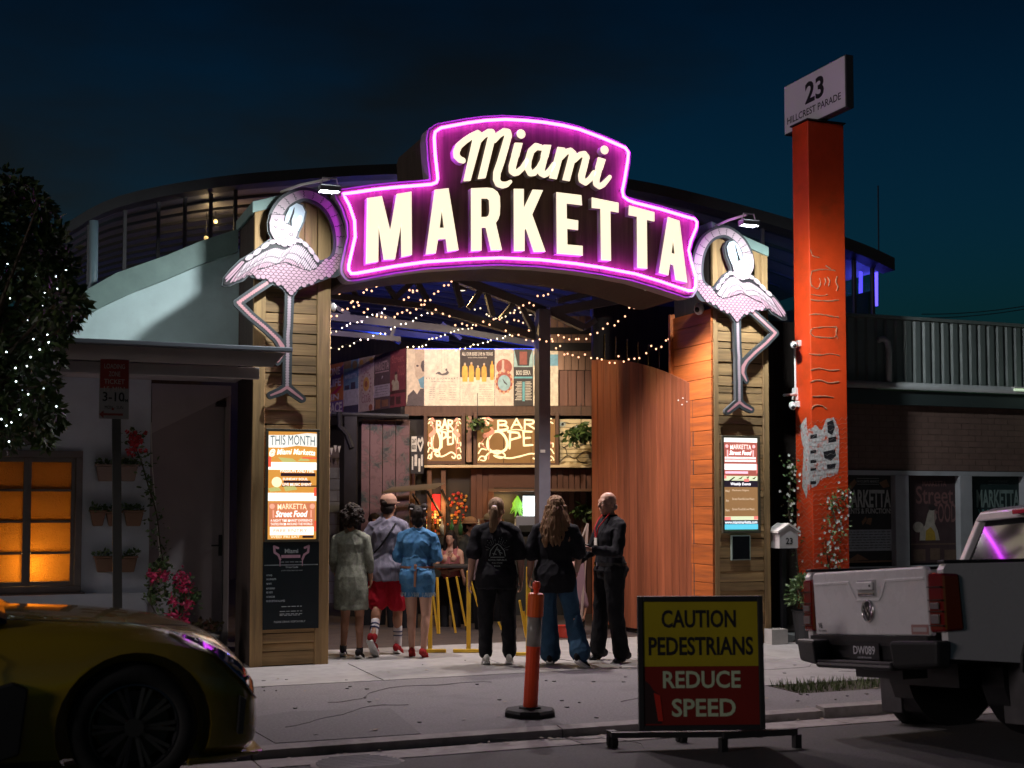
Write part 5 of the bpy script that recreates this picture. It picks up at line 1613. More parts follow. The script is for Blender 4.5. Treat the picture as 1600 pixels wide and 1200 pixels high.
# ------------------------------------------------------------------ posters, light boxes, bar
def sheet(label, fr, x0, y0, x1, y1, bgm, cat='poster', name='poster', d=.004, group=None):
    c = fr.at((x0 + x1) / 2, y0, 0)
    t = thing(name, label, cat, c, group=group)
    part(MB().rect(fr, x0, y0, x1, y1, 0, d), 'sheet', bgm, t)
    t['d'] = d
    def ink_(col, *shapes, nm='print', lift=.0015, m=None):
        if 1 < len(shapes) < 10 and nm != 'tour_dates':
            return [ink_(col, q, nm=nm, lift=lift + .00004 * i, m=m) for i, q in enumerate(shapes)]
        mb = MB()
        for s_ in shapes:
            k = s_[0]
            dd = d + lift
            X = lambda f: x0 + f * (x1 - x0)
            Y = lambda f: y0 + f * (y1 - y0)
            if k == 'r': mb.rect(fr, X(s_[1]), Y(s_[2]), X(s_[3]), Y(s_[4]), d + .0002, dd)
            elif k == 'p': mb.prism(fr, [(X(a), Y(b)) for a, b in s_[1]], d + .0002, dd)
            elif k == 'e':
                n = s_[5] if len(s_) > 5 else 16
                mb.prism(fr, [(X(s_[1]) + s_[3] * (x1 - x0) * math.cos(2 * math.pi * q / n), Y(s_[2]) + s_[4] * (y1 - y0) * math.sin(2 * math.pi * q / n)) for q in range(n)], d + .0002, dd)
            elif k == 't': put_text(mb, s_[1], fr, X(s_[2]), Y(s_[3]), s_[4] * (x1 - x0), s_[5] * (y1 - y0), dd + .0006, bold=s_[6] if len(s_) > 6 else .015)
            elif k == 'lines':
                a, b, c_, e, n = s_[1:6]
                q = random.Random(int(a * 100 + b * 1000 + n))
                for i in range(n):
                    yy = b + (e - b) * i / max(n - 1, 1)
                    xx = a
                    while xx < c_ - .02:
                        w_ = q.uniform(.03, .1)
                        mb.rect(fr, X(xx), Y(yy), X(min(xx + w_, c_)), Y(yy + .008), d + .0002, dd)
                        xx += w_ + .02
            elif k == 's':
                st = s_[1]
                V, F = loops_mesh(contours([([(X(a), Y(b)) for a, b in st], s_[2])], [], s_[3] if len(s_) > 3 else .012), fr, .001, d0=dd - .001)
                mb.add(V, F)
        m_ = m or ink(*col)
        return part(mb, nm, m_, t)
    return t, ink_
def person_shape(x, y, h, w):
    """simple standing figure outline"""
    return ('p', [(x - w * .5, y), (x - w * .62, y + h * .45), (x - w * .5, y + h * .78), (x - w * .2, y + h * .82), (x - w * .2, y + h * .95), (x, y + h), (x + w * .2, y + h * .95), (x + w * .2, y + h * .82), (x + w * .5, y + h * .78), (x + w * .62, y + h * .45), (x + w * .5, y)])
E_ = lambda n, c, s: mat(n, tuple(min(1, q * .8) for q in c), .5, emit=c, es=s)
# --- left light box
PF = Frame((0, -.02, 0), (1, 0, 0))
def lightbox(label, px0, px1, pyt, pyb, frame_m):
    x0, z1 = PF.px(px0, pyt); x1, z0 = PF.px(px1, pyb)
    t = thing('light_box', label, 'display case', ((x0 + x1) / 2, -.04, z0), group='lit poster cases on the pillars')
    fw = .03
    part(MB().span((x0 - fw, -.06, z0 - fw), (x1 + fw, -.023, z0 - .001)).span((x0 - fw, -.06, z1 + .001), (x1 + fw, -.023, z1 + fw)).span((x0 - fw, -.06, z0), (x0 - .001, -.023, z1)).span((x1 + .001, -.06, z0), (x1 + fw, -.023, z1)), 'case_frame', frame_m, t, bevel=.004)
    fr = Frame((0, -.036, 0), (1, 0, 0))
    def lit(nm, col, es, *shapes, lift=0.):
        if len(shapes) > 1:
            return [lit(nm, col, es, q, lift=lift) for q in shapes]
        mb = MB()
        X = lambda f: x0 + f * (x1 - x0)
        Y = lambda f: z0 + (1 - f) * (z1 - z0)
        for s_ in shapes:
            if s_[0] == 'r': mb.rect(fr, X(s_[1]), Y(s_[4]), X(s_[3]), Y(s_[2]), .0, .002 + lift)
            elif s_[0] == 't': put_text(mb, s_[1], fr, X(s_[2]), Y(s_[3] + s_[5]), s_[4] * (x1 - x0), s_[5] * (z1 - z0), .0035 + lift, bold=s_[6] if len(s_) > 6 else .02, shear=s_[7] if len(s_) > 7 else 0, arch=s_[8] if len(s_) > 8 else 0)
            elif s_[0] == 'e': mb.prism(fr, [(X(s_[1]) + s_[3] * math.cos(q * math.pi / 9), Y(s_[2]) + s_[3] * math.sin(q * math.pi / 9)) for q in range(18)], 0, .002 + lift)
            elif s_[0] == 'p': mb.prism(fr, [(X(a), Y(b)) for a, b in s_[1]], 0, .002 + lift)
        return part(mb, nm, E_('lit_%02x%02x%02x_%d' % (int(col[0] * 255), int(col[1] * 255), int(col[2] * 255), int(es * 10)), col, es), t)
    return t, lit
t, L = lightbox('tall lit menu board headed This Month on the left timber pillar', 419, 493, 674, 842, mat('board_frame', (.07, .06, .035), .6))
L('backlit_panel', (.75, .33, .06), .9, ('r', 0, 0, 1, 1))
L('banner', (1, .95, .86), .95, ('p', [(0, .035), (.5, .03), (.8, .01), (1, .015), (1, .14), (.6, .13), (.3, .15), (0, .15)]), lift=.002)
L('lettering', (.16, .26, .3), .35, ('t', 'THIS MONTH', .04, .04, .92, .09, .0, 0, .01), lift=.003)
L('lettering', (1, .9, .8), 1.5, ('t', '@ Miami Marketta', .02, .165, .95, .07, .02, .25, .01), lift=.002)
L('heading_bar', (1, .93, .82), 1.5, ('r', 0, .285, 1, .355), ('r', 0, .57, 1, .645), ('r', 0.05, .885, .95, .962), lift=.002)
L('leaf_band', (.62, .6, .2), .8, ('p', [(.2, .24), (.5, .25), (.6, .28), (.3, .285)]), ('p', [(.0, .53), (.2, .51), (.28, .55), (.05, .56)]), ('p', [(.32, .51), (.55, .5), (.6, .54), (.36, .555)]), ('p', [(.66, .25), (.8, .24), (.86, .27), (.6, .275)]), lift=.002)
L('red_edge', (.95, .12, .06), .9, ('r', 0, .235, .06, .33), ('r', .95, .52, 1, .6), ('r', .96, .83, 1, .93), ('r', .7, .236, 1, .25), lift=.0025)
L('name_bar', (.1, .04, .06), .1, ('r', .26, .385, .98, .415), ('r', .32, .455, .88, .478), ('r', .28, .5, 1, .512), ('r', .72, .968, .95, .99), lift=.002)
L('lettering', (1, .85, .8), 1.3, ('t', 'PASSION AND FIRE', .25, .35, .7, .03, .02), ('t', 'SUNDAY SOUL', .3, .43, .52, .022, .02), ('t', 'LIVE MUSIC EVENT', .3, .478, .6, .026, .02), lift=.003)
L('disc', (1, .82, .5), 1.2, ('e', .18, .47, .055), lift=.002)
L('market_ad', (.75, .25, .12), .8, ('r', .02, .66, .98, .88), lift=.0015)
L('lettering', (1, .8, .5), 1.2, ('t', 'MARKETTA', .2, .675, .6, .05, .01, 0, .006), lift=.003)
L('lettering', (1, .92, .88), 1.5, ('t', 'Street Food', .16, .735, .66, .06, .025, .25), lift=.003)
L('lettering', (1, .95, .9), 1.3, ('t', 'A NIGHT TIME MARKET EXPERIENCE', .06, .815, .86, .022, .005), ('t', 'TASTES FROM AROUND THE WORLD', .06, .848, .86, .022, .005), lift=.003)
L('lettering', (.9, .25, .1), .8, ('t', 'FREE ENTRY', .12, .905, .7, .03, .01), lift=.003)
L('lettering', (1, .85, .6), 1.1, ('t', 'WED FRI SAT', .06, .967, .6, .022, .02), lift=.003)
L('little_flamingo', (.98, .42, .28), 1.0, ('e', .09, .695, .028), ('e', .92, .695, .028), ('r', .1, .73, .13, .8), ('r', .88, .73, .91, .8), lift=.0022)
# --- right light box
t, L = lightbox('narrow lit menu board headed Street Food on the right timber pillar', 1129, 1183, 684, 829, mat('board_frame', (.07, .06, .035), .6))
L('backlit_panel', (.62, .16, .12), .5, ('r', 0, 0, 1, .45))
L('banner', (1, 1, .94), 1.35, ('r', 0, 0, 1, .045), lift=.002)
L('lettering', (1, .85, .78), 1.3, ('t', 'MARKETTA', .2, .075, .62, .05, .01, 0, .006), lift=.002)
L('lettering', (1, .97, .97), 1.5, ('t', 'Street Food', .17, .135, .66, .05, .025, .25), lift=.002)
L('notice_bar', (1, .95, .92), 1.25, ('r', .04, .205, .95, .225), ('r', .04, .235, .95, .257), ('r', .03, .28, .97, .345), lift=.002)
L('lettering', (.6, .12, .14), .5, ('t', 'A NIGHT TIME MARKET', .06, .208, .86, .014, .0), ('t', 'TASTES OF THE WORLD', .06, .239, .86, .014, .0), lift=.003)
L('notice_text', (.75, .78, .55), .9, ('r', .1, .29, .4, .3), ('r', .5, .3, .8, .31), lift=.003)
L('pink_bar', (1, .55, .68), 1.1, ('r', .05, .36, .72, .385), lift=.002)
L('leaf_band', (.8, .85, .55), .95, ('r', 0, .41, 1, .46), ('r', 0, .845, 1, .885), lift=.002)
L('red_edge', (.98, .25, .22), .95, ('r', 0, .4, .08, .44), ('r', .6, .44, .75, .47), ('r', 0, .85, .2, .885), ('r', .88, .845, 1, .88), ('r', .97, .28, 1, .38), lift=.0025)
L('dark_leaf', (.08, .05, .04), .1, ('p', [(.15, .46), (.3, .42), (.34, .425), (.2, .465)]), ('p', [(.4, .45), (.58, .41), (.52, .44)]), ('p', [(.66, .43), (.76, .41), (.72, .44)]), ('p', [(.84, .44), (.98, .41), (.9, .445)]), lift=.003)
L('title_bar', (.06, .04, .07), .12, ('r', 0, .46, 1, .53), lift=.0015)
L('lettering', (1, .97, 1), 1.4, ('t', 'Weekly Events', .2, .48, .6, .04, .02, .2), lift=.002)
L('schedule_panel', (.42, .22, .09), .62, ('r', 0, .53, 1, .845), lift=.0015)
L('lettering', (.85, .7, .5), .8, ('t', 'Wed', .04, .56, .12, .025, .01), ('t', 'Marketta Nights', .24, .555, .5, .024, .0), ('t', 'Fri', .06, .665, .08, .025, .01), ('t', 'Street Food & Live Music', .24, .645, .66, .024, .0), ('t', 'Sat', .04, .765, .12, .025, .01), ('t', 'Street Food & Live Music', .24, .755, .66, .024, .0), lift=.0025)
L('foot_bar', (.15, .75, .98), .8, ('r', 0, .93, 1, .985), lift=.002)
L('title_bar', (.06, .08, .14), .2, ('r', 0, .885, 1, .93), lift=.0016)
L('lettering', (.9, .95, 1), 1.3, ('t', 'www.miamimarketta.com', .02, .89, .96, .034, .02), lift=.0025)
L('little_flamingo', (1, .5, .5), 1.1, ('e', .1, .09, .022), ('e', .9, .09, .022), ('r', .1, .13, .14, .2), ('r', .86, .13, .9, .2), lift=.0022)
# --- dress code board and small tablet
x0, z1 = PF.px(411, 847); x1, z0 = PF.px(497, 981)
fr = Frame((0, -.03, 0), (1, 0, 0))
t, I = sheet('black notice board headed Miami Marketta dress code under the left light box', fr, x0, z0, x1, z1, mat('black_board', (.006, .014, .018), .35), 'notice board', 'notice_board', d=.012)
I((.5, .55, .55), ('t', 'Miami', .38, .87, .24, .05, .02), ('t', 'Dress Code', .4, .7, .22, .022, .01), ('t', 'A SMART CASUAL DRESS CODE APPLIES', .32, .665, .38, .012, 0), ('lines', .33, .255, .72, .262, 1), ('lines', .3, .17, .7, .2, 2), ('lines', .3, .155, .7, .155, 1), ('t', 'PLEASE DRINK RESPONSIBLY', .2, .075, .56, .022, .005), nm='lettering')
I((.6, .68, .7), ('t', 'NO THONGS', .06, .61, .1, .02, .01), ('t', 'NO SINGLETS', .06, .565, .17, .02, .01), ('t', 'NO HATS', .06, .515, .09, .02, .01), ('t', 'NO WORKWEAR', .06, .46, .15, .02, .01), ('t', 'NO VESTS', .06, .415, .11, .02, .01), ('t', 'NO GANG GEAR', .06, .365, .15, .02, .01), ('t', 'NO EXCEPTIONS ALLOWED', .06, .315, .33, .022, .01), nm='lettering')
I((.55, .3, .38), ('r', .32, .815, .66, .85), ('s', [(.26, .93), (.19, .95), (.2, .88), (.27, .85), (.3, .8)], .012, .004), ('s', [(.74, .93), (.81, .95), (.8, .88), (.73, .85), (.7, .8)], .012, .004), ('r', .29, .72, .305, .82), ('r', .69, .72, .705, .82), nm='flamingo_print')
I((.3, .34, .35), *[('e', .03 + .02 * k, .735, .012, .006, 8) for k in range(48)], ('lines', .3, .765, .7, .765, 1), nm='scallop_line')
x0, z1 = PF.px(1141, 836); x1, z0 = PF.px(1171, 875)
t = thing('wall_tablet', 'small dark screen in a pale frame below the right light box', 'screen', ((x0 + x1) / 2, -.03, z0))
part(MB().span((x0, -.05, z0), (x1, -.017, z1)), 'frame', mat('pale_green_frame', (.3, .38, .33), .5), t, bevel=.004)
part(MB().span((x0 + .014, -.053, z0 + .014), (x1 - .014, -.0505, z1 - .014)), 'screen', mat('dark_screen', (.01, .012, .014), .1), t)

# ------------------------------------------------------------------ warehouse window posters
FW = Frame((0, 1.098, 0), (1, 0, 0))
def wpx(a, b, yt=740, yb=878):
    x0, z1 = FW.px(a, yt); x1, z0 = FW.px(b, yb); return x0, z0, x1, z1
M_ps = ink(.02, .018, .018)
t, I = sheet('dark poster lettered Marketta Events and Functions in the first warehouse window', FW, *wpx(1313, 1398), M_ps, group='posters in the warehouse windows')
I((.42, .4, .38), ('t', 'MARKETTA', .06, .62, .88, .2, .03), ('t', 'EVENTS & FUNCTIONS', .04, .55, .92, .06, .015), nm='lettering')
I((.25, .24, .23), ('t', 'FAVOURITE MARKET', .3, .9, .42, .03, .01), ('r', .3, .88, .72, .886), ('r', .3, .945, .72, .951), nm='lettering')
I((.3, .31, .33), ('r', .0, .13, 1, .37), nm='text_panel')
I((.05, .05, .05), *[('lines', .08, .16, .92, .34, 7)], nm='lettering', lift=.0025)
I((.2, .1, .05), ('p', [(.2, .82), (.3, .9), (.26, .94), (.12, .86)]), ('p', [(.72, .9), (.86, .94), (.92, .86), (.8, .84)]), ('p', [(.4, .42), (.48, .48), (.46, .52), (.38, .46)]), ('p', [(.46, .44), (.55, .42), (.58, .5), (.5, .5)]), ('r', 0, 0, 1, .02), ('p', [(.1, .02), (.3, .1), (.5, .03)]), nm='fruit_print')
t, I = sheet('maroon poster of a woman eating in the middle warehouse window', FW, *wpx(1421, 1498), ink(.045, .022, .024), group='posters in the warehouse windows')
I((.17, .08, .075), ('t', 'Street', .12, .66, .78, .2, .01), ('t', 'FOOD', .5, .45, .46, .22, .01), ('t', 'MARKETTA', .26, .86, .5, .06, .02), nm='lettering')
I((.3, .26, .22), ('p', [(.18, .25), (.2, .36), (.3, .42), (.36, .55), (.42, .62), (.52, .6), (.54, .5), (.5, .44), (.56, .36), (.6, .25)]), ('e', .16, .4, .11, .06), nm='figure_print')
I((.02, .012, .012), ('e', .45, .62, .08, .035), nm='hair_print', lift=.0025)
I((.3, .19, .02), ('p', [(.3, .25), (.32, .36), (.42, .4), (.5, .34), (.52, .25)]), nm='dress_print', lift=.0028)
I((.1, .06, .04), ('r', 0, .2, 1, .215), ('r', .05, .02, .3, .15), ('r', .4, .03, .6, .16), ('r', .7, .02, .95, .14), nm='food_print')
t, I = sheet('dark green poster lettered Marketta Weddings in the third warehouse window', FW, *wpx(1520, 1599), ink(.012, .03, .03), group='posters in the warehouse windows')
I((.2, .27, .25), ('t', 'MARKETTA', .06, .62, .88, .2, .03), nm='lettering')
I((.1, .28, .26), ('t', 'Weddings', .08, .5, .84, .1, .01, ), nm='lettering')
I((.1, .12, .12), ('t', 'FAVOURITE MARKET', .3, .9, .42, .03, .01), ('r', .3, .88, .72, .886), ('r', .1, .1, .9, .3), nm='lettering')

# ------------------------------------------------------------------ the bar kiosk inside
KZ = 20.5
KS = FPX / KZ
KA = pd(635, 635, KZ)
KP = Vector((KA.x, KA.y, 0))
KF = Frame(KP, (CR.x, CR.y, 0))
def kx(a, b): return KF.px(a, b)
BK = thing('bar_kiosk', 'two storey timber bar kiosk covered in gig posters, inside the market', 'kiosk', KP)
def kbox(a, yt, b, yb, d0, d1, name_, m, bevel=0., parent=None):
    x0, z1 = kx(a, yt); x1, z0 = kx(b, yb)
    return part(MB().rect(KF, x0, z0, x1, z1, d0, d1), name_, m, parent or BK, bevel=bevel)
KL0 = KF.at(0, 0)
kl = pd(500, 640, 23.4)
KLF = Frame((kl.x, kl.y, 0), KL0 - Vector((kl.x, kl.y, 0)))
KLW = (KL0 - Vector((kl.x, kl.y, 0))).length
M_brown = mat('kiosk_brown', (.1, .05, .03), .7, nz=(2, .3), grain='z')
M_kdark = mat('kiosk_dark', (.02, .016, .015), .8)
ztop = kx(700, 544)[1]; zb = kx(700, 634)[1]
x9 = kx(926, 600)[0]
part(MB().rect(KF, 0, 0, x9 + .3, ztop - .02, -.6, -.05), 'wall', M_kdark, BK)
part(MB().rect(KLF, 0, 0, KLW - .05, ztop - .02, -.5, -.02), 'side_wall', M_kdark, BK)
part(MB().rect(KF, -.02, zb - .16, x9 + .1, zb - .012, -.049, .06), 'beam', M_brown, BK)
part(MB().rect(KLF, 0, zb - .17, KLW - .08, zb - .012, -.019, .06), 'beam', M_kdark, BK)
# brown boards right of the post
for k in range(6):
    a = 860 + k * 11
    kbox(a, 494, a + 10.3, 578, -.049, .0, 'board', mat('tan_board', (.3, .17, .11), .7, nz=(2, .3), grain='z', rand=.15))
kbox(840, 512, 926, 522, .001, .04, 'rail', M_kdark)
kbox(840, 536, 926, 548, .001, .05, 'rail', M_kdark)
for k in range(5):
    kbox(862 + k * 13, 579, 874 + k * 13, 634, -.049, -.01, 'board', mat('red_brown_board', (.17, .075, .05), .7, nz=(2, .3), grain='z', rand=.15))
# posters on the front
def ks(a, b, yt=545, yb=634): 
    x0, z1 = kx(a, yt); x1, z0 = kx(b, yb); return x0, z0, x1, z1
G = 'gig posters on the bar kiosk'
M_cream = ink(.78, .66, .5)
t, I = sheet('cream poster of a face in profile over a dark collar', KF, *ks(635.5, 662.5), ink(.62, .5, .36), group=G)
I((.5, .38, .27), ('p', [(.45, 1), (.5, .8), (.42, .68), (.5, .62), (.46, .55), (.62, .46), (1, .5), (1, 1)]), nm='face_print')
I((.07, .05, .05), ('p', [(1, .8), (.86, .78), (.8, .7), (.9, .6), (1, .6)]), ('p', [(0, 0), (.08, .18), (.4, .28), (.6, .2), (.8, .3), (1, .3), (1, 0)]), ('e', .62, .7, .08, .02, 8), nm='hair_print', lift=.0025)
I((.12, .25, .32), ('p', [(.66, .46), (1, .52), (1, .3), (.8, .32)]), nm='shade_print', lift=.003)
t, I = sheet('cream tour poster lettered Kyle Lionhart with a marionette hanging on strings', KF, *ks(663, 718.5), M_cream, group=G)
I((.12, .1, .09), ('r', .38, .62, .383, .98), ('r', .48, .6, .483, .98), ('r', .57, .62, .573, .98), ('r', .66, .64, .663, .98), ('p', [(.34, .58), (.42, .6), (.5, .56), (.6, .58), (.66, .62), (.7, .58), (.64, .54), (.5, .53), (.4, .55)]), ('e', .62, .63, .03, .025, 10), ('p', [(.3, .56), (.36, .55), (.38, .58)]), nm='marionette_print')
I((.14, .12, .11), ('t', 'K Y L E   L I O N H A R T', .05, .46, .9, .035, .01), nm='lettering')
I((.35, .3, .26), ('lines', .2, .42, .8, .42, 1), ('lines', .14, .1, .3, .32, 7), ('lines', .42, .1, .6, .36, 8), ('lines', .7, .1, .9, .36, 7), nm='tour_dates')
t, I = sheet('tour poster lettered All Our Exes Live In Texas with yellow figures', KF, *ks(719, 772.5), M_cream, group=G)
I((.05, .035, .03), ('r', 0, .5, 1, 1), nm='dark_panel')
I((.75, .65, .52), ('t', 'ALL OUR EXES LIVE IN TEXAS', .05, .88, .9, .06, .02), ('t', 'WHEN WE FALL ALBUM TOUR', .22, .835, .56, .02, .01), nm='lettering', lift=.0025)
I((.85, .42, .06), person_shape(.14, .42, .34, .14), person_shape(.33, .42, .35, .13), person_shape(.52, .45, .26, .11), person_shape(.7, .42, .33, .13), person_shape(.93, .45, .34, .1), nm='figure_print', lift=.003)
I((.7, .5, .38), ('e', .14, .735, .03, .018, 8), ('e', .33, .745, .03, .018, 8), ('e', .52, .69, .028, .018, 8), ('e', .7, .73, .03, .018, 8), nm='face_print', lift=.0036)
I((.45, .33, .26), ('lines', .06, .08, .4, .36, 9), ('lines', .55, .08, .95, .36, 8), nm='tour_dates')
t, I = sheet('cream poster with a round red and blue clock like collage', KF, *ks(773, 802.5), ink(.74, .6, .48), group=G)
I((.4, .1, .07), ('e', .5, .68, .42, .14), ('e', .5, .42, .46, .2), nm='collage_print')
I((.75, .38, .2), *[('e', .5 + .44 * math.cos(k * .52), .42 + .19 * math.sin(k * .52), .07, .03, 6) for k in range(12)], nm='petal_print', lift=.0022)
I((.32, .48, .5), ('e', .5, .4, .34, .14), nm='dial_print', lift=.003)
I((.6, .45, .36), ('r', .38, .6, .5, .8), ('p', [(.3, .6), (.46, .72), (.5, .58)]), nm='hand_print', lift=.003)
I((.05, .04, .04), ('p', [(.5, .4), (.42, .46), (.44, .47), (.54, .42)]), ('p', [(.5, .4), (.66, .36), (.66, .38), (.52, .43)]), nm='pointer_print', lift=.0037)
I((.5, .34, .24), ('lines', .1, .08, .9, .15, 3), ('t', 'BIG SCARY', .2, .88, .6, .04, .0), nm='lettering')
t, I = sheet('dark tour poster lettered Boo Seeka with a long list of dates', KF, *ks(803, 832.5), ink(.045, .035, .035), group=G)
I((.35, .5, .5), ('r', 0, .68, 1, 1), nm='photo_print')
I((.04, .035, .035), ('p', [(.2, .7), (.1, .86), (.0, 1), (1, 1), (.84, .84), (.8, .7)]), nm='photo_print', lift=.0022)
I((.3, .08, .06), ('p', [(.3, .72), (.3, .95), (.7, .95), (.7, .72)]), nm='photo_print', lift=.0028)
I((.75, .7, .62), ('t', 'BOO SEEKA', .12, .54, .76, .08, .02), nm='lettering', lift=.003)
I((.15, .42, .48), ('r', .02, .48, .98, .51), ('r', .45, .08, .58, .42), nm='blue_print', lift=.0022)
I((.62, .55, .46), *[('r', .06 + .05 * (k % 3), .1 + .028 * k, .42, .115 + .028 * k) for k in range(12)], *[('r', .6, .1 + .028 * k, .95 - .06 * (k % 2), .115 + .028 * k) for k in range(12)], nm='tour_dates', lift=.003)
t, I = sheet('narrow pale poster edge half hidden by the steel post', KF, *ks(833, 872), M_cream, group=G)
I((.2, .42, .55), ('r', .02, .7, 1, .9), nm='print')
# left face
def kls(a, b):
    x0 = KLF.px(a, 600)[0]; x1 = KLF.px(b, 600)[0]
    return x0, zb, x1, ztop
t, I = sheet('red and orange poster lettered One Life In Peace, nearest the left pillar', KLF, *kls(506, 536.5), ink(.5, .16, .06), group=G)
I((.16, .08, .3), ('p', [(0, .62), (0, .4), (1, .78), (1, .95)]), ('r', 0, 0, 1, .28), nm='print')
I((.72, .62, .68), ('t', 'ONE', .3, .78, .55, .15, .03), ('t', 'LIFE', .3, .56, .6, .15, .03), ('t', 'IN', .4, .3, .4, .12, .03), ('t', 'PEACE', .1, .05, .85, .2, .03), nm='lettering', lift=.0025)
I((.45, .03, .1), ('p', [(.3, .3), (.9, .52), (.95, .6), (.3, .4)]), nm='stripe_print', lift=.003)
t, I = sheet('blue poster of a crowd scene with a pale lower half', KLF, *kls(537, 560.5), ink(.5, .46, .56), group=G)
I((.16, .26, .4), ('r', 0, .45, 1, 1), nm='photo_print')
I((.3, .2, .12), ('r', 0, .86, .5, 1), ('e', .75, .9, .16, .08), nm='photo_print', lift=.0022)
I((.5, .55, .62), ('t', 'MARKETTA', .1, .66, .8, .08, .02), nm='lettering', lift=.0028)
I((.06, .05, .1), ('r', .1, .46, .4, .54), ('r', .5, .45, .8, .58), ('r', 0, 0, 1, .15), nm='crowd_print', lift=.0025)
t, I = sheet('mauve poster lettered Club with a sun like flower in the middle', KLF, *kls(561, 584.5), ink(.48, .36, .36), group=G)
I((.32, .16, .2), *[('e', .5 + .3 * math.cos(k * .4), .5 + .22 * math.sin(k * .4), .05, .02, 6) for k in range(16)], ('t', 'CLUB', .2, .16, .6, .12, .02), ('t', 'PARTY', .18, .74, .64, .1, .02), nm='lettering')
I((.55, .3, .1), ('e', .5, .5, .2, .13), ('e', .18, .92, .12, .05), ('e', .82, .92, .12, .05), nm='flower_print', lift=.0024)
I((.3, .1, .06), ('e', .5, .5, .1, .06), ('e', .8, .06, .12, .06), nm='flower_print', lift=.0032)
t, I = sheet('dark poster lettered Marketta over a pale text panel on the side row', KLF, *kls(585, 609.5), ink(.1, .06, .07), group=G)
I((.4, .26, .28), ('t', 'MARKETTA', .06, .7, .88, .16, .02), ('r', .06, .66, .94, .68), nm='lettering')
I((.36, .3, .36), ('r', 0, .22, 1, .44), nm='text_panel')
I((.12, .09, .1), ('lines', .1, .26, .9, .4, 4), nm='lettering', lift=.0026)
I((.5, .45, .4), ('p', [(.48, .54), (.58, .58), (.52, .6)]), nm='print', lift=.0026)
I((.22, .1, .06), ('r', .1, .02, .4, .18), ('r', .5, .04, .9, .16), nm='food_print')
t, I = sheet('maroon poster of a woman in a pale dress at the corner of the kiosk', KLF, *kls(610, 634), ink(.22, .05, .06), group=G)
I((.42, .36, .26), ('p', [(.14, .3), (.16, .4), (.34, .46), (.3, .55), (.36, .6), (.46, .58), (.46, .48), (.56, .44), (.58, .3)]), ('e', .2, .44, .1, .05), nm='figure_print')
I((.36, .1, .1), ('t', 'Street', .1, .78, .8, .14, .01), ('t', 'FOOD', .52, .54, .42, .18, .02), nm='lettering')
I((.08, .03, .03), ('r', 0, .24, 1, .29), ('r', .02, .04, .3, .2), ('r', .4, .05, .7, .18), ('e', .39, .6, .08, .03), nm='print', lift=.0025)
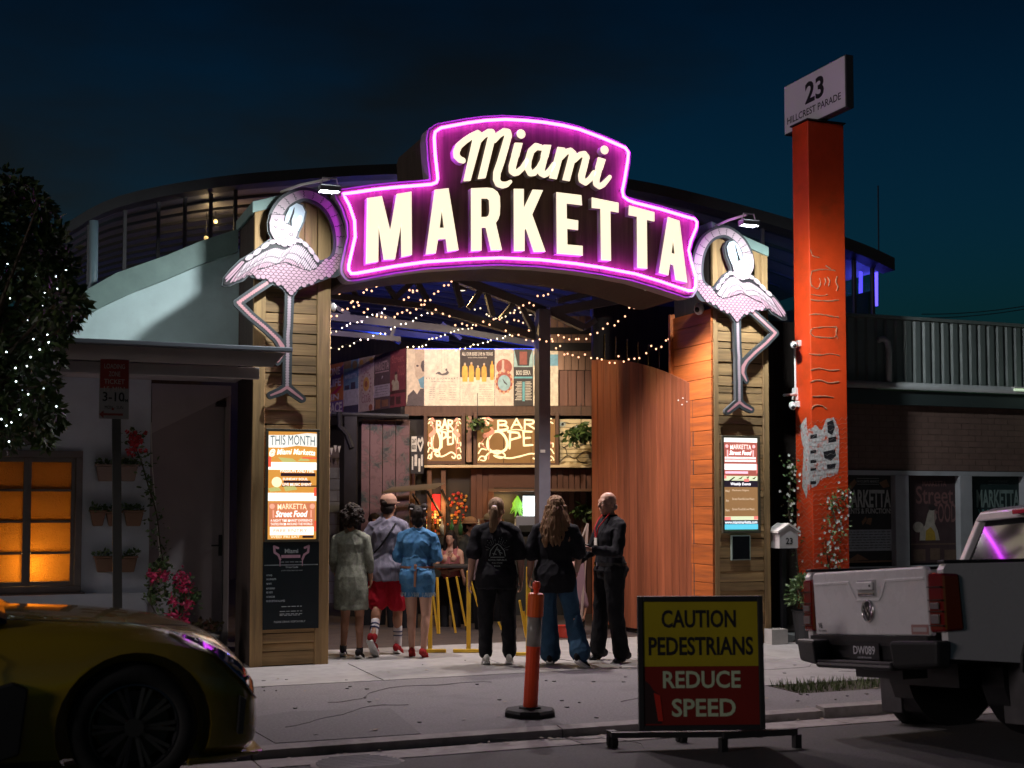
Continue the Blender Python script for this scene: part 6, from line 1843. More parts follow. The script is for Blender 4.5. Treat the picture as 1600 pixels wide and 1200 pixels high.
# bar signs
M_brownglass = mat('brown_lit_glass', (.2, .1, .04), .35, emit=(.36, .18, .05), es=.42, nz=(1.2, .3))
M_script = mat('cream_lit_lettering', (.85, .72, .45), .5, emit=(1, .82, .48), es=.8)
M_pinkglow = mat('salmon_print', (.75, .3, .2), .5, emit=(.75, .27, .17), es=.5)
def barsign(label, a, b, yt, yb, cuts, asp):
    x0, z1 = kx(a, yt); x1, z0 = kx(b, yb)
    t = thing('bar_open_sign', label, 'sign', KF.at((x0 + x1) / 2, z0, .08), group='bar open signs')
    part(MB().rect(KF, x0, z0, x1, z1, -.04, .06), 'backing_board', M_kdark, t)
    fw = .055
    part(MB().rect(KF, x0, z0, x0 + fw, z1, .061, .12).rect(KF, x1 - fw, z0, x1, z1, .061, .12).rect(KF, x0 + fw, z1 - fw, x1 - fw, z1, .061, .12).rect(KF, x0 + fw, z0, x1 - fw, z0 + fw, .061, .12), 'frame', M_brown, t, bevel=.005)
    ax, bx, az, bz = x0 + fw, x1 - fw, z0 + fw, z1 - fw
    W, H = bx - ax, bz - az
    cc = [0] + cuts + [1]
    for i in range(len(cc) - 1):
        part(MB().rect(KF, ax + W * cc[i] + .004, az, ax + W * cc[i + 1] - .004, bz - .05, .062, .072), 'pane', M_brownglass, t)
    X = lambda f: ax + f * W
    Y = lambda f: az + f * H
    mb = MB()
    # drawn capitals: BAR on an arch, OPEN large below
    def strokes(ch, x, y, w, h):
        D = {'B': [[(0, 0), (0, 1)], [(0, 1), (.7, .95), (.75, .65), (.1, .53), (.8, .45), (.9, .12), (0, 0)]], 'A': [[(0, 0), (.5, 1), (1, 0)], [(.2, .38), (.8, .38)]], 'R': [[(0, 0), (0, 1)], [(0, 1), (.8, .92), (.8, .6), (.05, .5)], [(.3, .5), (1, 0)]],
             'O': [[(.5, 0), (.05, .2), (.0, .6), (.3, .98), (.7, .98), (1, .6), (.95, .2), (.5, 0)]], 'P': [[(.1, -.1), (.15, 1)], [(.0, 1), (.8, .95), (.95, .65), (.2, .48)]], 'E': [[(.9, .98), (.1, 1), (.15, 0), (1, .04)], [(.15, .52), (.75, .55)]], 'N': [[(.05, 0), (.1, 1), (.85, .05), (.9, 1)]]}
        return [[(x + a_ * w, y + b_ * h) for a_, b_ in catmull(s_, 4)] if ch in 'BRO' else [(x + a_ * w, y + b_ * h) for a_, b_ in s_] for s_ in D[ch]]
    S_ = []
    r1 = H * .0185
    for i, ch in enumerate('BAR'):
        for s_ in strokes(ch, X(.27 + .17 * i), Y(.72 + (.02 if i == 1 else -.02 if i == 0 else .0)), W * .13, H * .2): S_.append((s_, r1))
    for i, (ch, xx, w_, yy, h_) in enumerate((('O', .14, .24, .2, .46), ('P', .4, .16, .34, .32), ('E', .58, .13, .37, .3), ('N', .74, .15, .4, .3))):
        for s_ in strokes(ch, X(xx), Y(yy), W * w_, H * h_): S_.append((s_, r1 * (1.5 if ch == 'O' else 1.15)))
    sw = catmull([(.1, .1), (.16, .22), (.28, .26), (.36, .16), (.3, .1), (.22, .16), (.4, .1), (.55, .14), (.7, .2), (.82, .13), (.78, .06), (.72, .1)], 4)
    S_.append(([(X(p), Y(q)) for p, q in sw], r1 * .9))
    for sx in (0, 1):
        f_ = lambda p: X(1 - p if sx else p)
        for s_ in ([(.02, .06), (.05, .14), (.12, .12), (.1, .05), (.05, .06)], [(.02, .2), (.06, .3), (.12, .28)], [(.03, .84), (.1, .9), (.15, .84), (.1, .8)], [(.05, .94), (.12, .95), (.2, .9)], [(.03, .34), (.03, .42), (.08, .4)]):
            S_.append(([(f_(p), Y(q)) for p, q in catmull(s_, 3)], r1 * .75))
    S_.append(([(X(.3 + .4 * k / 8), Y(.69 - .02 * math.cos(k / 8 * 6.28))) for k in range(9)], r1 * .5))
    V, F = loops_mesh(contours(S_, [], max(.007, H / 110)), KF, .004, d0=.0725)
    part(mb.add(V, F), 'lettering', M_script, t)
    S2 = []
    for sx in (0, 1):
        f_ = lambda p: X(1 - p if sx else p)
        S2 += [([(f_(p), Y(q)) for p, q in catmull([(.2, .9), (.14, .96), (.1, .88), (.16, .78), (.2, .7), (.14, .62)], 4)], r1 * 1.0), ([(f_(p), Y(q)) for p, q in [(.1, .58), (.16, .62), (.2, .66)]], r1 * 2.6), ([(f_(p), Y(q)) for p, q in [(.15, .6), (.16, .3), (.15, .08)]], r1 * .5), ([(f_(p), Y(q)) for p, q in [(.13, .58), (.05, .42), (.12, .3)]], r1 * .5)]
    V, F = loops_mesh(contours(S2, [], max(.007, H / 110)), KF, .003, d0=.077)
    part(MB().add(V, F), 'flamingo_print', M_pinkglow, t)
    return t
barsign('smaller square Bar Open sign with cream scroll lettering on brown glass', 663, 727, 646, 726, [], 1)
barsign('wide Bar Open sign with cream scroll lettering, partly behind the steel post', 740, 873, 645, 729, [.34, .69], 2)
kbox(729, 650, 737, 722, .0, .05, 'board', mat('tan_board', (.3, .17, .11)))
# cream weatherboards with drawn eyes on the right
M_crm = mat('cream_weatherboard', (.62, .5, .3), .7, nz=(3, .1), rand=.06)
t = thing('painted_wall', 'cream weatherboard wall with eyes and branches drawn on it, beside the wide bar sign', 'mural', KF.at(kx(895, 730)[0], kx(895, 730)[1], 0))
for k in range(11):
    x0, z1 = kx(874, 655 + k * 6.7); x1, z0 = kx(926, 655 + k * 6.7 + 6.2)
    part(MB().hexa([KF.at(x0, z0, .0), KF.at(x1, z0, .0), KF.at(x1, z1, .0), KF.at(x0, z1, .0), KF.at(x0, z0, .03), KF.at(x1, z0, .03), KF.at(x1, z1, .016), KF.at(x0, z1, .016)]), 'weatherboard', M_crm, t)
mb = MB()
for L in ([(876, 665), (882, 660), (890, 662)], [(897, 668), (903, 664), (910, 668), (904, 672), (897, 668)], [(874, 722), (886, 712), (898, 716), (912, 706), (924, 708)], [(880, 700), (892, 694), (900, 700), (916, 690)], [(876, 690), (884, 684), (880, 676)], [(886, 712), (884, 702), (878, 698)], [(900, 716), (906, 722), (918, 724)]):
    mb.tube([KF.at(*kx(*q), .035) for q in catmull(L, 4)], .006, 4)
part(mb, 'line_drawing', M_ink, t)
for a, b in ((879, 663), (903, 668)):
    x, z = kx(a, b)
    part(MB().prism(KF, [(x + .05 * math.cos(k * .5236), z + .04 * math.sin(k * .5236)) for k in range(12)], .02, .037), 'painted_eye', mat('eye_grey', (.4, .45, .42), .6), t)
    part(MB().prism(KF, [(x + .02 * math.cos(k * .5236), z + .025 * math.sin(k * .5236)) for k in range(12)], .037, .039), 'pupil_print', M_ink, t)
kbox(664, 727, 926, 731, -.049, .16, 'cornice', mat('cream_cornice', (.62, .48, .3), .7), bevel=.004)
# lower storey: brown container, awnings, openings
M_cont = mat('brown_container', (.085, .033, .022), .55, nz=(2, .25))
for k in range(22):
    a = 736 + k * 9
    if a < 766 or a > 846: kbox(a, 733, a + 8.4, 985, -.049, .02 + .015 * (k % 2), 'panel', M_cont)
kbox(766, 733, 846, 762, -.049, .03, 'panel', M_cont)
kbox(764, 764, 922, 768, .03, .5, 'awning', mat('awning_brown', (.12, .06, .035), .7))
kbox(766, 772, 848, 850, -.04, -.03, 'serving_hatch', mat('hatch_dark', (.03, .03, .02), .6))
t = thing('menu_screen', 'bright white menu screen in the bar hatch left of the steel post', 'screen', KF.at(*kx(826, 808), .0))
x0, z1 = kx(817, 775); x1, z0 = kx(838, 806)
part(MB().rect(KF, x0 - .02, z0 - .02, x1 + .02, z1 + .02, -.03, -.005), 'housing', M_black, t)
part(MB().rect(KF, x0, z0, x1, z1, -.0045, -.002), 'screen', mat('white_screen', (.8, .85, .85), .4, emit=(.8, .95, 1), es=1.1), t)
lamp('POINT', 'screen_lamp', KF.at((x0 + x1) / 2, (z0 + z1) / 2, .12), 4, (.75, .95, 1), t, radius=.1)
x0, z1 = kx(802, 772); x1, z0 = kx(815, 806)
t = thing('hanging_fern', 'green fern with a painted-in glow hanging in the bar hatch beside the white screen', 'plant', KF.at((x0 + x1) / 2, z0, .02))
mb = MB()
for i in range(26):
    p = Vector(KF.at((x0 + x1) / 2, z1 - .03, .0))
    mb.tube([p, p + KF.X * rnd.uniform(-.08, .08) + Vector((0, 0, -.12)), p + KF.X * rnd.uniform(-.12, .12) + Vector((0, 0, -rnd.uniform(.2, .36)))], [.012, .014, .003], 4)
part(mb, 'frond', mat('glowing_lime_frond', (.2, .5, .03), .5, emit=(.3, .8, .03), es=.05), t)  # fronds glow faintly, brightness of the hatch put into their colour
# coffee machine-like counter box
x0, z1 = kx(806, 806); x1, z0 = kx(850, 830)
t = thing('counter_box', 'blue grey box with a white lid on the bar counter by the steel post', 'machine', KF.at((x0 + x1) / 2, z0, .2))
part(MB().rect(KF, x0, z0, x1, z1, .02, .3), 'body', mat('blue_grey_box', (.16, .17, .24), .5), t, bevel=.01)
part(MB().rect(KF, x0 + .05, z0 - .001, x1 - .05, z0 + .1, .301, .32), 'slot', M_black, t)
kbox(664, 838, 900, 850, -.02, .32, 'counter_top', M_kdark)
kbox(668, 851, 880, 985, -.02, .26, 'counter_front', mat('counter_black', (.012, .011, .011), .6))
# left stall with a slatted awning
ST = thing('food_stall', 'small stall with a slatted awning and glowing red and orange front, beside the mural panels', 'stall', KF.at(kx(660, 985)[0], 0, .1))
for k in range(6):
    a = pd(596 + k * 3, 770 - k * 1.6, KZ - 1.0 + .12 * k); b = pd(680 + k * 3, 763 - k * 1.6, KZ - 1.0 + .12 * k)
    part(MB().bar(a, b, .06, .02), 'awning_slat', mat('weathered_slat', (.12, .09, .065), .8), ST)
for a, b in (((645, 772), (663, 800)), ((668, 768), (690, 806)), ((690, 765), (704, 800))):
    part(MB().bar(pd(*a, KZ - .6), pd(*b, KZ - .25), .03, .03), 'brace', M_kdark, ST)
for a in (642, 668, 690):
    x0, z1 = kx(a, 735)
    part(MB().rect(KF, x0, 0, x0 + .07, z1, .03, .1), 'post', M_brown, ST)
kbox(660, 836, 736, 985, -.02, .2, 'counter_front', M_kdark, parent=ST)
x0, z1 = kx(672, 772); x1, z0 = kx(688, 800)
part(MB().prism(KF, [(x0 - .02, z0 + .05), (x0 + .04, z1), (x1, z1), (x1, z0 + .0), ((x0 + x1) / 2, z0 - .03)], -.03, -.02), 'red_banner', mat('red_banner', (.6, .01, .015), .6, emit=(.8, .01, .02), es=.35), ST)  # cloth with a weak glow of its own, in place of stall light
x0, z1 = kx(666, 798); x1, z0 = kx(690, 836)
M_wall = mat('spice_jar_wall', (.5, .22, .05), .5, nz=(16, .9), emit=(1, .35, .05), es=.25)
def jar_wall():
    cols = [mat('jar_%d' % i, c, .35, emit=c, es=e) for i, (c, e) in enumerate((((.9, .35, .05), .9), ((.7, .08, .03), .5), ((1, .7, .2), 1.3), ((.35, .16, .03), .3), ((.1, .05, .02), .1)))]  # jars glow in their own colours, so the lit look is painted in
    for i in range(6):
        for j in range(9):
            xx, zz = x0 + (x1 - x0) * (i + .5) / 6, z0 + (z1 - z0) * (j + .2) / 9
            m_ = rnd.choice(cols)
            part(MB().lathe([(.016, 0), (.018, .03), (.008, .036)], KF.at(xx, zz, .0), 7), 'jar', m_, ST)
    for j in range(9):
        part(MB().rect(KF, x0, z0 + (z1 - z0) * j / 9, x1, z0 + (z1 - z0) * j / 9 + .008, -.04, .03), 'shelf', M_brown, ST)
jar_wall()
for i in range(44):
    a, b = rnd.uniform(697, 730), rnd.uniform(770, 822)
    p = pd(a, b, KZ - .05)
    part(MB().ell(p, (rnd.uniform(.012, .036), .022, rnd.uniform(.012, .03)), 7, 5), 'paper_flower', rnd.choice([mat('flower_orange', (.4, .08, .012), .6), mat('flower_red', (.28, .012, .012), .6), mat('flower_gold', (.36, .2, .03), .6)]), ST)
for i in range(34):
    a, b = rnd.uniform(770, 803), rnd.uniform(774, 812)
    part(MB().ell(pd(a, b, KZ + .02), (.03, .025, .035), 7, 5), 'hatch_item', rnd.choice([mat('flower_red', (.5, .02, .02)), M_brown, mat('glowing_lime_frond', (.2, .5, .03)), mat('olive_item', (.12, .12, .03), .6)]), BK)
lamp('POINT', 'stall_lamp', pd(690, 790, KZ - .35), 9, (1, .45, .15), ST, radius=.08)
lamp('POINT', 'stall_lamp', pd(786, 782, KZ - .3), 7, (1, .6, .25), ST, radius=.08)
# mural panels on a pier, left
MZ = KZ - .3
ma = pd(565, 655, MZ)
MFr = Frame((ma.x, ma.y, 0), (CR.x, CR.y, 0))
def floral():
    m = mat('floral_mural', (.1, .09, .1), .75)
    t = m.node_tree; b = t.nodes['Principled BSDF']
    tcn = t.nodes.new('ShaderNodeTexCoord')
    n = t.nodes.new('ShaderNodeTexNoise'); n.inputs['Scale'].default_value = 7; n.inputs['Detail'].default_value = 3; n.inputs['Distortion'].default_value = 2.4
    v = t.nodes.new('ShaderNodeTexVoronoi'); v.inputs['Scale'].default_value = 5; v.feature = 'SMOOTH_F1'
    mxn = t.nodes.new('ShaderNodeMath'); mxn.operation = 'ADD'
    r = t.nodes.new('ShaderNodeValToRGB')
    e = r.color_ramp.elements
    e[0].position, e[0].color = .48, (.02, .025, .03, 1)
    e[1].position, e[1].color = 1.0, (.13, .075, .085, 1)
    for p, c in ((.62, (.03, .05, .05)), (.7, (.05, .035, .045)), (.8, (.09, .08, .08)), (.9, (.1, .05, .06))):
        k = e.new(p); k.color = (*c, 1)
    t.links.new(tcn.outputs['Object'], n.inputs['Vector']); t.links.new(tcn.outputs['Object'], v.inputs['Vector'])
    t.links.new(n.outputs['Fac'], mxn.inputs[0]); t.links.new(v.outputs['Distance'], mxn.inputs[1])
    t.links.new(mxn.outputs[0], r.inputs['Fac']); t.links.new(r.outputs['Color'], b.inputs['Base Color'])
    return m
M_floral = floral()
t = thing('mural_pier', 'pier clad in tall boards painted with faded flowers, left of the bar signs', 'mural', MFr.at(.35, 0, 0))
for a, b in ((565, 577.5), (578.5, 597.5), (598.5, 618), (619, 640)):
    x0, z1 = MFr.px(a, 656); x1, _ = MFr.px(b, 656)
    part(MB().rect(MFr, x0, 0, x1, z1, -.1, .0 + .008 * rnd.random()), 'board', M_floral, t, bevel=.004)
x0, z1 = MFr.px(642, 681); x1, z0 = MFr.px(662, 740)
fr2 = Frame(MFr.at(0, 0, .02), MFr.X)
t, I = sheet('black sign lettered Craft Beer with a white heart beside the smaller bar sign', fr2, x0, z0, x1, z1, M_ink, 'sign', 'craft_sign', d=.01)
I((.55, .52, .48), ('r', .06, .58, .46, .98), nm='white_panel')
I((.02, .02, .02), ('t', 'CRAFT', .1, .8, .32, .12, .03), ('t', 'BEER', .1, .64, .32, .12, .03), nm='lettering', lift=.003)
I((.55, .52, .48), ('s', [(.55, .8), (.62, .92), (.74, .84), (.88, .94), (.95, .82), (.76, .6), (.55, .8)], .012, .006), ('r', .1, .1, .2, .45), ('r', .3, .2, .5, .5), ('r', .6, .05, .75, .4), ('r', .8, .2, .95, .5), nm='print')
x0, z1 = MFr.px(533, 652); x1, _ = MFr.px(560, 652)
t = thing('steel_column', 'dark steel column with a bent bracket between left pillar and mural boards', 'column', MFr.at((x0 + x1) / 2, 0, .1))
part(MB().rect(MFr, x0 + .08, 0, x1, z1, .02, .2), 'shaft', M_black, t)
part(MB().tube([MFr.at(*MFr.px(533, 645), .2), MFr.at(*MFr.px(534, 668), .2), MFr.at(*MFr.px(545, 680), .2), MFr.at(*MFr.px(552, 700), .2)], .045, 8), 'bracket', M_black, t)
part(MB().tube([MFr.at(*MFr.px(520, 648), .15), MFr.at(*MFr.px(640, 652), .15)], .04, 8), 'header_pipe', M_black, t)
# block wall glimpsed behind the left pillar
t = thing('block_wall', 'grey block wall with paper pennants glimpsed just inside the left pillar', 'wall', pd(522, 985, 22.5))
BWF = Frame(pd(500, 985, 22.5), (CR.x, CR.y, 0))
M_blk = mat('grey_block', (.2, .2, .19), .85, nz=(6, .2), rand=.15)
part(MB().rect(BWF, -.2, -.2, .75, 3.2, -.2, -.02), 'mortar_bed', mat('mortar', (.12, .085, .07)), t)
for r_ in range(14):
    for c_ in range(3):
        xx = -.2 + c_ * .4 + (.2 if r_ % 2 else 0) - .1
        part(MB().rect(BWF, xx, .05 + r_ * .2, xx + .388, .238 + r_ * .2, -.02, .0), 'block', M_blk, t)
t = thing('pennant_string', 'string of pale paper pennants hanging against the grey block wall', 'bunting', pd(525, 705, 22.2))
part(MB().tube([pd(516, 700, 22.2), pd(524, 694, 22.2), pd(534, 697, 22.2)], .004, 4), 'cord', M_black, t)
for a, b in ((518, 700), (524, 696), (530, 697)):
    part(MB().add([pd(a - 2.5, b, 22.2), pd(a + 2.5, b, 22.2), pd(a, b + 11, 22.19), pd(a - 2.5, b, 22.21), pd(a + 2.5, b, 22.21), pd(a, b + 11, 22.2)], [(0, 1, 2), (5, 4, 3), (0, 3, 4, 1), (1, 4, 5, 2), (2, 5, 3, 0)]), 'pennant', M_paper, t)
# hanging plants
def hangplant(label, a, b, Z, r, n, s):
    c = pd(a, b, Z)
    t = thing('hanging_plant', label, 'plant', c)
    part(MB().lathe([(r * .4, -.02), (r * .7, .08), (r * .72, .1), (.02, .1)], c - Vector((0, 0, .06)), 12), 'basket', M_kdark, t)
    part(MB().tube([c + Vector((0, 0, .04)), c + Vector((0, 0, .5))], .006, 4), 'cord', M_black, t)
    mb = MB()
    leaf_cloud(mb, lambda i: (c + Vector((rnd.gauss(0, r * .6), rnd.gauss(0, r * .5), rnd.gauss(.02, r * .35))), Vector((rnd.gauss(0, 1), -.3, rnd.gauss(0, .6)))), n, s, .3)
    part(mb, 'foliage', M_leaf, t, fix=False)
hangplant('dark trailing plant hanging in front of the cream painted wall', 908, 680, KZ - .5, .17, 240, .12)
hangplant('small leafy plant hanging between the two bar signs', 746, 664, KZ - .3, .12, 150, .08)
hangplant('leafy hanging plant in shadow at the right end of the bar', 917, 800, KZ - .2, .16, 200, .1)
# lamps: floodlights on the truss that light the posters, blue tubes on the kiosk roof
def trusslamp(label, px_, v, power, col, aim, cone=100):
    q = pv(*px_, v)
    t = thing('truss_lamp', label, 'lamp', q, group='lamps fixed to the shed trusses')
    part(MB().lathe([(.03, .1), (.06, .06), (.075, 0), (.065, -.004), (.055, .03)], q, 14), 'housing', M_steel, t, smooth=False)
    part(MB().ell(q + Vector((0, 0, .012)), (.055, .055, .02), 12, 6), 'lens', mat('lamp_lens', (1, .95, .85), .3, emit=(1, .86, .66), es=1.3), t, smooth=True)
    lamp('SPOT', 'truss_spot', q + Vector((0, 0, -.03)), power, col, t, aim=aim, cone=cone, blend=.5, radius=.06)
trusslamp('small white lamp on the truss near the left downlight', (638, 433), 2.8, 330, (1, .8, .56), KF.at(.9, zb + .1, 0), 75)
trusslamp('round white lamp beside the top of the steel post', (826, 492), 2.85, 330, (1, .82, .6), KF.at(1.3, zb - .4, 0), 85)
trusslamp('small lamp at the left end of the truss lighting the side posters', (560, 447), 3.0, 260, (.8, .62, .9), KLF.at(KLW * .6, zb + .3, 0), 80)
trusslamp('yellow glowing lamp hung under the truss, left of the post', (722, 454), 3.2, 160, (1, .66, .25), (3.6, 2.6, 0), 150)
for i, (a, b, zz) in enumerate(((KLF.at(.2, ztop + .02, -.4), KLF.at(KLW - .3, ztop + .02, -.4), 0), (KF.at(.1, ztop + .02, -.4), KF.at(2.6, ztop + .02, -.4), 0))):
    led('led_tube', ('blue LED tube lying along the side roof edge of the kiosk', 'blue LED tube lying along the front roof edge of the kiosk')[i], a, b, .02, M_blue, 60, (.03, .08, 1), (0, .3, .25))

bmesh_ = MB().lathe([(.035, 0), (.036, .16), (.014, .21), (.013, .27), (.016, .275)], n=9).mesh('bottle', smooth=True)
for i in range(12):
    b_ = bmesh_.copy(); b_.materials.append(rnd.choice([mat('green_bottle', (.02, .07, .03), .12), mat('amber_bottle', (.12, .05, .012), .12), mat('clear_bottle', (.3, .3, .28), .12)]))
    o = link('bottle', b_, None, None, KF.at(kx(676 + i * 14 + rnd.uniform(-4, 4), 838)[0], kx(700, 838)[1] + .003, rnd.uniform(.05, .22)))
    tag(o, 'small glass bottle standing on the dark bar counter', 'bottle', 'bottles on the bar counter')
# ------------------------------------------------------------------ vehicles
M_tyre = mat('tyre_rubber', (.018, .018, .018), .85, nz=(20, .2))
M_alloy = mat('dark_alloy', (.12, .12, .13), .35, .8)
M_silver = mat('silver_alloy', (.35, .35, .36), .3, .9)
M_chrome = mat('chrome', (.7, .7, .72), .12, 1.0)
M_plast = mat('black_plastic', (.022, .022, .024), .55, nz=(30, .15))
def bool_cut(me, cutters):
    o = bpy.data.objects.new('cut', me)
    tmp = []
    for c in cutters:
        co = bpy.data.objects.new('cutter', c.mesh('cutter')); WORK.collection.objects.link(co); tmp.append(co)
        m = o.modifiers.new('b', 'BOOLEAN'); m.operation = 'DIFFERENCE'; m.solver = 'EXACT'; m.object = co
    out = baked(o)
    for x in [o] + tmp: bpy.data.objects.remove(x)
    return out
def cyl(c, r, y0, y1, n=32):
    return MB().tube([(c[0], y0, c[1]), (c[0], y1, c[1])], r, n)
def wheel(parent, x, y, z, r, w, rim, side, spokes=10):
    """a wheel whose outer face looks along side * y"""
    def ring(prof):
        V = MB()
        pr = [(a, side * b) for a, b in prof]
        Mx = Matrix.Rotation(-math.pi / 2, 3, 'X')
        return V.lathe(pr, (x, y, z), 40, Mx.to_3x3())
    t = MB()
    P = [(rim, -w * .5), (r * .93, -w * .5), (r, -w * .36), (r, w * .36), (r * .93, w * .5), (rim + .015, w * .5), (rim, w * .44)]
    V = []
    n = 40
    for rad, d in P:
        for k in range(n):
            a = 2 * math.pi * k / n
            V.append(Vector((x + rad * math.cos(a), y + side * d, z + rad * math.sin(a))))
    F = []
    for i in range(len(P)):
        j = (i + 1) % len(P)
        for k in range(n):
            F.append((i * n + k, i * n + (k + 1) % n, j * n + (k + 1) % n, j * n + k))
    t.add(V, F)
    wh = part(t, 'wheel', M_tyre, parent, smooth=True)
    m = MB()
    P = [(rim + .004, w * .42), (rim - .012, w * .44), (rim - .02, w * .3), (rim - .03, -w * .3), (rim + .003, -w * .3)]
    V = []
    for rad, d in P:
        for k in range(n):
            a = 2 * math.pi * k / n
            V.append(Vector((x + rad * math.cos(a), y + side * d, z + rad * math.sin(a))))
    F = [(i * n + k, i * n + (k + 1) % n, ((i + 1) % 5) * n + (k + 1) % n, ((i + 1) % 5) * n + k) for i in range(5) for k in range(n)]
    m.add(V, F)
    for s_ in range(spokes):
        a = 2 * math.pi * s_ / spokes
        for da in (-.09, .09):
            p0 = Vector((x + .05 * math.cos(a), y + side * w * .34, z + .05 * math.sin(a)))
            p1 = Vector((x + (rim - .02) * math.cos(a + da), y + side * w * .38, z + (rim - .02) * math.sin(a + da)))
            m.bar(p0, p1, .02, .022)
    m.tube([(x, y + side * w * .25, z), (x, y + side * w * .42, z)], .055, 14)
    part(m, 'rim', M_alloy if spokes > 6 else M_silver, wh)
    part(MB().tube([(x, y + side * w * .05, z), (x, y + side * w * .12, z)], rim * .8, 24), 'brake_disc', M_steel, wh)
    return wh

# ---- yellow coupe, nose at the right; local x forward, y to its left, z up
M_yellow = mat('yellow_car_paint', (.4, .27, .012), .25, coat=1.0, nz=(2, .03))
cw = pd(210, 1138, 7.45)
car = thing('parked_car', 'low yellow sports coupe in the left foreground, nose pointing right', 'car', (cw.x, cw.y, cw.z - .36), R(-1.0), local=True)
YS = .0     # the near side of the body lies at local y = -.06 near the wheel
HW = .86
yc = HW - .02
def sect(x, zb, hw, zs, zt, crown):
    """one cross-section: bottom, side, shoulder, top"""
    prof_ = [(0, zb), (hw * .86, zb), (hw * .97, zb + .06), (hw, zb + (zs - zb) * .45), (hw * .985, zb + (zs - zb) * .8), (hw * .93, zs), (hw * .8, zs + (zt - zs) * .55), (hw * .5, zt - crown * .25), (0, zt)]
    return [Vector((x, yc - y, z)) for y, z in prof_] + [Vector((x, yc + y, z)) for y, z in prof_[-2:0:-1]]
#      x, bottom, half width, shoulder, top
ST_ = [(-3.6, .42, .62, .82, .95), (-3.45, .26, .76, .88, 1.02), (-3.0, .18, .85, .9, 1.06), (-2.4, .16, .875, .86, 1.07), (-1.6, .15, .85, .82, 1.03), (-.9, .15, .855, .83, 1.02), (-.65, .15, .865, .86, 1.015), (-.3, .15, .88, .87, .995), (.0, .15, .885, .862, .965), (.2, .15, .883, .835, .93), (.36, .16, .872, .79, .885), (.5, .16, .85, .73, .825), (.6, .16, .82, .67, .755), (.66, .17, .785, .61, .69), (.7, .18, .74, .55, .62), (.725, .2, .68, .5, .55)]
rings = [sect(*q, .05) for q in ST_]
bm0 = MB().loft(rings)
body = bool_cut(bm0.mesh('car_body'), [cyl((0, .36), .435, -.3, .32), cyl((0, .36), .435, 1.4, 2.1), cyl((-2.5, .36), .43, -.3, .32), cyl((-2.5, .36), .43, 1.4, 2.1)])
body.polygons.foreach_set('use_smooth', [True] * len(body.polygons))
body.materials.clear()
b_ = link('body', body, M_yellow, car)
m = b_.modifiers.new('e', 'EDGE_SPLIT'); m.split_angle = R(38)
for (x, y, sd) in ((0, .12, -1), (0, 2 * yc - .12, 1), (-2.5, .12, -1), (-2.5, 2 * yc - .12, 1)):
    part(MB().tube([(x, y + .26 * (1 if sd < 0 else -1), .4), (x, y + .27 * (1 if sd < 0 else -1), .4)], .42, 24), 'wheel_liner', M_black, car)
    wheel(car, x, y, .36, .362, .25, .255, sd, 10)
# cabin
gl = MB().loft([[Vector((x, yc - w, z)), Vector((x, yc + w, z)), Vector((x2, yc + w2, z2)), Vector((x2, yc - w2, z2))] for x, w, z, x2, w2, z2 in ((-.75, .72, .98, -.78, .72, .99), )] + [[Vector((-.75, yc - .72, .98)), Vector((-.75, yc + .72, .98)), Vector((-.78, yc + .72, .99)), Vector((-.78, yc - .72, .99))]]) if False else MB()
gl.loft([[Vector((x, yc + s_ * w, z)) for s_, w, z in ((-1, wb, zb_), (-1, wm, zm_), (-.6, wm, zt_), (.6, wm, zt_), (1, wm, zm_), (1, wb, zb_))] for x, wb, zb_, wm, zm_, zt_ in ((-.7, .7, .97, .68, .99, 1.0), (-1.15, .76, .97, .62, 1.2, 1.24), (-1.5, .76, .97, .58, 1.29, 1.34), (-1.95, .75, .97, .56, 1.3, 1.35), (-2.5, .72, .97, .53, 1.22, 1.27), (-3.1, .66, .99, .5, 1.08, 1.1))])
part(gl, 'windows', mat('tinted_glass', (.012, .013, .015), .05, coat=1), car)
part(MB().loft([[Vector((x, yc + s_ * w, z)) for s_, w, z in ((-1, wm, zm_), (-.6, wm, zt_), (.6, wm, zt_), (1, wm, zm_), (.6, wm - .02, zt_ - .03), (-.6, wm - .02, zt_ - .03))] for x, wm, zm_, zt_ in ((-1.3, .6, 1.262, 1.305), (-1.5, .59, 1.295, 1.348), (-1.95, .57, 1.305, 1.358), (-2.4, .545, 1.25, 1.3))]), 'roof', M_yellow, car)
# swept headlamp strip on the near front corner (and the far one)
def sectp(x, side, f):
    """a point on the body skin at station x; f 0 = side mid height, 1 = top"""
    i = max(j for j in range(len(ST_) - 1) if ST_[j][0] <= x)
    t_ = (x - ST_[i][0]) / (ST_[i + 1][0] - ST_[i][0])
    A, B = rings[i], rings[i + 1]
    idx = f * 4 + 3
    k = int(min(idx, 6.999)); fr_ = idx - k
    p = A[k].lerp(A[k + 1], fr_).lerp(B[k].lerp(B[k + 1], fr_), t_)
    return Vector((p.x, p.y if side < 0 else 2 * yc - p.y, p.z))
for sd in (-1, 1):
    out = Vector((.006, -.012 * (1 if sd < 0 else -1), .010))
    up_, lo_ = [], []
    for i in range(11):
        x = .2 + .5 * i / 10
        up_.append(sectp(x, sd, .80 - .02 * i) + out); lo_.append(sectp(x, sd, .76 - .052 * i) + out)
    V = up_ + lo_
    F = [(i, i + 1, 12 + i, 11 + i) for i in range(10)]
    hl = part(MB().add(V, F), 'headlight', mat('headlamp_glass', (.02, .022, .03), .05, coat=1.0), car, smooth=True)
    for i in range(3, 10, 2):
        part(MB().ell((up_[i] + lo_[i]) / 2 + out * .6, .014, 8, 6), 'lens', M_chrome, hl, smooth=True)
    part(MB().tube([p + out * .4 for p in lo_[4:]], .007, 6), 'trim_strip', M_chrome, hl)
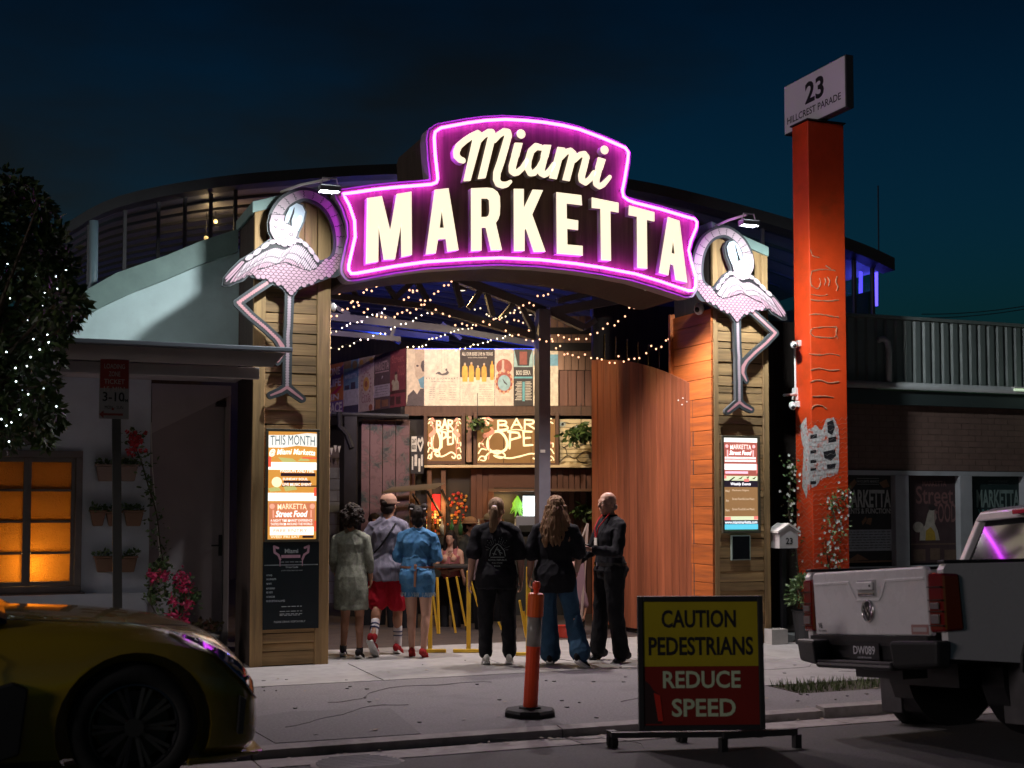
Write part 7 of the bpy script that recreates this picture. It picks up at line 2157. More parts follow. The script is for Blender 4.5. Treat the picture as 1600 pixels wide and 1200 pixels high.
# intake behind the wheel, bumper corner duct, front lip, sill
def quad_on(xs_, fs, name_, m, sd=-1, lift=.008):
    V, F = [], []
    for x in xs_:
        for f in fs: V.append(sectp(x, sd, f) + Vector((0, -lift if sd < 0 else lift, 0)))
    n_ = len(fs)
    F = [(i * n_ + k, i * n_ + k + 1, (i + 1) * n_ + k + 1, (i + 1) * n_ + k) for i in range(len(xs_) - 1) for k in range(n_ - 1)]
    return part(MB().add(V, F), name_, m, car, smooth=True)
q = MB().prism(Frame((0, yc - .895, 0), (1, 0, 0)), [(-.83, .2), (-.62, .26), (-.58, .62), (-.66, .66), (-.8, .62)], -.06, .02)
part(q, 'side_vent', M_plast, car, bevel=.01)
part(MB().prism(Frame((0, yc - .86, 0), (1, 0, 0)), [(.585, .3), (.615, .3), (.63, .5), (.6, .52)], -.05, .03), 'front_vent', M_plast, car)
part(MB().hexa([Vector(p) for p in ((.3, yc - .86, .125), (.74, yc - .62, .12), (.74, yc + .62, .12), (.3, yc + .86, .125), (.3, yc - .87, .165), (.78, yc - .64, .15), (.78, yc + .64, .15), (.3, yc + .87, .165))]), 'front_lip', M_yellow, car, bevel=.008)
part(MB().box((-1.25, yc - .84, .15), (1.4, .08, .06)), 'sill', M_plast, car)
part(MB().tube([(-.72, yc - .872, .18), (-.74, yc - .884, .5), (-.8, yc - .868, .8), (-.86, yc - .815, .86)], .004, 5), 'door_seam', M_black, car)
part(MB().tube([(.32, yc - .6, .918), (-.2, yc - .72, .965), (-.7, yc - .74, 1.0)], .003, 5), 'bonnet_seam', M_black, car)
part(MB().hexa([Vector(p) for p in ((.66, yc - .55, .28), (.735, yc - .5, .28), (.735, yc + .5, .28), (.66, yc + .55, .28), (.66, yc - .55, .46), (.735, yc - .5, .46), (.735, yc + .5, .46), (.66, yc + .55, .46))]), 'grille', M_black, car)

# ---- white utility truck on the right, seen from behind; local x forward, y left, z up
M_ute = mat('white_car_paint', (.72, .7, .72), .28, coat=.8, nz=(3, .03))
ub = Vector((3.52, -5.93, -.05))
ute = thing('utility_truck', 'white dual cab utility truck parked at the right with its tailgate towards the market driveway', 'truck', ub, 0, local=True)
ute.rotation_euler = (R(-5.0), R(0), R(0))
ute.scale = (1, .92, 1)
HWU = .90
SD = [(.0, .74), (.03, .6), (.75, .58), (.9, .5)]
def arch(xc, r, zc, n=14):
    return [(xc - r * math.cos(math.pi * k / n), zc + r * math.sin(math.pi * k / n)) for k in range(n + 1)]
bedp = [(.04, .62), (.04, 1.26), (.07, 1.31), (1.72, 1.31), (1.72, .5), (1.72, .5)] 
for sd in (-1, 1):
    fr = Frame((0, sd * HWU, 0), (1, 0, 0)) if sd < 0 else Frame((0, sd * HWU, 0), (1, 0, 0))
    d0, d1 = (-.07, .0) if sd < 0 else (.0, .07)
    pts = [(.04, .62), (.75, .55)] + arch(1.3, .47, .5)[0:] + [(1.73, .5), (1.73, 1.31), (.07, 1.31), (.04, 1.27)]
    pts = [(.05, .66), (.74, .6)] + arch(1.1, .42, .54)[1:-1] + [(1.53, .55), (1.535, .5), (1.535, 1.31), (.08, 1.31), (.05, 1.27)]
    part(MB().prism(fr, pts, d0, d1), 'bed_side', M_ute, ute, bevel=.018)
    part(MB().span((.06, sd * (HWU - .075), 1.312), (1.535, sd * (HWU + .004), 1.335)), 'bed_rail', M_plast, ute, bevel=.006)
    part(MB().tube([(1.1 - .43 * math.cos(math.pi * k / 12), sd * (HWU + .004), .54 + .43 * math.sin(math.pi * k / 12)) for k in range(13)], .02, 6), 'arch_trim', M_plast, ute)
part(MB().span((.1, -.82, .62), (1.5, .82, .68)).span((1.47, -.82, .68), (1.51, .82, 1.3)), 'bed_floor', M_plast, ute)
# tailgate with a raised band and recess round the handle
TG = Frame((0.02, .74, 0), (0, -1, 0))
W2 = 1.48
tg = part(MB().prism(TG, [(0, .815), (W2, .815), (W2, 1.27), (W2 - .02, 1.3), (.02, 1.3), (0, 1.27)], -.06, 0), 'tailgate', M_ute, ute, bevel=.014)
part(MB().prism(TG, [(.02, 1.2), (.5, 1.2), (.56, 1.1), (.6, 1.065), (.9, 1.065), (.94, 1.1), (1.0, 1.2), (W2 - .02, 1.205), (W2 - .02, 1.225), (.985, 1.222), (.92, 1.12), (.89, 1.085), (.61, 1.085), (.58, 1.12), (.515, 1.222), (.02, 1.218)], .0005, .008), 'pressed_crease', M_ute, tg, bevel=.004)
part(MB().prism(TG, [(.63, 1.1), (.87, 1.1), (.87, 1.225), (.63, 1.225)], .0005, .006), 'handle_recess', mat('recess_grey', (.35, .34, .35), .4), tg, bevel=.003)
part(MB().prism(TG, [(.645, 1.15), (.855, 1.15), (.855, 1.212), (.645, 1.212)], .007, .03), 'handle', M_ute, tg, bevel=.008)
part(MB().prism(TG, [(.645, 1.107), (.855, 1.107), (.855, 1.128), (.645, 1.128)], .007, .018), 'handle_lip', M_chrome, tg, bevel=.004)
part(MB().tube([TG.at(.83, 1.18, .03), TG.at(.83, 1.18, .036)], .009, 8), 'lock', M_black, tg)
ec = (.755, .995)
em = MB().tube([TG.at(ec[0] + .075 * math.cos(k * math.pi / 14), ec[1] + .078 * math.sin(k * math.pi / 14), .008) for k in range(28)], .008, 6, closed=True)
for L in ([(-.045, .05), (-.018, -.005), (0, .03), (.018, -.005), (.045, .05)], [(-.062, .02), (-.025, -.062), (0, -.012), (.025, -.062), (.062, .02)]):
    em.tube([TG.at(ec[0] + a, ec[1] + b, .008) for a, b in L], .0065, 5)
part(em, 'emblem', M_chrome, tg, smooth=True)
part(MB().lathe([(.068, 0), (.068, .003)], TG.at(ec[0], ec[1], .002), 20, Matrix.Rotation(-math.pi / 2, 3, 'Y').to_3x3()), 'emblem_disc', M_black, tg)
lettering(tg, 'V6', TG, .05, .865, .055, .045, M_black, .002, name='badge', bold=.03)
lettering(tg, 'TDI 4WD', TG, .04, .84, .12, .014, M_black, .002, name='badge', bold=.01)
part(MB().rect(TG, 1.27, .825, 1.47, .895, .0005, .002).rect(TG, 1.29, .845, 1.45, .875, .0022, .0035), 'sticker', mat('dusty_pink', (.35, .18, .17), .6), tg)
part(MB().rect(TG, 1.29, .845, 1.45, .875, .0036, .0045), 'sticker_text', mat('dusty_pale', (.45, .4, .4), .6), tg)
part(MB().span((-.02, -.76, .74), (.05, .76, .812)), 'lower_valance', M_black, ute)
M_red = mat('tail_lamp_red', (.17, .007, .008), .12, coat=1.0)
for sd in (-1, 1):
    mb = MB().hexa([Vector(p) for p in ((.005, sd * .755, .84), (.02, sd * (HWU + .012), .84), (.19, sd * (HWU + .016), .85), (.16, sd * .755, .84), (.015, sd * .755, 1.25), (.03, sd * (HWU + .012), 1.25), (.18, sd * (HWU + .016), 1.24), (.16, sd * .755, 1.25))])
    tl_ = part(mb, 'tail_light', M_red, ute, bevel=.02)
    part(MB().span((-.004, sd * .785, .90), (.012, sd * .88, .965)).span((-.002, sd * .785, 1.0), (.014, sd * .88, 1.045)), 'reflector', mat('clear_reflector', (.3, .25, .26), .15, .5), tl_, bevel=.006)
    for z_ in (.885, .982, 1.06, 1.15):
        part(MB().span((-.001, sd * .765, z_), (.022, sd * (HWU + .016), z_ + .006)), 'lamp_rib', M_black, tl_)
# bumper with a stepped centre
DZ = .085
bp_ = MB()
bp_.hexa([Vector(p) for p in ((-.15, .5, .51), (.06, .5, .49), (.06, .88, .51), (-.06, .88, .53), (-.17, .5, .7), (.06, .5, .7), (.06, .9, .7), (-.07, .9, .7))])
bp_.hexa([Vector(p) for p in ((-.06, -.9, .53), (.06, -.9, .51), (.06, -.5, .49), (-.15, -.5, .51), (-.07, -.93, .7), (.06, -.93, .7), (.06, -.5, .7), (-.17, -.5, .7))])
bp_.span((-.16, -.497, .49), (.05, .497, .535))
bp_.span((.0, -.497, .54), (.05, .497, .7))
for p_ in bp_.v: p_.z += DZ
part(bp_, 'rear_bumper', M_plast, ute, bevel=.025)
part(MB().span((-.15, -.48, .537 + DZ), (-.05, .48, .548 + DZ)), 'bumper_step', mat('step_grey', (.1, .095, .1), .5), ute)
PLF = Frame((-.03, .19, DZ - .005), (0, -1, 0))
pl = part(MB().rect(PLF, 0, .56, .38, .68, 0, .006), 'number_plate', mat('plate_black', (.012, .012, .016), .4), ute)
lettering(pl, 'DW089', PLF, .05, .598, .28, .062, mat('plate_pale', (.62, .62, .66), .5), .0075, bold=.01)
lettering(pl, 'QUEENSLAND', PLF, .1, .568, .18, .014, mat('plate_pale', (.62, .62, .66)), .0075)
part(MB().span((.08, -.3, .5), (.3, .3, .6)), 'tow_frame', M_black, ute)
part(MB().span((.5, -.4, .42), (4.6, .4, .62)), 'chassis', M_black, ute)
# mud flaps and wheels
for sd in (-1, 1):
    part(MB().span((.71, sd * .62, .17), (.73, sd * .9, .62)), 'mud_flap', mat('mud_flap_grey', (.09, .085, .09), .7, nz=(6, .4)), ute, bevel=.006)
    for x in (1.11, 4.1):
        wheel(ute, x, sd * .79, .38, .382, .25, .22, sd, 6)
        part(MB().tube([(x, sd * .45, .5), (x, sd * .7, .5)], .45, 20), 'wheel_liner', M_black, ute)
CABK = set(o.name for o in ute.children)
# cab: doors, glass house, bonnet
low_ = MB()
cabp = [(1.82, .42), (3.85, .42)] + arch(4.4, .47, .5)[1:-1] + [(4.98, .45), (5.05, .62), (5.02, .95), (4.9, 1.08), (3.75, 1.2), (1.82, 1.22)]
part(MB().prism(Frame((0, -.9, 0), (1, 0, 0)), cabp, -1.8, 0), 'cab', M_ute, ute, bevel=.03)
R1 = lambda x, wb, zb_, wt, zt_: [Vector((x, -wb, zb_)), Vector((x, -wt, zt_ - .05)), Vector((x, -wt + .06, zt_)), Vector((x, wt - .06, zt_)), Vector((x, wt, zt_ - .05)), Vector((x, wb, zb_))]
part(MB().loft([R1(1.84, .84, 1.221, .84, 1.26), R1(2.06, .84, 1.221, .74, 1.70), R1(2.9, .84, 1.221, .74, 1.73), R1(3.15, .84, 1.221, .73, 1.70), R1(3.8, .84, 1.205, .82, 1.25)]), 'windows', mat('tinted_glass', (.012, .013, .015), .05, coat=1), ute)
part(MB().loft([R1(2.0, .76, 1.70, .745, 1.775), R1(2.15, .76, 1.71, .745, 1.81), R1(2.9, .76, 1.72, .745, 1.82), R1(3.2, .75, 1.69, .735, 1.77)]), 'roof', M_ute, ute, smooth=False, bevel=.02)
for sd in (-1, 1):
    part(MB().bar((1.83, sd * .83, 1.23), (2.08, sd * .76, 1.72), .1, .07), 'pillar', M_ute, ute, bevel=.015)
    part(MB().bar((2.75, sd * .83, 1.22), (2.75, sd * .755, 1.72), .1, .06), 'pillar', M_ute, ute, bevel=.015)
    part(MB().bar((3.75, sd * .83, 1.21), (3.14, sd * .745, 1.7), .09, .06), 'pillar', M_ute, ute, bevel=.015)
    part(MB().span((1.86, sd * .885, 1.195), (3.7, sd * .912, 1.222)), 'window_trim', M_plast, ute)
    for x in (2.0, 2.9):
        part(MB().span((x, sd * .902, 1.0), (x + .16, sd * .935, 1.035)), 'door_handle', M_chrome, ute, bevel=.006)
    for x in (2.8, 3.72):
        part(MB().span((x, sd * .896, .5), (x + .008, sd * .903, 1.2)), 'door_seam', M_black, ute)
    part(MB().ell((3.55, sd * 1.0, 1.25), (.07, .12, .09), 12, 8), 'mirror', M_plast, ute, smooth=True)
part(MB().span((1.93, -.2, 1.725), (2.0, .2, 1.765)), 'brake_light', mat('brake_lamp_red', (.5, .02, .06), .12, coat=1.0), ute, bevel=.008)
part(MB().span((1.795, -.86, 1.15), (1.815, .86, 1.3)), 'cab_back', M_ute, ute)
for o in ute.children:
    if o.name not in CABK: o.location.x -= .30

# ------------------------------------------------------------------ caution sign on its wheeled frame
bl, br_ = pz(1003, 1138, .13), pz(1192, 1143, .10)
sx = (br_ - bl); sx.z = 0
CW = sx.length
CFm = Frame((bl.x, bl.y, 0), sx)
CFm.Y = (Vector((0, 0, 1)) + CFm.N * -.06).normalized()
cb, ch_ = .13, 1.0
ch_ = CFm.px(1092, 936)[1]
CS = thing('caution_sign', 'framed yellow and red roadside sign reading Caution Pedestrians Reduce Speed', 'road sign', (bl + br_) / 2 * 1.0)
CS.location.z = -.05; ORG[CS.name] = Vector(CS.location)
M_sy = mat('yellow_sheeting', (.46, .37, .012), .5, nz=(3, .1), dirt=(4, (.4, .32, .02), .4))
M_sr = mat('red_sheeting', (.22, .013, .01), .45, nz=(3, .12), dirt=(4, (.2, .01, .01), .5))
M_sg = mat('pale_green_letters', (.62, .74, .5), .5, nz=(4, .2))
mid = cb + (ch_ - cb) * .475
part(MB().rect(CFm, 0, cb, CW, ch_, -.02, -.001), 'backing_sheet', M_steel, CS)
part(MB().rect(CFm, .02, mid, CW - .02, ch_ - .02, 0, .003), 'yellow_panel', M_sy, CS)
part(MB().rect(CFm, .02, cb + .02, CW - .02, mid - .001, 0, .003), 'red_panel', M_sr, CS)
part(MB().prism(CFm, [(.025, cb + .34), (.06, cb + .31), (.085, cb + .27), (.12, cb + .24), (.1, cb + .2), (.115, cb + .1), (.15, cb + .03), (.025, cb + .03)], .0032, .0045), 'torn_patch', mat('dark_backing_patch', (.03, .012, .012), .6), CS)
part(MB().prism(CFm, [(.09, cb + .25), (.135, cb + .23), (.155, cb + .05), (.12, cb + .05)], .0046, .007), 'bright_flap', mat('bright_red_flap', (.6, .03, .02), .4), CS)
H = ch_ - cb
for s_, a, b, w, h, m in (('CAUTION', .175, .775, .62, .14, M_ink), ('PEDESTRIANS', .065, .56, .87, .145, M_ink), ('REDUCE', .18, .305, .645, .135, M_sg), ('SPEED', .25, .085, .53, .14, M_sg)):
    lettering(CS, s_, CFm, a * CW, cb + b * H, w * CW, h * H, m, .0052, bold=.022)
part(MB().rect(CFm, -.02, cb - .02, .018, ch_ + .02, -.03, .012).rect(CFm, CW - .018, cb - .02, CW + .02, ch_ + .02, -.03, .012).rect(CFm, .019, ch_ - .018, CW - .019, ch_ + .02, -.03, .012).rect(CFm, .019, cb - .02, CW - .019, cb + .018, -.03, .012), 'frame', M_plast, CS, bevel=.004)
# skids: a trestle at the right, castors at the left
g1, g2 = pz(1130, 1183, -.03), pz(1245, 1176, -.02)
zt_ = .07
part(MB().bar((g1.x, g1.y, zt_ + .05), (g2.x, g2.y, zt_ + .06), .045, .045).bar((g1.x, g1.y, -.045), (g1.x, g1.y, zt_ + .03), .05, .05).bar((g2.x, g2.y, -.045), (g2.x, g2.y, zt_ + .04), .05, .05), 'trestle', M_plast, CS)
w1, w2 = pz(957, 1172, -.06), pz(1065, 1164, -.06)
mid_ = CFm.at(CW - .06, .10, -.02)
part(MB().bar(CFm.at(-.22, cb - .05, -.02), CFm.at(CW, cb - .05, -.02), .04, .04).bar(CFm.at(CW * .9, cb - .05, -.02), ((g1 + g2) / 2 + Vector((0, 0, .14))), .04, .04), 'base_rail', M_plast, CS)
for i, w_ in enumerate((w1, w2)):
    cst = part(MB().span((w_.x - .03, w_.y - .02, w_.z + .085), (w_.x + .03, w_.y + .04, w_.z + .14)).span((w_.x - .035, w_.y - .01, w_.z + .03), (w_.x - .025, w_.y + .03, w_.z + .1)).span((w_.x + .025, w_.y - .01, w_.z + .03), (w_.x + .035, w_.y + .03, w_.z + .1)), 'castor', M_plast, CS)
    part(MB().tube([(w_.x - .022, w_.y, w_.z + .058), (w_.x + .022, w_.y, w_.z + .058)], .055, 18), 'wheel', M_tyre, cst)

# ------------------------------------------------------------------ orange bollard
B0 = pz(828, 1117, .004)
BO = thing('bollard', 'leaning orange plastic bollard with a grey reflective band on a black base', 'bollard', B0)
M_bo = mat('orange_plastic', (.85, .07, .012), .5, nz=(6, .08))
lean = (pd(838, 915, (B0 - EYE).dot(CF)) - pd(828, 1110, (B0 - EYE).dot(CF)))
ax_ = Vector((lean.x, lean.y, lean.z)).normalized()
rot = ax_.to_track_quat('Z', 'Y').to_matrix()
part(MB().lathe([(.22, 0), (.22, .03), (.2, .05), (.1, .055), (.09, .07)], B0, 8), 'base', M_tyre, BO)
part(MB().lathe([(.06, .05), (.058, .5), (.056, .95), (.03, .965)], B0, 16, rot), 'post', M_bo, BO, smooth=False)
part(MB().lathe([(.0605, .57), (.0595, .81)], B0, 16, rot), 'reflective_band', mat('reflective_grey', (.3, .27, .24), .35, nz=(8, .25)), BO, smooth=True)
part(MB().lathe([(.067, .815), (.067, .985), (.06, 1.0), (.02, 1.005)], B0, 16, rot), 'collar', mat('orange_collar', (.85, .13, .02), .45), BO)
part(MB().lathe([(.022, 1.0), (.022, 1.03), (.034, 1.05), (.034, 1.085), (.02, 1.1), (.001, 1.102)], B0, 12, rot), 'knob', M_bo, BO)

# ------------------------------------------------------------------ yellow crowd barriers
M_yb = mat('yellow_barrier_paint', (.72, .44, .03), .5, nz=(5, .12))
def barrier(label, xa, xb, yfoot, ytop, post_px, bars, foots, v=None):
    q = pz(post_px[0], yfoot, 0)
    Z = (q - EYE).dot(CF)
    t = thing('crowd_barrier', label, 'barrier', q, group='yellow barriers at the entrance')
    for x in post_px:
        part(MB().bar(Vector((pd(x, yfoot, Z).x, pd(x, yfoot, Z).y, .01)), pd(x + .5, ytop, Z), .05, .045), 'post', M_yb, t, bevel=.005)
    for (a, b), (c, d) in bars:
        part(MB().bar(pd(a, b, Z), pd(c, d, Z), .022, .022), 'bar', M_yb, t)
    for a, b in foots:
        p, r_ = pz(a, yfoot, .02), pz(b, yfoot, .02)
        part(MB().bar((p.x, p.y, .022), (r_.x, r_.y, .022), .05, .035), 'foot', M_yb, t)
barrier('yellow barrier with slanting bars between the denim woman and the ponytailed person', 0, 0, 1017, 892, (672, 732), [((683, 902), (686, 990)), ((698, 902), (712, 989)), ((713, 901), (728, 978)), ((735, 905), (757, 982)), ((676, 925), (684, 990))], [(664, 697), (708, 762)])
barrier('yellow barrier post and bars between the two black shirted people', 0, 0, 1022, 886, (825,), [((812, 938), (822, 996)), ((779, 972), (784, 984)), ((818, 955), (824, 990))], [(806, 840)])
# ------------------------------------------------------------------ people
def skin(n, c): return mat(n, c, .5, nz=(6, .08), spec=.35)
S_fair = skin('skin_fair', (.48, .27, .19)); S_tan = skin('skin_tan', (.36, .18, .11)); S_dark = skin('skin_brown', (.26, .13, .085))  # three skin tones: fair, tan and deeper brown
def cloth(n, c, sc=60, st=.25, nzv=(9, .15), **k): return mat(n, c, .85, nz=nzv, bump=(sc, st, .008), spec=.2, **k)
def Vv(p): return Vector(p)
BASE = dict(pel=(0, 0, .95), waist=(0, .0, 1.1), chest=(0, .0, 1.3), neck=(0, -.015, 1.47), head=(0, .025, 1.625),
            shR=(.172, -.01, 1.385), elR=(.225, -.03, 1.12), wrR=(.24, .05, .885), shL=(-.172, -.01, 1.385), elL=(-.225, -.03, 1.12), wrL=(-.24, .05, .885),
            hipR=(.09, 0, .93), knR=(.1, .02, .5), anR=(.1, -.02, .085), hipL=(-.09, 0, .93), knL=(-.1, .02, .5), anL=(-.1, -.02, .085),
            ftR=(.015, .14, -.055), ftL=(-.015, .14, -.055))
def wrinkle(amp, sx, sy, sz, seed=0):
    def f(p):
        q = Vector((p.x * sx + seed, p.y * sy, p.z * sz))
        c = noise.noise(q * .8 + Vector((9, 3, 1)))
        return amp * (noise.noise(q) + .5 * noise.noise(q * 2.1) + .55 * (max(0, 1 - 4 * abs(c)) ** 2) - .1)
    return f
class Person:
    def __init__(s, label, at, face, H=1.75, J=None, bulk=1., female=False, sk=S_fair, voxel=.0075, look=0., hand=None, tilt=0., top_only=False, feet=False, group=None, thin=1.):
        """face: heading in degrees from +y towards +x"""
        k = H / 1.75
        s.k = k
        s.t = thing('person', label, 'person', at, R(-face), local=True, group=group)
        j = dict(BASE); j.update(J or {})
        s.J = J = {n: Vector(p) * k for n, p in j.items()}
        s.bulk, s.female, s.sk = bulk, female, sk
        b = bulk
        m = MB()
        sw = abs(J['shR'].x - J['shL'].x) / 2
        hw_ = (.165 if not female else .175) * k * b
        s.rings = [(J['pel'].x, J['pel'].y - .01, J['pel'].z - .09 * k, hw_ * .9, .105 * k * b), (J['pel'].x, J['pel'].y - .015, J['pel'].z, hw_, .118 * k * b), (J['waist'].x, J['waist'].y, J['waist'].z, (.14 if not female else .122) * k * b, .095 * k * b),
                   (J['chest'].x, J['chest'].y + .005, J['chest'].z - .06 * k, .152 * k * b, .11 * k * b), (J['chest'].x, J['chest'].y, J['chest'].z + .03 * k, .165 * k * b, .11 * k * b), ((J['shR'].x + J['shL'].x) / 2, J['chest'].y - .01, (J['shR'].z + J['shL'].z) / 2 + .0 * k, sw * .88, .08 * k * b), (J['neck'].x, J['neck'].y, J['neck'].z + .0 * k, .062 * k, .058 * k)]
        m.oval(s.rings, 20)
        if not top_only:
            for sd in 'RL':
                m.cap(J['hip' + sd], J['kn' + sd], .088 * k * b * thin, .056 * k * b * thin).cap(J['kn' + sd], J['an' + sd], .054 * k * b * thin, .034 * k)
                c = J['kn' + sd].lerp(J['an' + sd], .3) + Vector((0, -.018 * k, 0)); m.ell(c, (.05 * k * b * thin, .052 * k * b * thin, .11 * k))
                if feet:
                    m.cap(J['an' + sd] - Vector((0, .02, .03)) * k, J['an' + sd] + J['ft' + sd], .034 * k, .026 * k)
            m.ell(J['pel'] + Vector((.07 * k, -.05 * k, -.02 * k)), (.1 * k * b, .09 * k * b, .1 * k)).ell(J['pel'] + Vector((-.07 * k, -.05 * k, -.02 * k)), (.1 * k * b, .09 * k * b, .1 * k))
        if female:
            for sx in (-1, 1): m.ell(J['chest'] + Vector((sx * .07, .085, -.01)) * k, (.065 * k, .06 * k, .065 * k))
        for sd in 'RL':
            sg = 1 if sd == 'R' else -1
            m.cap(J['sh' + sd], J['el' + sd], .046 * k * b, .039 * k * b).cap(J['el' + sd], J['wr' + sd], .041 * k * b, .027 * k)
            m.cap(J['neck'] + Vector((sg * .035, -.01, -.01)) * k, J['sh' + sd] + Vector((0, 0, .004)), .045 * k, .044 * k * b).cap(J['chest'] + Vector((sg * .08, 0, .02)) * k, J['sh' + sd], .07 * k * b, .046 * k * b)
            s.hand(m, sd, (hand or {}).get(sd))
        # head, turned by look
        Mh = Matrix.Rotation(R(-look), 3, 'Z') @ Matrix.Rotation(R(tilt), 3, 'X')
        h = J['head']
        s.Mh = Mh
        P = lambda x, y, z: h + Mh @ (Vector((x, y, z)) * k)
        s.HP = P
        m.cap(J['neck'] - Vector((0, .005, .05)) * k, P(0, -.02, -.06), .06 * k * min(b, 1.1), .052 * k)
        E = lambda c, r: m.ell(P(*c), tuple(q * k for q in r), 14, 9, Mh)
        E((0, -.012, .035), (.076, .096, .088)); E((0, .02, -.035), (.062, .07, .075)); E((0, .045, -.085), (.038, .035, .03))
        E((0, .07, .02), (.055, .022, .035)); E((0, .095, -.022), (.013, .022, .016)); m.cap(P(0, .088, .022), P(0, .103, -.018), .008 * k, .013 * k)
        E((0, .079, -.058), (.026, .013, .007)); E((0, .076, -.07), (.022, .013, .008)); E((.03, .066, -.015), (.026, .022, .024)); E((-.03, .066, -.015), (.026, .022, .024))
        for sx in (-1, 1):
            E((sx * .078, -.012, -.015), (.011, .022, .032)); m.cap(P(sx * .014, .083, .036), P(sx * .05, .07, .036), .0085 * k, .007 * k)
        me = fuse(m, voxel, 4)
        s.body = link('body', me, sk, s.t)
        eb = MB()
        for sx in (-1, 1): eb.ell(P(sx * .031, .079, .012), (.013 * k, .0085 * k, .0075 * k), 10, 6, Mh)
        part(eb, 'eye', mat('eye_white', (.6, .56, .53), .3), s.t, smooth=True)
        ib = MB()
        for sx in (-1, 1): ib.ell(P(sx * .031, .086, .012), (.0055 * k, .003 * k, .0058 * k), 8, 5, Mh)
        part(ib, 'iris', mat('eye_dark', (.03, .02, .015), .2), s.t, smooth=True)
    def hand(s, m, sd, pose):
        k, J = s.k, s.J
        w = J['wr' + sd]; d = (w - J['el' + sd]).normalized()
        sg = 1 if sd == 'R' else -1
        curl = .35
        palm_n = Vector((-sg, 0, 0))
        if pose:
            d = Vector(pose['dir']).normalized(); palm_n = Vector(pose['palm']).normalized(); curl = pose.get('curl', .5)
        palm_n = (palm_n - d * palm_n.dot(d)).normalized()
        a = d.cross(palm_n).normalized()
        if pose and pose.get('flip'): a = -a
        elif a.y < 0 and not pose: a = -a
        pc = w + d * .045 * k
        Mx = Matrix((a, d, palm_n)).transposed()
        m.ell(pc, (.04 * k, .052 * k, .018 * k), 12, 8, Mx)
        s.palm = {**getattr(s, 'palm', {}), sd: (pc, d, palm_n, a)}
        for i, (off, L) in enumerate(((.03, .072), (.0105, .08), (-.0095, .074), (-.028, .058))):
            p = w + (d * .08 + a * off) * k
            dd = d
            for q in range(3):
                ang = curl * (.6 + .5 * q)
                dd = (d * math.cos(ang * (q + 1) * .75) + palm_n * math.sin(ang * (q + 1) * .75)).normalized()
                p2 = p + dd * L * k * (.44, .32, .26)[q]
                m.cap(p, p2, (.0098 - .0008 * q) * k, (.0092 - .001 * q) * k, 8)
                p = p2
        p = w + (d * .025 + a * .032) * k
        for L, r_ in ((.04, .0125), (.03, .0105)):
            p2 = p + (d * .75 + a * .45 + palm_n * (.2 + curl * .5)).normalized() * L * k
            m.cap(p, p2, r_ * k, (r_ - .0015) * k, 8); p = p2
    # ---- clothes
    def wear(s, m, name_, mt, voxel=.009, disp=None, smooth=3, parent=None):
        o = link(name_, fuse(m, voxel, smooth, disp), mt, parent or s.t)
        return o
    def torso(s, m, grow, zlow=None, flare=0., top=True, neckz=.0):
        k, J = s.k, s.J
        rg = [(x, y, z, rx + grow, ry + grow) for x, y, z, rx, ry in s.rings[:-1]]
        if zlow is not None:
            z0 = zlow * k
            x, y, z, rx, ry = s.rings[0]
            base = s.rings[1]
            zs_ = [r[2] for r in s.rings]
            if z0 < base[2]:
                rg = [(base[0], base[1], z0, base[3] + grow + flare, base[4] + grow + flare + .012), (base[0], base[1] - .008, base[2], base[3] + grow + flare * .6, base[4] + grow + .022)] + [r for r in rg if r[2] > base[2] + .01]
            else:
                rg = [(0, float(np.interp(z0, zs_, [r[1] for r in s.rings])), z0, float(np.interp(z0, zs_, [r[3] for r in s.rings])) + grow + flare, float(np.interp(z0, zs_, [r[4] for r in s.rings])) + grow + flare)] + [r for r in rg if r[2] > z0 + .02]
        if top:
            x, y, z, rx, ry = s.rings[-1]
            rg.append((x, y, z + neckz, rx + grow * .7, ry + grow * .7))
        m.oval(rg, 24)
        for sd in 'RL':
            sg = 1 if sd == 'R' else -1
            m.cap(J['neck'] + Vector((sg * .04, -.01, -.015)) * k, J['sh' + sd] + Vector((0, 0, .004)), .045 * k + grow * .6, .044 * k * s.bulk + grow * .7).cap(J['chest'] + Vector((sg * .08, 0, .02)) * k, J['sh' + sd], .07 * k * s.bulk + grow, .046 * k * s.bulk + grow * .8)
        return m
    def sleeve(s, m, sd, frac, grow, flare=0.):
        k, J = s.k, s.J
        a, b, c = J['sh' + sd], J['el' + sd], J['wr' + sd]
        r0, r1, r2 = .046 * k * s.bulk, .039 * k * s.bulk, .029 * k * s.bulk
        if frac <= 1:
            m.cap(a, a.lerp(b, frac), r0 + grow, r1 + grow + flare + (r0 - r1) * (1 - frac))
        else:
            m.cap(a, b, r0 + grow, r1 + grow); m.cap(b, b.lerp(c, frac - 1), r1 + grow, r2 + grow + flare)
        return m
    def leg(s, m, sd, frac, grow, flare=0., seat=True):
        k, J = s.k, s.J
        a, b, c = J['hip' + sd], J['kn' + sd], J['an' + sd]
        r0, r1, r2 = .088 * k * s.bulk, .056 * k * s.bulk, .04 * k
        if frac <= 1:
            m.cap(a, a.lerp(b, frac), r0 + grow, r0 + (r1 - r0) * frac + grow + flare, 16)
        else:
            m.cap(a, b, r0 + grow, r1 + grow, 16); m.cap(b, b.lerp(c, frac - 1), r1 + grow, r2 + grow + flare, 16)
        return m
    def seat(s, m, grow, top=1.0):
        k, J = s.k, s.J
        for sx in (-1, 1): m.ell(J['pel'] + Vector((sx * .07, -.05, -.02)) * k, (.1 * k * s.bulk + grow, .09 * k * s.bulk + grow, .1 * k + grow))
        x, y, z, rx, ry = s.rings[1]
        m.oval([(x, y, z - .1 * k, rx * .95 + grow, ry * .95 + grow), (x, y, z, rx + grow, ry + grow), (x, y, top * k, rx * .94 + grow, ry * .95 + grow)], 22)
        return m
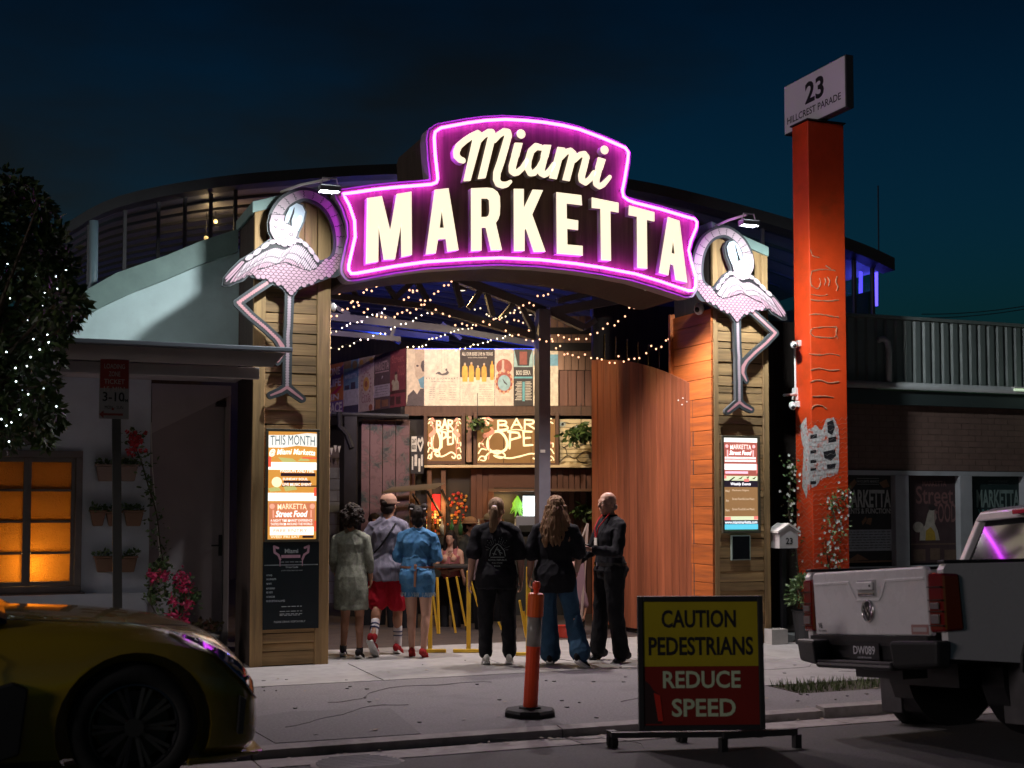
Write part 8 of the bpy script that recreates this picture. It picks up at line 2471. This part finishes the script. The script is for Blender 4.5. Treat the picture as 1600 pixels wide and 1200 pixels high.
    def shoe(s, sd, mt, sole=None, high=0., name_='shoe', heel=0.):
        k, J = s.k, s.J
        an = J['an' + sd]; f = J['ft' + sd]
        fd = Vector((f.x, f.y, f.z)); L = fd.length
        fd.normalize()
        up = Vector((0, 0, 1)); up = (up - fd * up.dot(fd)).normalized()
        sid = fd.cross(up)
        hl = an - up * .035 * k - fd * .045 * k
        toe = an + Vector(f) + fd * .055 * k - up * .0 * k
        base = an - up * .085 * k * 1.0
        m = MB()
        c0 = an - fd * .03 * k - up * .045 * k
        LT = .255 * k
        for t_, w_, h_ in ((0, .032, .045), (.25, .036, .05), (.55, .042, .04), (.8, .042, .028), (1.0, .03, .018)):
            p = c0 + fd * (LT * (t_ - .12)) - up * (.04 * k) + up * h_ * k
            m.ell(p, (w_ * k * 1.05, .05 * k, h_ * k), 12, 8, Matrix((sid, fd, up)).transposed())
        m.cap(an + up * (high * k), an - up * .03 * k, .042 * k, .042 * k)
        sh = s.wear(m, name_, mt, .008, None, 2)
        if sole:
            V = []
            prof_ = [(-.12, .028), (-.06, .036), (.2, .034), (.45, .041), (.7, .045), (.87, .036), (.93, .018)]
            pts = [(t_, w_) for t_, w_ in prof_] + [(t_, -w_) for t_, w_ in prof_[::-1]]
            o = c0 - up * (.042 * k)
            lo = [o + fd * LT * t_ * .98 + sid * w_ * k * 1.06 - up * .006 * k for t_, w_ in pts]
            hi = [q + up * .026 * k for q in lo]
            part(MB().loft([lo, hi]), 'sole', sole, sh, bevel=.004)
        return sh
    def sock(s, sd, mt, h, stripes=None):
        k, J = s.k, s.J
        a = J['an' + sd]; b = a.lerp(J['kn' + sd], h)
        m = MB().cap(a - Vector((0, 0, .02)), b, .042 * k, .05 * k)
        o = s.wear(m, 'sock', mt, .008, None, 2)
        if stripes:
            for t_ in (.55, .75):
                c = a.lerp(b, t_); d = (b - a).normalized()
                part(MB().tube([c - d * .006, c + d * .006], .052 * k, 16), 'sock_stripe', stripes, o)
        return o
    def hair(s, m, mt, disp=None, voxel=.007, name_='hair', smooth=2):
        return s.wear(m, name_, mt, voxel, disp, smooth)
    def cap_hair(s, m, front=.03, grow=.012, low=-.06):
        k = s.k
        m.ell(s.HP(0, -.02, .045), ((.078 + grow) * k, (.094 + grow) * k, (.085 + grow) * k), 16, 10, s.Mh)
        m.ell(s.HP(0, -.05, low + .02), ((.068 + grow) * k, (.06 + grow) * k, .07 * k), 14, 9, s.Mh)
        return m
def hairmat(n, c, c2): 
    m = mat(n, c, .6, nz=(30, .45), bump=(60, .5), stretch=(1, 1, .12), dirt=(22, c2, .6), spec=.22)
    return m
def strands(amp, seed=0): return lambda p: amp * (noise.noise(Vector((p.x * 90 + seed, p.y * 90, p.z * 7))) + .6 * noise.noise(Vector((p.x * 35, p.y * 35, p.z * 5 + seed))))
def ground_at(px, py): return pz(px, py, .006)
FACE = math.degrees(YAW)          # heading straight away from the viewer
H_dark = hairmat('dark_brown_hair', (.014, .009, .007), (.035, .02, .012))
H_honey = hairmat('honey_hair', (.2, .11, .055), (.34, .21, .11))
H_light = hairmat('light_brown_hair', (.2, .12, .065), (.32, .2, .12))

# 1 -- woman in a long grey green dress, dark curls
q = ground_at(548, 1027)
p = Person('woman with dark curly hair in a grey green dress beside the left pillar', q, FACE + 4, 1.68, dict(hipR=(.09, 0, .93), knR=(.1, .0, .5), anR=(.115, -.05, .085), knL=(-.08, .08, .5), anL=(-.11, .1, .1), elR=(.22, .0, 1.13), wrR=(.21, .12, .92), elL=(-.22, .0, 1.13), wrL=(-.2, .14, .93)), female=True, sk=S_tan, look=-14, tilt=-4)
M_dress = cloth('grey_green_knit', (.2, .21, .165), 40, .5, (26, .35), dirt=(30, (.11, .12, .1), .5))
m = p.torso(MB(), .018, 1.08); J = p.J; k = p.k
m.oval([(0, -.01, .56 * k, .205 * k, .16 * k), (0, -.01, .62 * k, .205 * k, .155 * k), (0, -.02, .8 * k, .205 * k, .15 * k), (0, -.02, .95 * k, .192 * k, .14 * k), (0, -.01, 1.08 * k, .165 * k, .122 * k), (0, 0, 1.22 * k, .165 * k, .125 * k)], 26)
for sd in 'RL': p.sleeve(m, sd, 1.55, .016)
p.wear(m, 'dress', M_dress, .008, wrinkle(.007, 10, 10, 4, 3), 3)
m = MB()
for i in range(150):
    d = Vector((rnd.gauss(0, 1), rnd.gauss(0, 1), rnd.gauss(.15, 1))).normalized()
    m.ell(p.HP(0, -.04, .03) + Vector((d.x * .125, d.y * .12, d.z * .125)) * rnd.uniform(.8, 1.05), rnd.uniform(.02, .036), 8, 6)
m.ell(p.HP(0, -.035, .03), (.12, .11, .12))
p.hair(m, H_dark, lambda v: .012 * noise.noise(v * 55) + .008 * noise.noise(v * 110), .007, smooth=1)
for sd in 'RL': p.shoe(sd, cloth('black_canvas', (.014, .014, .016)), M_white, .02)

# 2 -- man in a cap, striped shirt, red shorts, mid stride
q = ground_at(606, 1021)
p = Person('man in a tan cap and red shorts with a black shoulder bag', q, FACE + 8, 1.84, dict(hipL=(-.09, .0, .93), knL=(-.11, -.05, .51), anL=(-.08, -.34, .2), ftL=(.02, .1, -.11), knR=(.1, .03, .5), anR=(.1, .06, .085), elL=(-.28, -.02, 1.16), wrL=(-.25, .12, .98), elR=(.25, .02, 1.15), wrR=(.2, .2, 1.02)), bulk=1.08, sk=S_tan, look=12, tilt=3)
M_shirt = mat('striped_shirt', (.27, .25, .31), .85, bump=(50, .25, .008))
t_ = M_shirt.node_tree; bs = t_.nodes['Principled BSDF']
tcn = t_.nodes.new('ShaderNodeTexCoord'); wv = t_.nodes.new('ShaderNodeTexWave'); wv.inputs['Scale'].default_value = 22; wv.bands_direction = 'X'; wv.inputs['Distortion'].default_value = 1.5
rp = t_.nodes.new('ShaderNodeValToRGB'); rp.color_ramp.elements[0].color = (.07, .075, .115, 1); rp.color_ramp.elements[0].position = .3; rp.color_ramp.elements[1].color = (.2, .18, .225, 1); rp.color_ramp.elements[1].position = .6
t_.links.new(tcn.outputs['Object'], wv.inputs['Vector']); t_.links.new(wv.outputs['Fac'], rp.inputs['Fac']); t_.links.new(rp.outputs['Color'], bs.inputs['Base Color'])
m = p.torso(MB(), .026, .8, .02)
for sd in 'RL': p.sleeve(m, sd, 1.0, .02, .012)
p.wear(m, 'shirt', M_shirt, .009, wrinkle(.013, 10, 10, 7, 8), 3)
m = p.seat(MB(), .01, .93)
for sd in 'RL': p.leg(m, sd, .82, .03, .03)
p.wear(m, 'shorts', cloth('red_shorts', (.42, .01, .025)), .009, wrinkle(.011, 14, 14, 6, 5), 3)
k = p.k
cm = MB().ell(p.HP(0, -.015, .062), (.092 * k, .108 * k, .078 * k), 18, 10).oval([(p.HP(0, -.015, .02).x, p.HP(0, -.015, .02).y, p.HP(0, 0, .015).z, .093 * k, .11 * k), (p.HP(0, -.015, .02).x, p.HP(0, -.015, .02).y, p.HP(0, 0, .075).z, .093 * k, .11 * k)], 22)
hat = p.wear(cm, 'cap', cloth('tan_cap', (.34, .2, .14)), .007, None, 3)
part(MB().ell(p.HP(0, .12, .025), (.075 * k, .075 * k, .009), 16, 6), 'peak', cloth('tan_cap', (.34, .2, .14)), hat, smooth=True)
part(MB().ell(p.HP(0, -.122, .035), (.035 * k, .012, .024 * k), 12, 6), 'cap_opening', H_dark, hat, smooth=True)
m = p.cap_hair(MB(), low=-.05); p.hair(m, H_dark, None)
J = p.J
strap = [J['chest'] + Vector((.12, .02, .2)), J['chest'] + Vector((.07, -.14, .06)), J['waist'] + Vector((-.08, -.145, .06)), J['waist'] + Vector((-.24, -.08, -.06)), J['pel'] + Vector((-.29, .02, -.02))]
bagm = cloth('black_bag', (.016, .015, .017))
bag = part(MB().tube(catmull([tuple(x) for x in strap], 5), [.012] * 21, 6), 'bag_strap', bagm, p.t, smooth=True)
p.wear(MB().ell(J['pel'] + Vector((-.28, .02, -.02)), (.07, .15, .13)).cap(J['pel'] + Vector((-.25, -.1, .1)), J['pel'] + Vector((-.25, .12, .06)), .06, .05), 'bag', bagm, .01)
p.shoe('R', cloth('red_canvas_shoe', (.3, .015, .02)), M_white, .02); p.shoe('L', cloth('red_canvas_shoe', (.3, .015, .02)), M_white, .02)
p.sock('L', mat('white_sock', (.6, .58, .58), .9), .55, mat('navy_stripe', (.04, .05, .12), .9)); p.sock('R', mat('white_sock', (.6, .58, .58), .9), .5, mat('navy_stripe', (.04, .05, .12), .9))

# 3 -- woman in a denim playsuit, hair in two buns
q = ground_at(652, 1026)
p = Person('woman in a blue denim playsuit with hair in two small buns', q, FACE + 6, 1.70, dict(elR=(.235, -.01, 1.16), wrR=(.13, .17, 1.13), elL=(-.24, -.01, 1.16), wrL=(-.12, .18, 1.12), knR=(.1, .0, .5), anR=(.08, -.04, .085), knL=(-.075, .03, .5), anL=(-.07, .03, .085)), female=True, sk=S_fair, bulk=1.06, look=-8, tilt=4)
M_denim = cloth('blue_denim', (.055, .17, .33), 90, .4, (7, .3), dirt=(6, (.12, .27, .42), .5))
m = p.torso(MB(), .026, 1.02)
for sd in 'RL': p.sleeve(m, sd, 1.9, .022)
k = p.k; J = p.J
m.oval([(0, -.02, 1.0 * k, .2 * k, .155 * k), (0, -.01, 1.06 * k, .19 * k, .145 * k), (0, 0, 1.15 * k, .18 * k, .135 * k)], 24)
p.wear(m, 'denim_shirt', M_denim, .008, wrinkle(.014, 11, 11, 9, 2), 2)
m = p.seat(MB(), .03, 1.01)
for sd in 'RL': p.leg(m, sd, .36, .02, .01)
p.wear(m, 'denim_shorts', M_denim, .008, wrinkle(.008, 14, 14, 10, 6), 2)
fm = MB()
for sd in 'RL':
    c = J['hip' + sd].lerp(J['kn' + sd], .42)
    for i in range(70):
        a = rnd.uniform(0, 6.28); r0 = .112 * k
        x, y = c.x + r0 * math.cos(a), c.y + r0 * math.sin(a) * .95
        fm.tube([(x, y, c.z + .0), (x + rnd.gauss(0, .006), y + rnd.gauss(0, .006), c.z - .035 - rnd.random() * .02)], .0022, 3)
part(fm, 'frayed_hem', mat('pale_thread', (.4, .48, .55), .9), p.t)
M_belt = mat('brown_leather', (.2, .085, .045), .55)
part(MB().oval([(0, -.005, 1.03 * k, .2 * k, .156 * k), (0, -.005, 1.055 * k, .199 * k, .155 * k)], 28), 'belt', M_belt, p.t)
part(MB().hexa([Vector(x) for x in ((-.01, -.167, 1.03), (.018, -.168, 1.03), (.02, -.16, 1.05), (-.01, -.16, 1.05), (-.012, -.185, .80), (.012, -.187, .79), (.014, -.178, .79), (-.01, -.176, .8))]), 'belt_tail', M_belt, p.t)
part(MB().oval([(0, -.012, 1.46 * k, .085 * k, .078 * k), (0, -.02, 1.495 * k, .078 * k, .072 * k)], 20), 'collar', M_denim, p.t)
m = p.cap_hair(MB(), low=-.055)
for sx in (-1, 1): m.ell(p.HP(sx * .07, -.04, .12), .042, 12, 8)
m.cap(p.HP(0, -.05, -.03), p.HP(0, -.06, -.1), .05, .04)
p.hair(m, H_dark, strands(.006))
for sd in 'RL':
    part(MB().ell(p.HP(.075 if sd == 'R' else -.075, -.075, .1), (.02, .012, .012)), 'hair_tie', mat('pale_hair_tie', (.5, .42, .44), .6), p.t)
    p.shoe(sd, cloth('red_flat_shoe', (.28, .02, .02)), None, -.02)

# 4 -- ponytailed person in a printed black tee
q = ground_at(776, 1037)
p = Person('person with a fair ponytail in a printed black tee shirt', q, FACE - 2, 1.79, dict(shR=(.185, -.01, 1.395), shL=(-.185, -.01, 1.395), elR=(.25, -.03, 1.13), wrR=(.26, .03, .885), elL=(-.255, -.04, 1.14), wrL=(-.285, -.0, .885), hipR=(.1, 0, .93), knR=(.125, .0, .5), anR=(.135, -.03, .085), hipL=(-.1, 0, .93), knL=(-.12, .0, .5), anL=(-.115, -.04, .085)), bulk=1.15, sk=S_fair, thin=.82, look=14, tilt=2)
M_btee = cloth('black_tee', (.012, .012, .015))
m = p.torso(MB(), .03, .8, .012)
for sd in 'RL': p.sleeve(m, sd, .85, .024, .018)
p.wear(m, 'tee_shirt', M_btee, .009, wrinkle(.012, 9, 9, 7, 12), 3)
k = p.k
TF = Frame((-.17 * k, -.172 * k, 1.0 * k), (1, 0, 0), (0, .04, 1))
pm = MB()
def tee_pt(x, z):
    return TF.at(x, z)
def teeline(L, w):
    V, F = loops_mesh(contours([(L, w)], [], .006), TF, .004, d0=.0)
    pm.add(V, F)
cx_, cz_ = .17 * k, .2 * k
for i in range(15):
    a = math.pi * (.02 + .96 * i / 14)
    teeline([(cx_ + .075 * math.cos(a), cz_ + .07 * math.sin(a)), (cx_ + (.12 + .02 * (i % 2)) * math.cos(a), cz_ + (.14 + .03 * (i % 2)) * math.sin(a))], .0025)
for L in ([(.09, .14), (.1, .2), (.14, .25), (.17, .27), (.2, .25), (.24, .2), (.25, .14)], [(.13, .15), (.15, .2), (.17, .24)], [(.2, .15), (.19, .2), (.17, .22)], [(.1, .13), (.24, .13)], [(.12, .17), (.16, .16)], [(.18, .19), (.22, .17)], [(.15, .21), (.2, .2)]):
    teeline([(a * k * 1.02, b * k) for a, b in L], .004)
part(pm, 'shirt_print', mat('pale_shirt_print', (.33, .38, .36), .8), p.t)
tm = MB()
put_text(tm, 'ROYAL REPUBLIC', TF, .08, .095, .2, .018, .004, bold=.02); put_text(tm, 'FULL STEAM', TF, .12, .065, .11, .014, .004, bold=.02); put_text(tm, 'TOUR', TF, .14, .03, .07, .016, .004, bold=.02)
part(tm, 'lettering', mat('pale_shirt_print', (.33, .38, .36), .8), p.t, fix=False)
m = p.seat(MB(), .014)
for sd in 'RL': p.leg(m, sd, 1.9, .018, .018)
p.wear(m, 'trousers', cloth('black_trousers', (.011, .011, .013)), .009, wrinkle(.011, 10, 10, 8, 15), 3)
m = p.cap_hair(MB(), low=-.045, grow=.008); p.hair(m, H_light, strands(.005))
m = MB()
P = [p.HP(0, -.11, .03), p.HP(.004, -.145, .0), p.HP(.005, -.155, -.08), p.HP(-.005, -.16, -.16), p.HP(-.012, -.165, -.235)]
m.tube(catmull([tuple(x) for x in P], 4), list(np.interp(np.linspace(0, 1, 17), [0, .2, .5, .8, 1], [.03, .04, .05, .042, .012])), 14)
p.hair(m, H_light, strands(.009), name_='ponytail')
part(MB().tube([p.HP(0, -.112, .03), p.HP(.002, -.128, .018)], .034, 12), 'hair_tie', mat('pale_hair_tie', (.5, .42, .44), .6), p.t)
M_wshoe = cloth('white_canvas_shoe', (.55, .54, .5))
for sd in 'RL': p.shoe(sd, M_wshoe, M_white, .0)

# 5 -- long haired person in a plain black tee and flared jeans, striding
q = ground_at(868, 1038)
p = Person('person with long honey hair in a plain black tee and flared jeans', q, FACE + 14, 1.80, dict(shR=(.185, -.01, 1.395), shL=(-.185, -.01, 1.395), elL=(-.25, -.04, 1.14), wrL=(-.285, .02, .92), elR=(.25, .02, 1.16), wrR=(.2, .16, .98), hipR=(.1, 0, .93), knR=(.17, .05, .5), anR=(.31, -.2, .125), ftR=(.05, .13, -.07), hipL=(-.1, 0, .93), knL=(-.08, .06, .5), anL=(-.06, .02, .085)), bulk=1.1, sk=S_fair, thin=.8, look=-12)
m = p.torso(MB(), .03, .76, .014)
for sd in 'RL': p.sleeve(m, sd, .9, .026, .022)
p.wear(m, 'tee_shirt', M_btee, .009, wrinkle(.012, 9, 9, 7, 21), 3)
m = p.seat(MB(), .008, .93)
for sd in 'RL': p.leg(m, sd, 1.92, .022, .05)
p.wear(m, 'jeans', cloth('dark_blue_jeans', (.03, .075, .13), 80, .3, (8, .3)), .009, wrinkle(.010, 9, 9, 7, 24), 3)
m = p.cap_hair(MB(), grow=.018)
k = p.k
for i in range(40):
    a = math.pi * (1.06 + .88 * i / 39)
    x0_, y0_ = .085 * math.cos(a), -.02 + .09 * math.sin(a)
    L = rnd.uniform(.3, .4)
    P = [p.HP(x0_, y0_, .03), p.HP(x0_ * 1.3, y0_ * 1.2 - .01, -.08), p.HP(x0_ * 1.6 + rnd.gauss(0, .012), y0_ * 1.25 - .02, -.2), p.HP(x0_ * 1.6 + rnd.gauss(0, .02), y0_ * 1.3 - .035, -L)]
    m.tube(catmull([tuple(x) for x in P], 3), list(np.linspace(.03, .022, 9)) + [.008], 8)
p.hair(m, H_honey, lambda v: .010 * noise.noise(Vector((v.x * 80, v.y * 80, v.z * 9))) + .010 * noise.noise(Vector((v.x * 22, v.y * 22, v.z * 16))), smooth=1)
for sd in 'RL': p.shoe(sd, cloth('black_canvas', (.014, .014, .016)), M_white, .0)

# 6 -- bald guard in black, turned to the left, phone in hand
q = ground_at(953, 1033)
p = Person('bald man in black with a red lanyard, holding a phone', q, FACE - 112, 1.86, dict(shR=(.18, .0, 1.395), shL=(-.19, -.03, 1.395), elR=(.25, .08, 1.14), wrR=(.15, .31, 1.02), elL=(-.25, .03, 1.13), wrL=(-.14, .28, 1.16), hipR=(.11, 0, .93), knR=(.14, .03, .5), anR=(.17, .06, .085), hipL=(-.11, 0, .93), knL=(-.14, .0, .5), anL=(-.15, -.06, .085)), bulk=1.1, sk=S_fair, thin=.86, look=-8, voxel=.006,
           hand=dict(L=dict(dir=(.3, .7, .15), palm=(.55, -.2, .8), curl=.55), R=dict(dir=(-.15, .6, -.75), palm=(-.6, .3, .3), curl=.75)))
M_bshirt = cloth('black_work_shirt', (.014, .014, .017))
m = p.torso(MB(), .024, .93, .004, neckz=.02)
for sd in 'RL': p.sleeve(m, sd, 1.82, .018)
sh_ = p.wear(m, 'work_shirt', M_bshirt, .008, wrinkle(.012, 11, 11, 8, 31), 3)
k = p.k; J = p.J
m = p.seat(MB(), .014, .99)
for sd in 'RL': p.leg(m, sd, 1.94, .022, .026)
p.wear(m, 'trousers', cloth('black_trousers', (.011, .011, .013)), .009, wrinkle(.010, 10, 10, 6, 33), 3)
part(MB().oval([(0, -.012, .985 * k, .212 * k, .158 * k), (0, -.012, 1.02 * k, .210 * k, .157 * k)], 26), 'belt', mat('black_leather', (.015, .014, .014), .4), p.t)
part(MB().span((-.03, .142 * k, .982 * k), (.03, .166 * k, 1.022 * k)), 'buckle', M_chrome, p.t)
part(MB().oval([(0, -.005, 1.475 * k, .088 * k, .082 * k), (0, -.01, 1.515 * k, .078 * k, .074 * k)], 20), 'collar', M_bshirt, p.t)
M_lan = mat('red_lanyard', (.55, .015, .02), .6)
part(MB().tube([(-.07, .03, 1.53 * k), (-.075, .1, 1.46 * k), (-.045, .158, 1.38 * k), (-.01, .165, 1.28 * k)], .0075, 6).tube([(.07, .03, 1.53 * k), (.075, .1, 1.46 * k), (.045, .158, 1.38 * k), (.01, .165, 1.28 * k)], .0075, 6), 'lanyard', M_lan, p.t)
part(MB().span((-.035, .163, 1.165 * k), (.035, .172, 1.275 * k)), 'id_card', M_paper, p.t)
pc, d, pn, a = p.palm['L']
ph = thing('mobile_phone', 'dark mobile phone held in the left hand of the bald man', 'phone', p.t.matrix_basis @ (pc + pn * .03 + d * .03), 0, local=True)
ph.rotation_euler = p.t.rotation_euler
Mx = Matrix((a, d, pn)).transposed().to_4x4()
part(MB().box((0, 0, 0), (.07, .14, .009), M=Mx), 'case', M_black, ph, bevel=.002)
part(MB().box((0, 0, 0), (.062, .128, .0008), M=Matrix.Translation(pn * .0052) @ Mx), 'screen', mat('dim_screen', (.05, .06, .07), .15), ph)
part(MB().tube([(J['wrR'] + (J['elR'] - J['wrR']).normalized() * .02), (J['wrR'] + (J['elR'] - J['wrR']).normalized() * .04)], .036, 14), 'watch', mat('black_leather', (.015, .014, .014)), p.t)
for sd in 'RL': p.shoe(sd, mat('black_shoe_leather', (.012, .012, .013), .3), None, .02)
m = MB().ell(p.HP(0, -.055, -.03), (.074 * k, .062 * k, .045 * k), 14, 8, p.Mh)
p.hair(m, mat('shaved_stubble', (.2, .13, .1), .6), None, name_='stubble')

# people at the bar behind
def bystander(label, px_, Z, H, face, top, topm, sk, hairm, J=None, female=False, hat=None, long_=False, sitting=False):
    c = pd(px_[0], px_[1], Z)
    at = Vector((c.x, c.y, c.z - H * (1.72 / 1.75)))
    if at.z > -.02 and not sitting: at.z = max(at.z, 0)
    p = Person(label, at, face, H, J, sk=sk, voxel=.011, female=female, top_only=sitting)
    m = p.torso(MB(), .02, .95)
    for sd in 'RL': p.sleeve(m, sd, 1.0 if top != 'strap' else .02, .018)
    if top == 'strap':
        m = MB().oval([(x, y, z, rx + .012, ry + .012) for x, y, z, rx, ry in p.rings[1:5]], 20)
        for sx in (-1, 1): m.cap(p.J['chest'] + Vector((sx * .07, .05, .02)), p.J['chest'] + Vector((sx * .075, .0, .15)), .03, .03)
    p.wear(m, 'top', topm, .012, wrinkle(.01, 9, 9, 7, 4), 2)
    if not sitting:
        m = p.seat(MB(), .014)
        for sd in 'RL': p.leg(m, sd, 1.95, .02, .01)
        p.wear(m, 'trousers', cloth('black_trousers', (.011, .011, .013)), .014, None, 2)
        for sd in 'RL': p.shoe(sd, cloth('black_canvas', (.014, .014, .016)))
    m = p.cap_hair(MB(), grow=.01)
    if long_:
        for sx in (-1, 1): m.cap(p.HP(sx * .075, -.03, .02), p.HP(sx * .09, .0, -.24), .035, .03)
        m.cap(p.HP(0, -.07, 0), p.HP(0, -.08, -.2), .06, .05)
    p.hair(m, hairm, strands(.006), .009)
    if hat is not None:
        k = p.k
        hm = MB().ell(p.HP(0, -.01, .07), (.096 * k, .112 * k, .075 * k), 16, 9)
        h = p.wear(hm, 'hat', hat, .009)
        part(MB().ell(p.HP(0, .0, .045), (.16 * k, .17 * k, .012), 18, 6), 'brim', hat, h, smooth=True)
    return p
toward = FACE + 180
g = bystander('woman with long dark hair in a pink strappy top facing out from the bar table', (704, 832), 18.3, 1.5, toward + 12, 'strap', cloth('dusty_pink_top', (.4, .14, .14)), S_fair, H_dark, dict(elR=(.22, .06, 1.16), wrR=(.04, .22, 1.08), elL=(-.22, .06, 1.16), wrL=(-.05, .23, 1.1)), True, None, True)
bystander('man in a tan broad hat and dark top at the bar', (733, 812), 18.8, 1.72, toward - 60, 'tee', cloth('olive_dark_top', (.04, .04, .035)), S_dark, H_dark, hat=cloth('tan_hat', (.38, .22, .12)))
bystander('person with short dark hair in a pale top behind the ponytailed person', (752, 830), 17.9, 1.55, toward + 70, 'tee', cloth('grey_pink_top', (.24, .17, .17)), S_tan, H_dark)
bystander('dark haired man in black standing by the mural boards', (585, 806), 18.6, 1.78, toward - 20, 'tee', M_btee, S_dark, H_dark)
bystander('person mostly hidden behind the man in the cap', (622, 820), 18.2, 1.66, toward + 30, 'tee', M_btee, S_dark, H_dark)
bystander('person in a cap shaped sun hat far inside at the bar', (766, 806), 19.2, 1.76, toward + 20, 'tee', M_btee, S_tan, H_dark, hat=cloth('grey_hat', (.16, .13, .1)))
bystander('person in a mauve top sitting low behind the bald man', (902, 905), 17.2, 1.0, toward + 40, 'tee', cloth('mauve_top', (.2, .12, .14)), S_tan, H_dark)
# man cut off by the left edge of the picture
q = pz(-18, 1030, .006)
p = Person('person in a plaid shirt and blue jeans at the far left edge of the street', (q.x, q.y, .006), FACE + 95, 1.74, dict(), sk=S_tan)
m = p.torso(MB(), .024, .86)
for sd in 'RL': p.sleeve(m, sd, 1.7, .018)
p.wear(m, 'shirt', cloth('plaid_shirt', (.2, .16, .16), 60, .25, (30, .5)), .01, wrinkle(.01, 10, 10, 8, 40), 3)
m = p.seat(MB(), .014)
for sd in 'RL': p.leg(m, sd, 1.93, .02, .02)
p.wear(m, 'jeans', cloth('mid_blue_jeans', (.05, .13, .25)), .01, wrinkle(.01, 10, 10, 8, 44), 3)
p.hair(p.cap_hair(MB()), H_dark, strands(.005))
for sd in 'RL': p.shoe(sd, cloth('black_canvas', (.014, .014, .016)), M_white)

# bar tables and small inside things
tq = pd(690, 884, 17.9)
t = thing('bar_table', 'dark topped bar table in front of the woman in the pink top', 'table', (tq.x, tq.y, 0))
part(MB().box((tq.x, tq.y, tq.z), (.85, .5, .035), -YAW), 'tabletop', M_kdark, t, bevel=.005)
for a, b in ((-.36, -.2), (.36, -.2), (.36, .2), (-.36, .2)):
    o_ = Vector((tq.x, tq.y, 0)) + CR * a + Vector((CF.x, CF.y, 0)) * b
    part(MB().tube([(o_.x, o_.y, 0), (o_.x, o_.y, tq.z - .02)], .02, 6), 'leg', M_black, t)
gq = Vector((tq.x, tq.y, tq.z + .018)) + CR * .12
t = thing('wine_glass', 'small stemmed glass on the bar table', 'glass', gq)
part(MB().lathe([(.03, 0), (.03, .004), (.004, .008), (.004, .08), (.03, .11), (.034, .15), (.028, .19)], gq, 14), 'bowl', glass('wine_glass_clear', (.9, .85, .8), .2), t, smooth=True)
rq = pz(902, 1000, 0)
solo(MB().lathe([(.09, 0), (.11, .14), (.12, .15), (.1, .15), (.09, .02)], (rq.x, 1.6, 0), 16), 'bucket', 'small red bucket on the ground behind the bald man', 'bucket', mat('red_bucket', (.5, .05, .03), .5))
aq = pd(896, 900, 16.9)
t = thing('easel_board', 'pale leaning board on a thin frame behind the bald man', 'board', (aq.x, aq.y, 0))
part(MB().hexa([pd(890, 880, 16.9), pd(912, 872, 16.9), pd(916, 940, 17.0), pd(893, 950, 17.0), pd(890, 880, 16.93), pd(912, 872, 16.93), pd(916, 940, 17.03), pd(893, 950, 17.03)]), 'panel', mat('mauve_board', (.22, .13, .15), .7), t)
part(MB().bar(pd(918, 818, 16.95), pd(906, 1000, 17.0), .025).bar(pd(918, 818, 16.95), pd(898, 868, 17.0), .02), 'leg', mat('pale_stick', (.34, .26, .22), .7), t)
bpy.data.scenes.remove(WORK)
